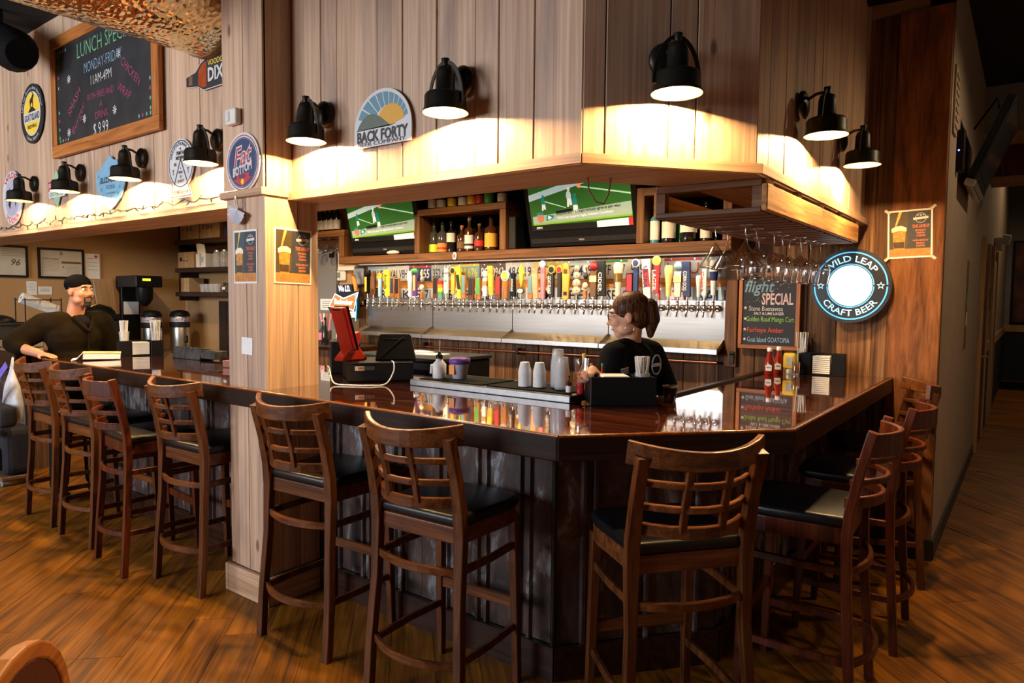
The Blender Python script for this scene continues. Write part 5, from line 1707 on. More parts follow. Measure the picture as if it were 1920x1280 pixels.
# round black and yellow sign
t = sign_disc('beer_sign', 'round black and yellow goat beer sign high on the header', 'sign', (-6.30, YH, 2.965), .228, .228, INK)
flat(t, 'yellow_field', ell(.165, .165, 36), YEL, -.0066)
ring(t, 'white_ring', .170, .170, .010, SGW, -.0068)
flat(t, 'white_band', rect(-.158, -.062, .158, .012), SGW, -.0072)
write(t, 'GOAT ISLAND', INK, w=.30, h=.050, cz=-.025, y=-.0078, bold=.03)
write(t, 'BREWING', INK, w=.18, h=.028, cz=-.096, y=-.0074, bold=.02)
write(t, "Life's too short to drink bland beer!", SGW, w=.55, h=.026, y=-.0074, arc=(.184, PI / 2, True))
write(t, 'Cullman, Alabama', SGW, w=.24, h=.026, y=-.0074, arc=(.182, -PI / 2, False))
flat(t, 'rock', [(-.075, .014), (.085, .014), (.03, .045), (0, .055), (-.03, .045)], INK, -.0074)
flat(t, 'goat_body', [(-.03, .05), (-.018, .05), (-.016, .075), (.012, .085), (.016, .05), (.028, .05), (.030, .10), (.034, .118), (.050, .128), (.046, .140), (.028, .150), (.010, .130), (-.024, .112), (-.036, .10)], INK, -.0078)
flat(t, 'goat_horn', [(.024, .146), (.034, .150), (.020, .166), (.002, .160), (.016, .158)], INK, -.0079)

# chalkboard with lunch offers
def board(name, label, loc, x0, x1, z0, z1, fw, th, rot=(0, 0, 0)):
    t = thing(name, label, 'chalkboard', loc, 0, None, rot)
    CH = _M.get('chalkboard') or plain('chalkboard', (.014, .014, .016), .55, var=.5, scale=5)
    B((x0 + fw * .5, -th * .6, z0 + fw * .5), (x1 - fw * .5, 0, z1 - fw * .5)).build('slate', CH, t)
    for a, b in (((x0, -th, z0), (x1, 0, z0 + fw)), ((x0, -th, z1 - fw), (x1, 0, z1))):
        B(a, b).build('frame_rail', FRAMEW, t, bevel=.003)
    for a, b in (((x0, -th, z0 + fw), (x0 + fw, 0, z1 - fw)), ((x1 - fw, -th, z0 + fw), (x1, 0, z1 - fw))):
        B(a, b).build('frame_stile', FRAMEW_Z, t, bevel=.003)
    return t


def chalk(name, c):
    return plain('chalk ' + name, c, .9, var=.25, scale=90)


CK_W, CK_G, CK_B, CK_P, CK_R, CK_K = (chalk('white', (.62, .62, .60)), chalk('green', (.14, .38, .19)), chalk('blue', (.20, .33, .44)), chalk('magenta', (.36, .06, .15)), chalk('red', (.72, .10, .06)), chalk('pink', (.72, .52, .54)))
t = board('chalkboard', 'large lunch special chalkboard in an orange pine frame', (-5.06, YH - .002, 2.99), -.80, .80, -.425, .435, .085, .03)
yk = -.0195
K = dict(y=yk)
write(t, 'LUNCH SPECIALS', CK_G, w=.90, h=.105, cx=.10, cz=.265, bold=-.012, **K)
write(t, 'MONDAY-FRIDAY', CK_B, w=.56, h=.072, cx=.035, cz=.130, bold=-.012, **K)
write(t, '11AM-4PM', CK_W, w=.31, h=.065, cx=.01, cz=.030, bold=-.012, **K)
write(t, 'WITH FRIES AND', CK_P, w=.40, h=.046, cx=-.01, cz=-.080, bold=-.012, **K)
write(t, 'A', CK_P, w=.04, h=.046, cx=.0, cz=-.145, bold=-.012, **K)
write(t, 'DRINK', CK_P, w=.19, h=.05, cx=.01, cz=-.215, bold=-.012, **K)
write(t, '$ 9.99', CK_W, w=.22, h=.085, cx=-.01, cz=-.305, bold=-.012, **K)
for s_, x_, z_, a_, w_ in (('CHICKEN', .43, -.01, 38, .30), ('WRAP', .34, -.12, 30, .19), ('SMASH', -.42, -.07, -38, .24), ('Burger', -.36, -.19, -42, .26)):
    o = write(t, s_, CK_P, w=w_, h=.055, y=0, bold=-.012)
    o.location, o.rotation_euler = (x_, yk, z_), (0, math.radians(a_), 0)
for x_, z_ in ((.43, .28), (.27, .13), (-.50, .10), (-.26, -.21), (.20, -.22), (-.52, -.27)):
    for k in range(4):
        o = flat(t, 'chalk_star', rect(-.030, -.003, .030, .003), CK_W, 0)
        o.location, o.rotation_euler = (x_, yk, z_), (0, k * PI / 4, 0)
for i, m in enumerate((CK_G, CK_G, CK_P, CK_B)):
    for x_, z_ in ((-.68 + i * .045, .315), (-.68, .29 - i * .075), (-.67 + i * .045, -.315), (-.68, -.29 + i * .06), (.68 - i * .05, -.31), (.68, -.28 + i * .06)):
        flat(t, 'chalk_dot', ell(.009, .013, 8, 0, 2 * PI, x_, z_), m, yk)

# small signs low on the header
t = thing('beer_sign', 'light blue shield shaped vodka sign under the chalkboard', 'sign', (-4.985, YH, 2.305))
sp = [(-.215, .075), (-.205, -.02), (-.15, -.10), (-.06, -.15), (0, -.175), (.06, -.15), (.15, -.10), (.205, -.02), (.215, .075), (.19, .115), (.12, .12), (.10, .15), (.05, .155), (0, .19), (-.05, .155), (-.10, .145), (-.13, .11), (-.18, .105)]
MB().prism(sp, .006, None, (0, -.006, 0)).build('sign_plate', plain('shield blue', srgb(122, 172, 200), .35, var=.1, scale=14), t)
write(t, 'ELIZABETH', INK, w=.29, h=.035, cz=.030, y=-.0066, bold=.03)
write(t, 'VODKA', INK, w=.13, h=.028, cz=-.020, y=-.0066)
write(t, 'Small Batch Distilled', INK, w=.14, h=.010, cz=-.060, y=-.0066)
for sx in (-1, 1):
    for k in range(4):
        flat(t, 'floral_print', star(sx * (.175 - .02 * k), .06 - .045 * k, .020, 5, k), TEAL, -.0066)
t = thing('beer_sign', 'small green arrowhead street style sign behind a sconce', 'sign', (-5.875, YH, 2.345))
MB().prism([(-.07, .06), (0, .148), (.07, .06)], .005, None, (0, -.005, 0)).build('arrow_top', plain('pale green tin', srgb(150, 190, 160), .4), t)
MB().prism([(-.06, -.06), (.06, -.06), (0.01, -.138)], .005, None, (0, -.005, 0)).build('arrow_tip', plain('pale green tin', srgb(150, 190, 160), .4), t)
MB().prism(rect(-.15, -.005, .13, .062), .008, None, (0, -.008, 0)).build('name_panel', RED, t)
MB().prism(rect(-.14, -.06, .15, -.005), .008, None, (0, -.008, 0)).build('name_panel', SGW, t)
write(t, 'FRANKIES', SGW, w=.25, h=.042, cx=-.01, cz=.028, y=-.0086, bold=.02)
write(t, 'ON THE FLY', GRN, w=.25, h=.030, cx=.005, cz=-.033, y=-.0086, bold=.02)
t = sign_disc('beer_sign', 'oval white vodka sign at the far end of the header', 'sign', (-6.775, YH, 2.352), .222, .222, plain('pale lilac tin', srgb(176, 176, 196), .35))
ring(t, 'lilac_band', .215, .215, .060, SGW, -.0066)
write(t, 'WILDER', RED, w=.33, h=.045, y=-.0072, arc=(.163, PI / 2, True), bold=.02)
write(t, 'VODKA', RED, w=.28, h=.045, y=-.0072, arc=(.163, -PI / 2, False), bold=.02)
flat(t, 'deer_print', [(-.09, -.05), (-.05, .03), (-.06, .09), (-.02, .05), (.03, .06), (.06, .10), (.06, .04), (.10, -.02), (.07, -.08), (.05, -.02), (-.02, -.02), (-.05, -.09)], INK, -.0068)
t = sign_disc('beer_sign', 'oval white brewery sign with blue triangle next to the pillar', 'sign', (-4.063, YH, 2.338), .145, .145, SGW)
ring(t, 'blue_rim', .138, .138, .007, NAVY, -.0066)
MB().prism([(-.125, -.20), (.125, -.20), (.02, -.02), (-.02, -.02)], .004, None, (0, -.0058, 0)).build('triangle_plate', SGW, t)
for a, b in (((-.115, -.19), (0, .028)), ((.115, -.19), (0, .028)), ((-.115, -.19), (.115, -.19))):
    d_ = Vector((b[0] - a[0], b[1] - a[1])).normalized()
    nn = Vector((-d_.y, d_.x)) * .004
    flat(t, 'triangle_line', [(a[0] + nn.x, a[1] + nn.y), (a[0] - nn.x, a[1] - nn.y), (b[0] - nn.x, b[1] - nn.y), (b[0] + nn.x, b[1] + nn.y)], NAVY, -.0072)
write(t, 'GRAVITATIONAL NEC', INK, w=.30, h=.018, y=-.0072, arc=(.108, PI / 2, True), bold=.02)
for s_, w_, h_, x_, z_ in (('TRIMTAB', .105, .021, 0, .064), ('BREWING', .105, .021, 0, .036), ('05', .028, .018, -.06, .0), ('33', .028, .018, .06, .0), ('T', .02, .03, -.085, -.045), ('T', .02, .03, .085, -.045),
                           ('A', .012, .013, 0, -.026), ('SPIRIT', .05, .014, 0, -.05), ('OF', .02, .014, 0, -.075), ('QUALITY', .075, .014, 0, -.1), ('BIRMINGHAM', .165, .024, 0, -.165)):
    write(t, s_, INK, w=w_, h=h_, cx=x_, cz=z_, y=-.0076, bold=.02)
flat(t, 'star_print', star(0, .088, .010), INK, -.0072)
t = thing('beer_sign', 'bottle shaped beer sign lying sideways behind the pillar', 'sign', (-3.78, YH, 2.795))
bp = [(-.205, -.028), (-.205, .024), (-.10, .038), (-.045, .078), (.01, .096), (.28, .096), (.28, -.072), (-.02, -.072), (-.075, -.045)]
MB().prism([(x * 1.02, z * 1.06) for x, z in bp], .004, None, (0, -.004, 0)).build('sign_plate', SGW, t)
flat(t, 'bottle_print', bp, INK, -.0048)
flat(t, 'amber_print', [(-.075, -.036), (-.070, .040), (-.03, .072), (.015, .080), (.015, -.058), (-.03, -.058)], plain('amber tin', srgb(160, 66, 20), .35, var=.2), -.0054)
flat(t, 'neck_label', rect(-.175, -.026, -.135, .027), BROWNP, -.0056)
write(t, 'VOODOO', YEL, w=.19, h=.030, cx=.125, cz=.065, y=-.0056, bold=.01)
write(t, 'DIXIE', SGW, w=.22, h=.072, cx=.14, cz=.002, y=-.0056, bold=.03)

# motion sensor, paper fan and its ribbon, notes and posters on the pillar
t = thing('motion_sensor', 'small white sensor box on the pillar', 'sensor', (-3.235, 1.990, 2.452))
B((-.048, -.036, -.040), (.052, 0, .040)).build('housing', CREAM, t, bevel=.012, seg=3)
B((-.036, -.040, -.026), (.002, -.034, .026)).build('lens', SGW, t, bevel=.003)
t = thing('paper_fan', 'white folded paper fan hanging from the pillar collar', 'paper fan', (-3.215, 1.985, 1.958))
FANP = plain('fan paper', (.60, .60, .66), .8, var=.03)
n_ = 22
vs = [(0, -.012, .035)]
for i in range(n_ + 1):
    a = math.radians(170 + 185 * i / n_)
    r_ = .078 if i % 2 else .070
    vs.append((r_ * math.cos(a), -.012 - (.010 if i % 2 else 0), .035 + r_ * 1.0 * math.sin(a)))
MB().add(vs, [(0, i, i + 1) for i in range(1, n_ + 1)]).build('fan_leaf', FANP, t, (0, 0, 0), (0, math.radians(14), 0))
MB().tube([(0, -.008, .03), (.012, -.012, .06), (.004, -.020, .10)], .004, 6).build('ribbon', CREAM, t)
MB().tube([(0, -.008, .03), (-.010, -.012, .06), (.002, -.020, .10)], .003, 6).build('ribbon', CREAM, t)


def poster(label, loc, rot, w, h, bg):
    """beer poster: 'THE LINEUP' with a poured pint"""
    t = thing('paper_poster', label, 'poster', loc, 0, 'beer line-up posters', rot)
    B((-w / 2, -.0015, -h / 2), (w / 2, 0, h / 2)).build('sheet', PAPER, t)
    a, b = w / 2 * .92, h / 2 * .93
    F = lambda n_, p, m, y: flat(t, n_, p, m, y)
    F('dark_print', rect(-a, -b, a, b), bg, -.0022)
    F('dark_print', rect(-a * .1, -b * .62, a, b), plain('poster slate', srgb(50, 52, 62), .6), -.0026)
    F('table_print', rect(-a, -b, a, -b * .66), plain('poster table', srgb(190, 122, 56), .6, var=.2, scale=40), -.0030)
    F('beer_print', [(-a * .85, .28 * b), (-a * .18, .28 * b), (-a * .26, -b * .80), (-a * .76, -b * .80)], plain('poster beer', srgb(196, 132, 52), .6, var=.35, scale=60), -.0034)
    F('beer_print', [(-a * .80, -.34 * b), (-a * .24, -.34 * b), (-a * .26, -b * .62), (-a * .76, -b * .62)], plain('poster dark beer', srgb(70, 48, 26), .6, var=.2), -.0036)
    F('foam_print', [(-a * .88, .10 * b), (-a * .90, .26 * b), (-a * .70, .36 * b), (-a * .40, .38 * b), (-a * .16, .28 * b), (-a * .16, .12 * b), (-a * .5, .16 * b)], plain('poster foam', srgb(236, 220, 190), .6), -.0038)
    F('pour_print', [(-a * .74, .32 * b), (-a * .66, .32 * b), (-a * .38, b), (-a * .54, b)], plain('poster pour', srgb(214, 168, 84), .6, var=.3, scale=80), -.0036)
    cx = a * .52
    F('ribbon_print', [(cx - a * .36, .60 * b), (cx + a * .36, .64 * b), (cx + a * .36, .74 * b), (cx - a * .36, .70 * b)], SGW, -.0034)
    for k in (-1, 0, 1):
        F('star_print', star(cx + k * a * .13, .80 * b, a * (.065 if k == 0 else .045)), SGW, -.0034)
    ring(t, 'badge_ring', a * .27, a * .27, a * .02, SGW, -.0033, 0, 2 * PI, 30, cx, .68 * b)
    OR = plain('poster orange', srgb(216, 116, 62), .6)
    for s_, w_, z_, h_ in (('THE LINEUP', .82, .335, .075), ('MONDAY', .52, .14, .05), ('TRIVIA', .42, .02, .05), ('7:30PM', .42, -.10, .05), ('WEDNESDAY', .76, -.31, .05), ('BINGO', .40, -.43, .05), ('8:00PM', .40, -.55, .05)):
        write(t, s_, OR, w=a * w_, h=b * h_ * 1.5, cx=cx, cz=z_ * b, y=-.0034, bold=.02)
    F('rule_print', rect(cx - a * .4, .255 * b, cx + a * .4, .265 * b), OR, -.0034)
    return t


PGB = plain('poster olive', srgb(74, 62, 34), .6)
PGT = plain('poster teal', srgb(48, 78, 80), .6)
poster('beer line-up poster in shade on the front of the pillar', (-3.180, 1.9985, 1.757), (0, 0, 0), .205, .268, PGT)
poster('beer line-up poster in lamp light on the side of the pillar', (-3.0085, 2.157, 1.762), (0, .02, PI / 2), .222, .278, PGB)
po = poster('beer line-up poster taped to the rough plank column', (-0.600, 4.8035, 1.975), (0, -.03, 0), .238, .290, PGB)
TAPE = plain('clear tape', (.60, .54, .44), .4)
for x_, z_, a_ in ((-.12, .14, 40), (.12, .15, -40), (-.12, -.145, -40), (.122, -.145, 40)):
    o = MB().box((0, -.003, 0), (.036, .001, .016)).build('tape_strip', TAPE, po)
    o.location, o.rotation_euler = (x_, -.001, z_), (0, math.radians(a_), 0)
t = thing('paper_note', 'small blank white paper note low on the pillar', 'paper note', (-3.176, 1.9985, 1.306), 0, None, (0, .03, 0))
B((-.048, -.0012, -.043), (.048, 0, .043)).build('sheet', PAPER, t)

# string of unlit little lamps along the left header
WIRE = plain('green black wire', (.02, .03, .02), .5)
t = thing('string_lights', 'unlit string of tiny bulbs along the lower header edge', 'string lights', (0, 0, 0))
rr = random.Random(9)
path = []
for i in range(75):
    x = -7.6 + i * .0565
    path.append((x, 2.120 + rr.uniform(-.006, .004), 2.108 + .008 * math.sin(i * 1.7) + rr.uniform(-.006, .006)))
MB().tube(path, .0028, 5).build('wire', WIRE, t)
MB().tube([(x, y - .004, z + .006 * math.sin(k)) for k, (x, y, z) in enumerate(path)], .0022, 5).build('wire', WIRE, t)
bm_ = MB().lathe([(.0040, 0), (.0045, .012), (.003, .026), (.0001, .030)], 6).mesh('tiny_bulb')
bm_.materials.append(WIRE)
for i in range(1, 74, 2):
    x, y, z = path[i]
    link('tiny_bulb', bm_, None, t, (x, y - .003, z), (rr.uniform(-.8, .4), rr.uniform(-1.2, 1.2) + (PI if i % 4 == 1 else 0), 0))

# ------------------------------------------------------------------ lit signs and the flight board on the back wall
CY = glow('cyan neon', srgb(80, 180, 226), 1.2)
LW = glow('lit white panel', (1.0, .97, .92), 2.6)
LT = glow('lit pale letters', srgb(170, 222, 236), 0.9)
t = thing('lit_beer_sign', 'round black lit sign with cyan rings and white centre', 'lit sign', (-0.905, 4.765, 1.662))
MB().prism(ell(.232, .232, 48), .035, None, (0, -.035, 0)).build('housing', plain('sign navy black', (.010, .012, .020), .4), t)
B((-.05, 0, -.05), (.05, .03, .05)).build('standoff', BLACK, t)
for a0, a1 in ((.03, PI - .03), (PI + .03, 2 * PI - .03)):
    ring(t, 'neon_ring', .212, .212, .008, CY, -.0360, a0, a1, 40)
    ring(t, 'neon_ring', .137, .137, .006, CY, -.0360, a0, a1, 40)
flat(t, 'lit_centre', ell(.126, .126, 40), LW, -.0364)
write(t, 'WILD LEAP', LT, w=.34, h=.038, y=-.0364, arc=(.150, PI / 2, True), bold=.012)
write(t, 'CRAFT BEER', LT, w=.34, h=.038, y=-.0364, arc=(.150, -PI / 2, False), bold=.012)
for sx in (-1, 1):
    flat(t, 'star_outline', star(sx * .172, 0, .024), LT, -.0362)
    flat(t, 'star_fill', star(sx * .172, 0, .014), INK, -.0368)
MB().lathe([(.205, -.004), (.200, -.004)], 40, (0, 0, 0), False, Matrix.Rotation(PI / 2, 3, 'X')).build('back_light', LW, t)
MB().tube([(-.20, .012, .03), (-.235, .02, .06), (-.30, .03, .11), (-.33, .035, .14)], .003, 6).build('power_cord', BLACK, t)

t = board('chalkboard', 'flight special chalkboard in a light pine frame on the back wall', (-1.413, 4.800, 1.492), -.203, .203, -.258, .262, .027, .022, (0, 0, 0))
K = dict(y=-.0145)
write(t, 'flight', CK_B, w=.20, h=.078, cx=-.065, cz=.170, shear=.25, bold=.015, **K)
write(t, 'SPECIAL', CK_K, w=.205, h=.075, cx=.055, cz=.085, bold=.02, **K)
write(t, 'Stone Buenavesa', CK_W, w=.225, h=.034, cx=-.02, cz=.020, **K)
write(t, 'SALT & LIME LAGER', CK_W, w=.20, h=.018, cx=.0, cz=-.014, bold=.02, **K)
write(t, 'Golden Road Mango Cart', chalk('lime', (.28, .60, .12)), w=.315, h=.034, cx=.008, cz=-.052, **K)
write(t, 'Fairhope Amber', CK_R, w=.24, h=.034, cx=-.02, cz=-.125, **K)
write(t, 'Goat Island GOATOPIA', chalk('sky', (.36, .52, .70)), w=.28, h=.034, cx=.0, cz=-.192, **K)
for z_ in (.022, -.052, -.125, -.192):
    flat(t, 'chalk_star', star(-.158, z_, .013), CK_W, -.0145)
rr = random.Random(2)
for i in range(26):
    flat(t, 'chalk_dot', ell(.0022, .0022, 6, 0, 2 * PI, rr.uniform(-.15, .0) if i % 2 else rr.uniform(.03, .13), rr.uniform(.06, .11) if i % 2 else rr.uniform(.15, .21)), CK_W, -.0145)

t = thing('lit_beer_sign', 'lit bow-tie shaped beer sign left of the taps', 'lit sign', (-5.705, 4.70, 1.520))
PNLB = plain('sign blue black', (.012, .02, .04), .4)
MB().prism([(-.255, -.07), (-.11, .085), (-.11, .17), (.135, .175), (.135, .10), (.24, .11), (.20, -.16), (-.16, -.175)], .03, None, (0, 0, 0)).build('housing', PNLB, t)
flat(t, 'bow_tie', [(-.240, -.062), (-.135, .082), (0, .035), (.235, .098), (.160, -.105), (.0, -.058)], glow('lit white edge', (1, .98, .95), 1.1), -.001)
flat(t, 'bow_tie', [(-.222, -.055), (-.130, .068), (0, .020), (.216, .082), (.150, -.090), (.0, -.045)], glow('lit orange', srgb(236, 110, 56), 0.8), -.0018)
write(t, 'Budweiser', glow('lit white edge', (1, .98, .95), 1.1), w=.30, h=.055, cx=.0, cz=-.005, y=-.003, bold=.03, shear=.2, slope=-.04)
write(t, 'We I.D.', glow('lit white edge', (1, .98, .95), 1.1), w=.19, h=.058, cx=.015, cz=.132, y=-.003, bold=.04)
flat(t, 'lower_strip', rect(-.15, -.165, .19, -.105), glow('lit white edge', (1, .98, .95), 1.1), -.0018)
write(t, 'UNDER 21', glow('lit red', (1, .12, .06), 1.4), w=.30, h=.032, cx=.02, cz=-.135, y=-.003, bold=.03)
o = MB().tube([(.20, -.01, .08), (.215, -.012, -.05), (.20, -.012, -.20)], .006, 6).build('neon_ring', CY, t)
B((-.06, .03, -.02), (.06, .13, .02)).build('wall_bracket', BLACK, t)
# thermostat, chime box, notice, grey door and trunking left of the taps
t = thing('thermostat', 'white thermostat on the wall by the pillar', 'thermostat', (-5.905, 4.843, 1.790))
B((-.085, -.03, -.055), (.085, 0, .055)).build('housing', CREAM, t, bevel=.014, seg=3)
B((-.062, -.033, -.022), (.012, -.028, .035)).build('display', plain('lcd grey', (.20, .22, .20), .3), t)
t = thing('chime_box', 'rounded white wall box behind the orange tap', 'wall box', (-5.60, 4.843, 1.780))
B((-.075, -.04, -.085), (.075, 0, .085)).build('housing', CREAM, t, bevel=.016, seg=3)
B((-.05, -.043, -.02), (.05, -.038, .05)).build('face_plate', SGW, t, bevel=.004)
t = thing('cable_trunking', 'white cable trunking under the shelf corner', 'trunking', (-5.78, 4.80, 1.865))
B((-.14, 0, -.022), (.14, .043, .022)).build('cover', CREAM, t, bevel=.003)
B((-.14, .005, .022), (-.128, .043, .25)).build('riser', CREAM, t)
d = struct('door_3', B((-6.42, 4.80, 0), (-5.945, 4.842, 2.08)), plain('grey steel door', srgb(120, 118, 116), .5, var=.04), 'grey steel door beside the pillar')
B((-6.05, 4.79, 1.985), (-5.97, 4.80, 2.04)).build('closer', BLACK, d)
MB().cyl((-6.02, 4.80, 1.02), (-6.02, 4.74, 1.02), .014, n=10).build('handle', STEEL, d)
t = thing('paper_note', 'white notice on the grey door beside the pillar', 'paper note', (-6.10, 4.7985, 1.482))
B((-.11, -.0012, -.06), (.11, 0, .06)).build('sheet', PAPER, t)
for i in range(4):
    flat(t, 'print_line', rect(-.08, .03 - i * .022, .08, .036 - i * .022), GREY, -.0018)
# ------------------------------------------------------------------ coffee station and end wall behind the far bar end
t = thing('service_counter', 'back service counter along the tan end wall', 'counter', (0, 0, 0))
B((-9.14, 2.68, 0), (-8.50, 4.82, .83)).build('cabinet_body', EDGE_X, t)
B((-9.14, 2.66, .83), (-8.46, 4.83, .86)).build('countertop', STEEL, t, bevel=.004)


def urn(label, y):
    t = thing('tea_urn', label, 'tea urn', (-8.68, y, .8605), 0, 'steel tea urns')
    MB().lathe([(.115, 0), (.118, .01), (.118, .43), (.112, .44)], 24).build('tank', STEEL, t)
    MB().lathe([(.120, .44), (.122, .455), (.10, .50), (.03, .52), (.0001, .522)], 20).build('lid', BLACK, t)
    MB().lathe([(.1195, .30), (.1195, .37)], 24, caps=False).build('name_band', DKGREY, t)
    MB().lathe([(.1192, .37), (.1192, .42)], 24, caps=False).build('print_band', plain('splash print', (.45, .40, .50), .4, var=.8, scale=40), t)
    MB().cyl((.11, 0, .12), (.165, 0, .12), .014, n=10).build('spigot', BLACK, t)
    B((.150, -.012, .12), (.172, .012, .20)).build('spigot_handle', BLACK, t, bevel=.004)
    B((-.12, -.05, .02), (-.09, .05, .42)).build('back_strip', BLACK, t)


urn('steel tea urn beside the coffee brewer', 4.16)
urn('steel tea urn nearer the dark shelves', 4.52)
LCD = glow('lime display', srgb(200, 220, 40), 1.4)
t = thing('coffee_brewer', 'tall coffee brewer with lit lime display', 'coffee brewer', (-8.93, 4.10, .8605))
B((-.20, -.12, 0), (-.13, .12, .05)).build('base', STEEL, t, bevel=.006)
B((-.21, -.11, .05), (-.14, .11, .92)).build('column', BLACK, t, bevel=.006)
B((-.21, -.15, .80), (.33, .17, .94)).build('head', DKGREY, t, bevel=.01)
B((.325, -.14, .805), (.336, .16, .935)).build('control_panel', BLACK, t)
B((.335, -.075, .875), (.339, .02, .905)).build('display', LCD, t)
MB().lathe([(.095, .80), (.095, .66), (.06, .60), (.02, .57)], 18, (.22, 0, 0)).build('brew_basket', BLACK, t)
B((-.14, -.09, .46), (-.133, .09, .62)).build('instruction_card', PAPER, t)
t = thing('coffee_grinder', 'squat coffee machine with domed black top behind the man', 'coffee machine', (-8.72, 3.54, .8605))
B((-.20, -.16, 0), (.20, .20, .40)).build('body', BLACK, t, bevel=.01)
B((.198, -.10, .22), (.208, .19, .40)).build('control_panel', DKGREY, t)
B((.207, .0, .33), (.211, .09, .36)).build('display', LCD, t)
MB().ball((.209, -.05, .335), .008, 8).build('red_button', RED, t)
MB().ball((.209, -.05, .295), .007, 8).build('white_button', WHITE, t)
MB().ball((0, 0, 0), 1, 16, (.20, .21, .13)).build('dome', BLACK, t, (0, .01, .46))
B((-.19, -.19, .40), (.19, .21, .48)).build('hopper', BLACK, t, bevel=.02, seg=2)
MB().tube([(.05, -.15, .53), (.10, 0, .60), (.05, .16, .55)], .010, 8).build('handle', GOLD, t)
o = MB().box((0, 0, 0), (.03, .22, .80)).build('leaning_board', TRIMW, None, (-9.10, 3.83, 1.36), (.12, .02, 0), bevel=.003)
tag(o, 'tan wooden board leaning against the end wall by the brewer', 'board')

# wire rack with paper towel, boxes
t = thing('wire_rack', 'black wire rack on the end wall counter behind the man', 'wire rack', (-8.62, 2.93, .8605))
for x in (-.14, .14):
    for y in (-.17, .17):
        MB().cyl((x, y, 0), (x, y, .66), .006, n=6).build('upright', BLACK, t)
for z in (.38, .64):
    for x in (-.14, .14):
        MB().cyl((x, -.17, z), (x, .17, z), .005, n=6).build('rail', BLACK, t)
    for y in (-.17, 0, .17):
        MB().cyl((-.14, y, z), (.14, y, z), .005, n=6).build('rail', BLACK, t)
t = thing('paper_towel_roll', 'white paper roll lying in the wire rack', 'paper roll', (-8.60, 2.93, 1.455), 0, None, (math.radians(-22), 0, 0))
MB().cyl((0, -.18, 0), (0, .18, 0), .058, n=18).build('roll', PAPER, t)
MB().cyl((0, -.182, 0), (0, .182, 0), .018, n=10).build('core', CARD, t)
t = thing('white_cloth_pile', 'crumpled white cloth below the paper roll', 'cloth', (-8.60, 3.02, 1.245))
MB().ball((0, 0, .045), .10, 12, (1.1, 1.3, .45)).build('cloth_fold', PAPER, t)
MB().ball((.03, .07, .060), .06, 10, (1.1, 1.2, .5)).build('cloth_fold', PAPER, t)
t = thing('toaster_oven', 'black toaster oven on the far counter at the picture edge', 'toaster oven', (-8.00, 2.36, 1.0905))
B((-.25, -.17, .015), (.25, .17, .20)).build('body', BLACK, t, bevel=.02, seg=2)
MB().ball((0, 0, .20), .20, 14, (1.1, .75, .35)).build('lid', BLACK, t)
B((.245, -.10, .05), (.256, .10, .16)).build('door', DKGREY, t)
for x in (-.2, .2):
    for y in (-.12, .12):
        MB().cyl((x, y, 0), (x, y, .02), .015, n=8).build('foot', BLACK, t)
t = thing('utensil_tray', 'steel utensil tray on the far counter', 'tray', (-7.25, 2.30, 1.0905))
B((-.20, -.13, 0), (.20, .13, .05)).build('tray_body', STEEL, t, bevel=.006)
for i in range(5):
    MB().tube([(-.15 + i * .07, -.10, .052), (-.13 + i * .07, .09, .075)], .006, 6).build('utensil', CHROME, t)


# framed certificates and papers on the end wall (facing +x)
def on_left(name, label, cat, y, z, w, h, group=None):
    t = thing(name, label, cat, (-9.149, y, z), PI / 2, group)
    return t


def frame(label, y0, y1, z0, z1):
    t = on_left('framed_certificate', label, 'framed certificate', (y0 + y1) / 2, (z0 + z1) / 2, 0, 0, 'framed certificates')
    w, h = (y1 - y0) / 2, (z1 - z0) / 2
    for a, b in (((-w, -.025, -h), (w, 0, -h + .022)), ((-w, -.025, h - .022), (w, 0, h)), ((-w, -.025, -h + .022), (-w + .022, 0, h - .022)), ((w - .022, -.025, -h + .022), (w, 0, h - .022))):
        B(a, b).build('frame_rail', BLACK, t)
    B((-w + .02, -.010, -h + .02), (w - .02, -.002, h - .02)).build('document', plain('aged paper', (.52, .47, .38), .6, var=.06, scale=8), t)
    return t, w, h


t, w, h = frame('black framed certificate cut by the picture edge', 2.62, 3.015, 1.75, 2.106)
flat(t, 'side_sheet', rect(-w + .02, -h + .02, -w + .12, h - .02), SKYB, -.0106)
write(t, '96', INK, w=.09, h=.07, cx=.08, cz=-.01, y=-.0108, shear=.3)
for i in range(5):
    flat(t, 'print_line', rect(-.06, .13 - i * .018, .17, .134 - i * .018), GREY, -.0108)
t, w, h = frame('black framed pair of licences beside the wall papers', 3.115, 3.596, 1.749, 2.10)
write(t, 'STATE OF ALABAMA', INK, w=.17, h=.014, cx=-.11, cz=.05, y=-.0108, bold=.02)
write(t, 'A', NAVY, w=.03, h=.04, cx=.0, cz=.12, y=-.0108, bold=.03)
flat(t, 'brown_bar', rect(0, .0, w - .03, .025), BROWNP, -.0108)
write(t, 'A', NAVY, w=.02, h=.025, cx=.02, cz=-.04, y=-.0108, bold=.03)
for i in range(6):
    flat(t, 'print_line', rect(-w + .04, .02 - i * .022, -.02, .024 - i * .022), GREY, -.0108)
    flat(t, 'print_line', rect(.05, -.04 - i * .016, w - .05, -.037 - i * .016), GREY, -.0109)
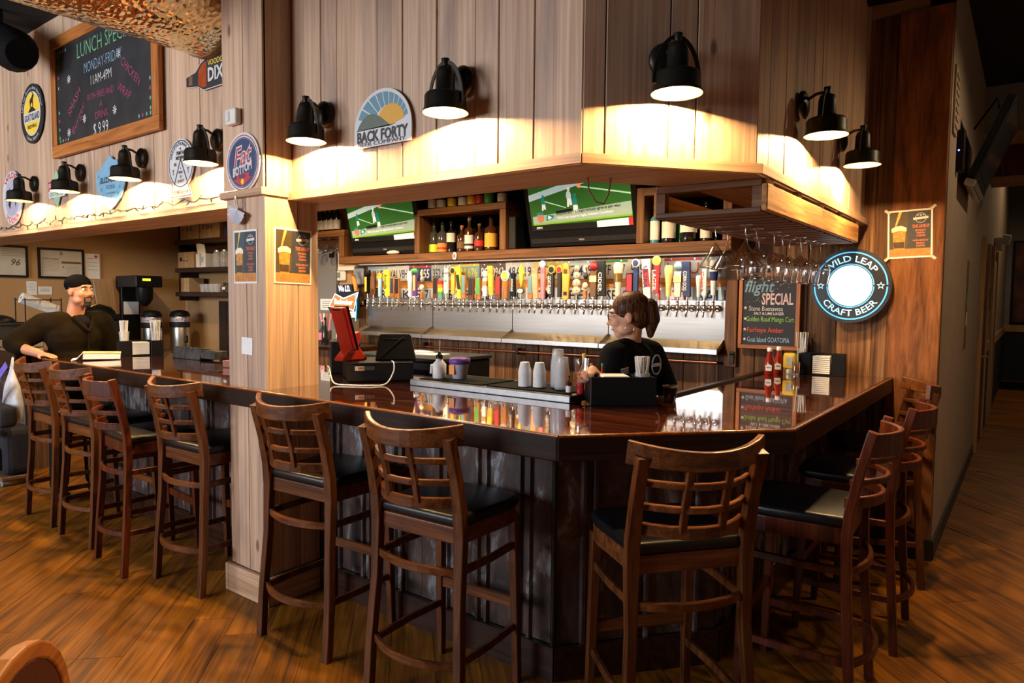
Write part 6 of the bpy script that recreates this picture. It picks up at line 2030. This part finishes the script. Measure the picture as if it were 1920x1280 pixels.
for lab, y0, y1, z0, z1 in (('small note sheet below the framed certificate', 2.997, 3.099, 1.551, 1.708), ('wide note sheet behind the man', 3.112, 3.251, 1.559, 1.65), ('curled note sheet beside the man', 3.62, 3.723, 1.558, 1.673), ('tall certificate sheet with red seal', 3.616, 3.776, 1.755, 2.058)):
    t = on_left('paper_note', lab, 'paper note', (y0 + y1) / 2, (z0 + z1) / 2, 0, 0, 'papers on the end wall')
    w, h = (y1 - y0) / 2, (z1 - z0) / 2
    B((-w, -.002, -h), (w, 0, h)).build('sheet', PAPER, t)
    for i in range(4):
        flat(t, 'print_line', rect(-w * .7, h * (.6 - i * .3), w * .7, h * (.6 - i * .3) + .004), GREY, -.0026)
    if 'seal' in lab:
        flat(t, 'seal', ell(.018, .018, 12, 0, 2 * PI, w * .5, h * .78), RED, -.0028)
tag(MB().tube([(-9.14, 3.80, 2.06), (-9.14, 3.79, 1.7), (-9.14, 3.81, 1.4), (-9.13, 3.80, .90)], .005, 6).build('wall_cable', BROWNP), 'thin brown cable running down the end wall', 'cable')

# dark shelves by the corner
DKW = wood('dark shelf wood', [srgb(30, 18, 12), srgb(50, 31, 20), srgb(64, 42, 28)], 'X', .6, 30, 1.6, 0, .1, .2)
t = thing('corner_shelf', 'dark wooden wall shelves before the pillar', 'shelf', (0, 0, 0))
for z in (2.205, 1.855, 1.553):
    B((-8.78, 4.52, z), (-6.60, 4.84, z + .055)).build('shelf_board', DKW, t, bevel=.003)
for x in (-8.84, -6.60):
    B((x, 4.60, 1.50), (x + .05, 4.84, 2.6)).build('upright', DKW, t)
for i in range(9):
    B((-8.25 + i * .18, 4.80, .0), (-8.08 + i * .18, 4.842, 1.50)).build('back_plank', DKW, t)


def carton(label, x, y, z, w, d, h, s=None, mat=None):
    t = thing('carton', label, 'carton', (x, y, z), 0, 'cartons on the dark shelves')
    B((-w / 2, -d / 2, 0), (w / 2, d / 2, h)).build('box_body', mat or CARD, t, bevel=.004)
    B((-.02, -d / 2 - .001, h * .1), (.02, -d / 2, h)).build('tape', plain('pack tape', (.5, .36, .2), .3), t)
    if s:
        write(t, s, INK, w=w * .5, h=.045, cx=-w * .12, cz=h * .55, y=-d / 2 - .002, bold=.01)
    return t


carton('brown glass carton first on the top dark shelf', -8.45, 4.66, 2.261, .44, .24, .24, '1 02')
carton('brown glass carton second on the top dark shelf', -7.98, 4.66, 2.261, .44, .24, .25, '3 223')
carton('blue carton by the pillar on the top dark shelf', -7.5, 4.66, 2.261, .34, .24, .22, None, plain('deep blue card', (.03, .04, .12), .6))
carton('brown carton on the middle dark shelf', -8.55, 4.66, 1.911, .38, .24, .20, 'L')
t = carton('white carton with blue square and open flap', -8.18, 4.62, 1.911, .22, .18, .17, None, PAPER)
flat(t, 'blue_square', rect(.0, .06, .07, .13), SKYB, -.0915)
MB().box((0, 0, 0), (.20, .003, .14)).build('flap', PAPER, t, (-.02, -.07, .225), (.25, .2, 0))
carton('small torn carton on the lowest dark shelf', -8.62, 4.66, 1.609, .20, .2, .18)
for i, lab in enumerate(('clear jar first on the middle dark shelf', 'clear jar second on the middle dark shelf', 'clear jar by the pillar on the middle dark shelf')):
    t = thing('glass_jar', lab, 'jar', (-7.93 + i * .17, 4.62, 1.911), 0, 'clear jars on the dark shelf')
    MB().lathe([(.06, 0), (.065, .01), (.065, .16), (.05, .19)], 18, caps=False).build('jar_body', GLASS_F, t)
    MB().lathe([(.054, .185), (.056, .21), (.0001, .212)], 18).build('lid', STEEL, t)
for i, lab in enumerate(('first in the row of small clear cups', 'second in the row of small clear cups', 'third in the row of small clear cups', 'fourth in the row of small clear cups')):
    t = thing('portion_cup', 'plastic cup, ' + lab, 'cup', (-8.25 + i * .105, 4.60, 1.609), 0, 'small clear cups on the lowest dark shelf')
    MB().lathe([(.030, 0), (.045, .10)], 16, caps=False).build('cup_wall', GLASS_F, t)
    MB().lathe([(.0001, .001), (.030, .001)], 16, caps=False).build('cup_base', GLASS_F, t)
t = thing('steel_pot', 'steel pot with paper tag on the lowest dark shelf', 'pot', (-7.72, 4.64, 1.609))
MB().lathe([(.075, 0), (.08, .005), (.08, .11), (.084, .112)], 20).build('pot_body', STEEL, t)
B((-.03, -.084, .03), (.03, -.079, .06)).build('tag', PAPER, t)
t = thing('wall_phone', 'black wall device with white card below the dark shelves', 'wall device', (-7.62, 4.795, 1.25))
B((-.07, -.04, -.06), (.07, 0, .08)).build('device_body', BLACK, t, bevel=.01)
B((-.11, -.045, -.02), (-.05, -.04, .07)).build('card', PAPER, t)
t = thing('waste_bag', 'crumpled beige bag beside the urns', 'bag', (-8.20, 4.42, .05))
MB().ball((0, 0, .40), .20, 14, (1.0, .9, 2.0)).build('bag_body', plain('beige plastic', (.40, .33, .22), .6, var=.2, bump=.6, scale=14), t)
MB().lathe([(.15, .72), (.21, .80), (.20, .84), (.14, .80)], 16, caps=False).build('bag_cuff', plain('beige plastic', (.40, .33, .22), .6), t)

# ------------------------------------------------------------------ bags hanging on the far counter
STRAP = plain('lilac strap webbing', srgb(104, 92, 190), .7)
BAGW = plain('white plastic bag', (.55, .56, .60), .4, bump=.8, scale=16)
BAGK = plain('black bag cloth', (.012, .012, .018), .8, bump=.3, scale=40)
t = thing('sling_bag', 'black sling bag on a lilac strap hanging from the far counter', 'bag', (-6.62, 1.86, .61))
B((.04, -.10, -.045), (.62, .03, .115)).build('bag_body', BAGK, t, bevel=.045, seg=3)
MB().sweep([(.50, .0, .42), (.40, -.04, .30), (.16, -.06, .02), (.02, -.03, -.12)], [(-.030, -.002), (.030, -.002), (.030, .002), (-.030, .002)], up=(0, 1, 0)).build('strap', STRAP, t)
MB().ball((.05, -.02, -.13), .07, 10, (1.2, .6, .6)).build('strap_end', STRAP, t)
t = thing('plastic_bag', 'white plastic bag hanging beside the first stool', 'bag', (-6.36, 1.965, .54))
MB().lathe([(.05, 0), (.13, .05), (.15, .16), (.11, .30), (.045, .40), (.02, .45)], 16, (0, 0, 0), True, Matrix.Diagonal((1, .38, 1))).build('bag_body', BAGW, t)
MB().tube([(-.02, 0, .44), (0, .01, .52), (.02, 0, .44)], .008, 6).build('handle', BAGW, t)
t = thing('backpack', 'dark backpack standing on the floor under the far counter', 'backpack', (-6.72, 2.06, .08))
B((-.17, -.11, 0), (.17, .11, .40)).build('pack_body', BAGK, t, bevel=.06, seg=3)
B((-.12, -.15, .05), (.12, -.10, .24)).build('front_pocket', BAGK, t, bevel=.02, seg=2)
B((-.17, -.13, -.03), (.17, .12, .0)).build('wheeled_base', BROWNP, t, bevel=.005)
for sx in (-.13, .13):
    MB().cyl((sx, -.12, -.045), (sx, -.08, -.045), .034, n=12).build('wheel', GREY, t)
t = thing('hanging_jacket', 'dark jacket hanging at the picture edge', 'jacket', (-6.98, 1.87, .52))
MB().lathe([(.13, 0), (.16, .10), (.14, .32), (.06, .44), (.03, .46)], 14).build('jacket_body', plain('navy cloth', (.012, .014, .028), .8, bump=.3, scale=30), t)
MB().tube([(.10, -.04, .36), (.16, -.05, .15), (.14, -.05, -.02)], [.05, .05, .04], 10).build('sleeve', plain('navy cloth', (.012, .014, .028), .8), t)

# ------------------------------------------------------------------ overhead: hammered duct and spotlight
def hammered():
    m, nt, N, L, p = nodes('hammered brass sheet')
    tc = N.new('ShaderNodeTexCoord')
    vo = N.new('ShaderNodeTexVoronoi')
    vo.inputs['Scale'].default_value = 33
    vo.inputs['Randomness'].default_value = 0.75
    L.new(tc.outputs['Object'], vo.inputs['Vector'])
    b = N.new('ShaderNodeBump')
    b.inputs['Strength'].default_value = 0.4
    b.inputs['Distance'].default_value = 0.014
    L.new(vo.outputs['Distance'], b.inputs['Height'])
    L.new(b.outputs['Normal'], p.inputs['Normal'])
    r = N.new('ShaderNodeValToRGB')
    r.color_ramp.elements[0].color, r.color_ramp.elements[1].color = (.98, .80, .48, 1), (.80, .60, .32, 1)
    r.color_ramp.elements[1].position = .7
    L.new(vo.outputs['Distance'], r.inputs['Fac'])
    L.new(r.outputs['Color'], p.inputs['Base Color'])
    p.inputs['Metallic'].default_value = 1
    p.inputs['Roughness'].default_value = 0.12
    return m


t = thing('air_duct', 'large round duct clad in hammered gold metal overhead', 'duct', (0, 0, 0))
MB().tube([(-3.705, y, 3.235) for y in (-2.0, -.5, .5, 1.2, 1.7, 2.135)], .350, 48).build('duct_shell', hammered(), t)
MB().tube([(-3.705, 2.10, 3.235), (-3.705, 2.14, 3.235)], .358, 48).build('wall_collar', BROWNP, t)
t = thing('spotlight', 'black spotlight hanging at the top corner before the header', 'spotlight', (-6.02, 1.86, 3.42))
MB().tube([(-.30, 0, .10), (-.05, 0, -.02), (.28, 0, -.17), (.40, 0, -.215)], [.10, .125, .145, .10], 18).build('lamp_body', BLACKM, t)
MB().cyl((0, 0, 0), (0, 0, .18), .02, n=8).build('hanger', BLACK, t)

tag(MB().tube([(-1.43, 2.40, 2.045), (-1.425, 2.405, 1.99), (-1.40, 2.42, 1.945), (-1.375, 2.44, 1.94), (-1.36, 2.45, 1.98), (-1.355, 2.455, 2.045)], .004, 6).build('cord_loop', BROWNP), 'brown cord loop hanging under the corner soffit', 'cord')
# ------------------------------------------------------------------ hall
t = thing('television', 'wall television leaning out over the hall', 'television', (-.365, 5.42, 2.385), 0, None, (0, math.radians(22), 0))
B((-.005, 0, 0), (.05, .92, .54)).build('casing', BLACK, t, bevel=.006)
B((.05, .03, .05), (.053, .89, .51)).build('screen', plain('dark reflecting screen', (.02, .024, .03), .08), t)
B((.0, .0, -.05), (.06, .92, -.005)).build('speaker_bar', STEEL, t, bevel=.004)
MB().tube([(-.02, .05, .45), (-.06, .10, .52), (-.10, .08, .30)], .007, 6).build('cable', BLACK, t)
t = thing('wall_box', 'black media box behind the hall television', 'media box', (-.405, 5.36, 2.50))
B((-.012, -.10, -.10), (.03, .0, .16)).build('housing', BLACK, t, bevel=.004)
MB().ball((.0, -.102, .03), .006, 8).build('status_light', glow('blue led', (.1, .15, 1), 6), t)
t = thing('wall_vent', 'greige vent panel high on the hall wall', 'vent', (-.419, 5.02, 2.78))
B((0, -.09, -.20), (.012, .09, .20)).build('frame', GREIGE, t, bevel=.003)
for i in range(7):
    B((.010, -.07, -.165 + i * .05), (.018, .07, -.150 + i * .05)).build('louvre', GREIGE, t)
t = thing('wall_poster', 'narrow printed strip on the hall wall', 'poster', (-.4185, 6.78, 1.55))
B((0, -.06, -.36), (.004, .06, .36)).build('sheet', BROWNP, t)
for i, m in enumerate((RED, CREAM, GRN)):
    B((.004, -.05, -.33 + i * .16), (.005, .05, -.22 + i * .16)).build('print_block', m, t)
t = thing('emergency_light', 'white twin emergency light on the hall wall', 'emergency light', (-.419, 11.4, 2.36))
B((0, -.15, -.08), (.09, .15, .08)).build('housing', CREAM, t, bevel=.01)
for y in (-.10, .10):
    MB().cyl((.09, y, .07), (.17, y, .05), .06, n=14).build('lamp_head', SGW, t)
for i, (y, z, h_) in enumerate(((10.05, 1.50, .42), (10.45, 1.62, .26))):
    t = thing('wall_picture', ('small dark framed picture between the hall doors', 'small square framed picture by the second hall door')[i], 'picture', (-.419, y, z))
    B((0, -.10, -h_ / 2), (.02, .10, h_ / 2)).build('frame', BLACK, t)
    B((.02, -.08, -h_ / 2 + .02), (.022, .08, h_ / 2 - .02)).build('print', BROWNP, t)
t = thing('wall_picture', 'large dark red abstract picture on the far hall wall', 'picture', (.10, 17.498, 2.0))
B((-.42, -.03, -.85), (.9, 0, .85)).build('frame', BLACK, t)
B((-.38, -.035, -.80), (.86, -.03, .80)).build('canvas', plain('abstract red', (.10, .03, .02), .6, var=.9, scale=3), t)
o = B((-.40, 15.6, 0), (1.2, 17.0, .012)).build('floor_mat', BLACKM)
tag(o, 'black floor mat at the far end of the hall', 'mat')
# ------------------------------------------------------------------ people
SKIN = plain('skin', srgb(180, 124, 95), .5, var=.06, scale=25)
SKINW = plain('fair skin', srgb(214, 160, 128), .5, var=.06, scale=25)
HAIRD = plain('dark hair', (.012, .009, .008), .5, var=.5, scale=160)
HAIRB = wood('brown hair', [srgb(22, 11, 6), srgb(58, 31, 15), srgb(128, 80, 40)], 'Z', .5, 110, 8, 0, 0, .4, spec=.2)
EYEW = plain('eye white', (.65, .62, .58), .2, var=.02)


class Body:
    """overlapping tapered limbs and ovals fused into one continuous skin by a voxel remesh"""

    def __init__(self):
        self.mb = MB()

    def cap(self, p0, p1, r0, r1, n=14, flat=None):
        p0, p1 = Vector(p0), Vector(p1)
        self.mb.tube([p0, p1], [r0, r1], n)
        self.mb.ball(p0, r0, n)
        self.mb.ball(p1, r1, n)
        return self

    def chain(self, pts, rs):
        for a, b, ra, rb in zip(pts[:-1], pts[1:], rs[:-1], rs[1:]):
            self.cap(a, b, ra, rb)
        return self

    def oval(self, c, r, m=None, n=18):
        b = len(self.mb.v)
        self.mb.ball((0, 0, 0), 1, n, r)
        c = Vector(c)
        self.mb.v[b:] = [tuple((m @ Vector(p) if m is not None else Vector(p)) + c) for p in self.mb.v[b:]]
        return self

    def build(self, name, mat, parent, voxel=.008, smooth=6):
        o = self.mb.build(name, mat, parent)
        r = o.modifiers.new('fuse', 'REMESH')
        r.mode, r.voxel_size, r.use_smooth_shade = 'VOXEL', voxel, True
        s = o.modifiers.new('soften', 'SMOOTH')
        s.iterations, s.factor = smooth, .5
        return o


def facing(yaw, pitch=0.0, roll=0.0):
    """matrix whose +y is the facing direction yaw (angle from +x), z up"""
    return Matrix.Rotation(yaw - PI / 2, 3, 'Z') @ Matrix.Rotation(pitch, 3, 'X') @ Matrix.Rotation(roll, 3, 'Y')


def head_ovals(b, c, m, k=1.0):
    c = Vector(c)
    H = lambda p: c + m @ (Vector(p) * k)
    def o(p, r):
        b.oval(H(p), tuple(x * k for x in r), m)
    o((0, -.012, .035), (.076, .094, .084))
    o((0, .022, -.025), (.062, .068, .088))
    o((0, .050, -.088), (.034, .034, .028))
    o((0, .076, .032), (.046, .018, .013))
    for s in (-1, 1):
        o((s * .036, .060, -.022), (.026, .026, .028))
        o((s * .076, -.008, -.008), (.010, .019, .031))
        o((s * .044, .020, -.068), (.022, .045, .028))
        o((s * .011, .096, -.032), (.009, .010, .008))
    b.cap(H((0, .086, .016)), H((0, .108, -.026)), .008 * k, .0125 * k, 10)
    o((0, .082, -.054), (.023, .012, .0065))
    o((0, .080, -.066), (.020, .012, .0065))
    return H


def face_parts(root, H, m, k=1.0, brow=HAIRD):
    for s in (-1, 1):
        e = MB().ball(H((s * .031, .074, .010)), .0125 * k, 12).build('eye', EYEW, root)
        MB().ball(H((s * .031, .0835, .010)), .0058 * k, 10).build('iris', INK, e)
        MB().tube([H((s * .014, .091, .031)), H((s * .032, .090, .034)), H((s * .050, .076, .027))], [.0035 * k, .005 * k, .003 * k], 8).build('eyebrow', brow, root)
    MB().tube([H((-.020, .086, -.060)), H((0, .0945, -.060)), H((.020, .086, -.060))], [.002 * k, .0036 * k, .002 * k], 8).build('lip_line', plain('lip', srgb(150, 80, 70), .5), root)


def hand(b, wrist, d, palm_n, size=1.0, curl=.5, thumb_side=1):
    """palm, four fingers of unequal length with two bends, and a thumb from the palm side"""
    w, d, n = Vector(wrist), Vector(d).normalized(), Vector(palm_n).normalized()
    n = (n - d * n.dot(d)).normalized()
    s = d.cross(n) * thumb_side
    P = lambda a, c, e: w + (d * a + s * c + n * e) * size
    m = Matrix((s, d, n)).transposed()
    b.oval(P(.045, 0, 0), (.040 * size, .052 * size, .016 * size), m)
    for i, (off, ln) in enumerate(((.029, .070), (.010, .078), (-.010, .072), (-.028, .056))):
        a0 = P(.082, off, 0)
        dirv = d
        p = a0
        ax = s * thumb_side
        for q, frac in enumerate((.45, .32, .23)):
            ang = curl * (.35 if q == 0 else .6)
            dirv = (Matrix.Rotation(ang, 3, d.cross(n).normalized()) @ dirv).normalized()
            if dirv.dot(n) < 0:
                dirv = (dirv - n * dirv.dot(n) * 2).normalized()
            p2 = p + dirv * ln * frac * size
            b.cap(p, p2, (.0088 - q * .0008) * size, (.0082 - q * .0008) * size, 10)
            p = p2
    t0, t1, t2 = P(.025, .030, .004), P(.055, .058, .012), P(.082, .062, .018)
    b.cap(t0, t1, .012 * size, .010 * size, 10)
    b.cap(t1, t2, .010 * size, .0085 * size, 10)


# ---- man leaning at the far end of the bar
man = thing('person', 'bearded man in a brown shirt and black cap leaning on the bar end', 'person', (0, 0, 0))
bd = Body()
HM = facing(math.radians(19), math.radians(2))
hc = (-5.782, 2.242, 1.583)
H = head_ovals(bd, hc, HM, 1.0)
neck = (-5.835, 2.225, 1.40)
bd.cap(H((0, -.022, -.05)), neck, .056, .062)
bd.cap(neck, (-5.84, 2.22, 1.33), .062, .09)
chest, belly, pel = (-5.85, 2.22, 1.22), (-5.86, 2.22, 1.05), (-5.87, 2.225, .93)
shR, elR, wrR = (-5.915, 2.045, 1.325), (-5.965, 1.850, 1.185), (-5.735, 1.955, 1.124)
shL, elL, wrL = (-5.835, 2.405, 1.335), (-5.85, 2.50, 1.08), (-5.72, 2.46, .95)
bd.oval(chest, (.115, .175, .17))
bd.oval(belly, (.115, .160, .16))
bd.oval(pel, (.110, .165, .13))
bd.chain([(-5.85, 2.13, 1.335), shR, elR, wrR], [.075, .065, .045, .029])
bd.chain([(-5.84, 2.31, 1.34), shL, elL, wrL], [.075, .065, .045, .029])
hand(bd, wrR, (.95, .28, -.06), (0, 0, -1), 1.0, .25, -1)
hand(bd, wrL, (.6, -.3, -.7), (0, -1, -.2), 1.0, .6, 1)
for s, y in ((-1, 2.13), (1, 2.32)):
    bd.chain([(-5.87, y, .90), (-5.85, y + s * .02, .50), (-5.88, y + s * .03, .10)], [.092, .062, .045])
    bd.cap((-5.88, y + s * .03, .055), (-5.74, y + s * .05, .04), .042, .035)
bd.build('body', SKIN, man, .0075, 5)
face_parts(man, H, HM)
BRN = plain('brown work shirt', srgb(27, 20, 9), .9, var=.25, bump=.3, scale=14, spec=.08)
sh_ = Body()
sh_.oval((-5.85, 2.22, 1.24), (.150, .200, .175))
sh_.oval((-5.86, 2.22, 1.05), (.152, .195, .20))
sh_.oval((-5.87, 2.225, .92), (.145, .195, .14))
sh_.cap((-5.845, 2.14, 1.365), (-5.84, 2.31, 1.372), .060, .060)
sh_.chain([(-5.85, 2.12, 1.335), shR, (-5.965, 1.868, 1.20), (-5.90, 1.875, 1.165)], [.100, .098, .080, .060])
sh_.chain([(-5.84, 2.32, 1.34), shL, (-5.85, 2.49, 1.10)], [.100, .095, .085])
sh_.build('shirt', BRN, man, .010, 8)
MB().tube([(-5.742, 2.175, 1.395), (-5.700, 2.235, 1.315), (-5.698, 2.262, 1.28), (-5.705, 2.285, 1.315), (-5.765, 2.315, 1.395)], .016, 8).build('collar', BRN, man)
ts = Body()
ts.oval((-5.785, 2.24, 1.345), (.085, .075, .065))
ts.build('undershirt', BLACKM, man, .010, 4)
MB().tube([(-5.695, 2.262, 1.28), (-5.69, 2.255, 1.10), (-5.70, 2.25, .95)], .006, 6).build('button_strip', BRN, man)
tr = Body()
tr.oval((-5.87, 2.225, .86), (.125, .18, .12))
for s, y in ((-1, 2.13), (1, 2.32)):
    tr.chain([(-5.87, y, .88), (-5.85, y + s * .02, .50), (-5.88, y + s * .03, .12)], [.105, .078, .065])
tr.build('trousers', BLACKM, man, .012, 5)
for s, y in ((-1, 2.10), (1, 2.35)):
    sb = Body()
    sb.cap((-5.90, y, .05), (-5.72, y + s * .02, .045), .05, .042)
    sb.build('shoe', BLACK, man, .010, 3)
cp_ = Body()
m_ = HM
cp_.oval(H((0, -.018, .055)), (.084, .102, .078), HM)
o = cp_.build('cap', plain('black knit', (.004, .004, .005), .95, bump=.3, scale=120, spec=.05), man, .008, 3)
be = Body()
be.oval(H((0, .066, -.100)), (.030, .026, .026), HM)
be.oval(H((0, .074, -.082)), (.026, .022, .014), HM)
be.cap(H((-.028, .080, -.050)), H((0, .094, -.045)), .006, .0075, 8)
be.cap(H((.028, .080, -.050)), H((0, .094, -.045)), .006, .0075, 8)
be.cap(H((-.030, .078, -.052)), H((-.026, .072, -.085)), .006, .007, 8)
be.cap(H((.030, .078, -.052)), H((.026, .072, -.085)), .006, .007, 8)
be.build('beard', HAIRD, man, .0045, 2)
si = Body()
for s in (-1, 1):
    si.cap(H((s * .070, -.012, .03)), H((s * .066, -.02, -.03)), .012, .010, 8)
si.build('hair', HAIRD, man, .006, 2)

# ---- barmaid seen from behind
wom = thing('person', 'woman with a ponytail in a black shirt behind the bar corner', 'person', (0, 0, 0))
bd = Body()
HM = facing(math.radians(205), math.radians(-8))
hc = (-1.605, 3.112, 1.478)
H = head_ovals(bd, hc, HM, .94)
bd.cap(H((0, -.02, -.05)), (-1.605, 3.145, 1.345), .048, .052)
bd.cap((-1.605, 3.145, 1.345), (-1.60, 3.15, 1.28), .052, .08)
shL, elL, wrL = (-1.612, 2.985, 1.285), (-1.575, 2.900, 1.085), (-1.600, 2.760, 1.232)
shR, elR, wrR = (-1.568, 3.305, 1.280), (-1.500, 3.385, 1.055), (-1.66, 3.42, .95)
bd.oval((-1.595, 3.15, 1.20), (.10, .155, .15))
bd.oval((-1.60, 3.15, 1.02), (.10, .135, .15))
bd.oval((-1.60, 3.15, .88), (.12, .165, .13))
bd.chain([(-1.60, 3.08, 1.30), shL, elL, wrL], [.065, .055, .038, .025])
bd.chain([(-1.59, 3.22, 1.30), shR, elR, wrR], [.065, .055, .038, .025])
hand(bd, wrL, (.30, -.9, .05), (-.1, -.1, -1), .9, .8, 1)
hand(bd, wrR, (-.5, -.2, -.8), (0, -1, 0), .9, .5, -1)
for s, y in ((-1, 3.07), (1, 3.235)):
    bd.chain([(-1.60, y, .85), (-1.62, y, .48), (-1.58, y, .10)], [.088, .058, .042])
    bd.cap((-1.58, y, .05), (-1.70, y, .04), .04, .032)
bd.build('body', SKINW, wom, .0065, 5)
face_parts(wom, H, HM, .94, HAIRB)
tee = Body()
tee.oval((-1.593, 3.15, 1.205), (.120, .172, .150))
tee.oval((-1.60, 3.15, 1.02), (.120, .155, .18))
tee.oval((-1.60, 3.15, .88), (.140, .180, .12))
tee.cap((-1.603, 3.09, 1.320), (-1.590, 3.21, 1.320), .052, .052)
tee.chain([(-1.60, 3.07, 1.295), shL, (-1.585, 2.905, 1.14)], [.075, .072, .066])
tee.chain([(-1.59, 3.23, 1.295), shR, (-1.515, 3.37, 1.11)], [.075, .072, .066])
TEE = plain('black tee cotton', (.006, .006, .007), .9, bump=.15, scale=20, spec=.08)
o = tee.build('shirt', TEE, wom, .009, 7)
# white prints on sleeve and back, laid just over the cloth
PRT = plain('grey shirt print', (.42, .42, .44), .7)
for i in range(5):
    MB().bar((-1.513, 2.955 - .006, 1.196 + i * .0105), (-1.527, 2.90, 1.188 + i * .0105), .002, .006).build('shirt_print', PRT, wom)
MB().tube([(-1.466, 3.155 + .05 * math.cos(a), 1.240 + .048 * math.sin(a)) for a in [2 * PI * i / 20 for i in range(21)]], .004, 6).build('shirt_print', PRT, wom)
MB().bar((-1.466, 3.12, 1.240), (-1.466, 3.19, 1.240), .004, .016).build('shirt_print', PRT, wom)
MB().prism([(-.03, 0), (.03, .015), (.02, .06), (-.035, .05), (-.015, .03)], .004, Matrix.Rotation(PI / 2, 3, 'Z'), (-1.468, 3.06, 1.12)).build('shirt_print', PRT, wom)
tr = Body()
tr.oval((-1.60, 3.15, .84), (.130, .175, .12))
for s, y in ((-1, 3.07), (1, 3.235)):
    tr.chain([(-1.60, y, .85), (-1.62, y, .48), (-1.58, y, .12)], [.098, .070, .055])
tr.build('trousers', BLACKM, wom, .012, 5)
for y in (3.06, 3.245):
    sb = Body()
    sb.cap((-1.56, y, .048), (-1.72, y, .042), .046, .038)
    sb.build('shoe', BLACK, wom, .010, 3)
hr = Body()
hr.oval(H((0, -.022, .042)), (.080, .098, .085), HM)
hr.oval(H((0, -.050, -.005)), (.072, .068, .070), HM)
hr.oval(H((0, -.088, .030)), (.040, .030, .040), HM)
hr.build('hair', HAIRB, wom, .007, 3)
pt = Body()
p0, p1, p2, p3 = H((0, -.092, .050)), H((0, -.116, .036)), H((.0, -.120, -.030)), H((.0, -.104, -.112))
pt.chain([p0, p1, p2, p3], [.030, .043, .043, .018])
pt.build('ponytail', HAIRB, wom, .006, 2)
MB().lathe([(.024, -.008), (.028, 0), (.024, .008)], 14, p0, False, HM @ Matrix.Rotation(PI / 2, 3, 'X')).build('hair_tie', BLACK, wom)
ec = H((-.078, -.004, -.062))
u_ = HM @ Vector((0, 1, 0))
MB().tube([ec + u_ * .022 * math.cos(a) + Vector((0, 0, 1)) * .022 * math.sin(a) for a in [2 * PI * i / 20 for i in range(21)]], .0016, 6).build('earring', CHROME, wom)
ec = H((.078, -.004, -.062))
MB().tube([ec + u_ * .022 * math.cos(a) + Vector((0, 0, 1)) * .022 * math.sin(a) for a in [2 * PI * i / 20 for i in range(21)]], .0016, 6).build('earring', CHROME, wom)
gl = thing('eyeglasses', 'dark rimmed eyeglasses worn by the woman behind the bar', 'eyeglasses', (0, 0, 0))
for s in (-1, 1):
    MB().tube([H((s * (.033 + .025 * math.cos(a)), .102, .008 + .019 * math.sin(a))) for a in [2 * PI * i / 18 for i in range(19)]], .0017, 6).build('rim', BROWNP, gl)
    MB().tube([H((s * .058, .100, .012)), H((s * .074, .06, .014)), H((s * .080, -.010, .010))], .0017, 6).build('temple', BROWNP, gl)
MB().tube([H((-.009, .106, .012)), H((.009, .106, .012))], .0017, 6).build('bridge', BROWNP, gl)
gt = thing('drinking_glass', 'clear glass held in the hand of the woman behind the bar', 'glass', (-1.585, 2.640, 1.190))
MB().lathe([(.024, 0), (.026, .004), (.033, .105)], 18, caps=False).build('glass_wall', GLASS, gt)
MB().lathe([(.0001, 0), (.024, 0), (.025, .012), (.0001, .012)], 18, caps=False).build('glass_base', GLASS_F, gt)
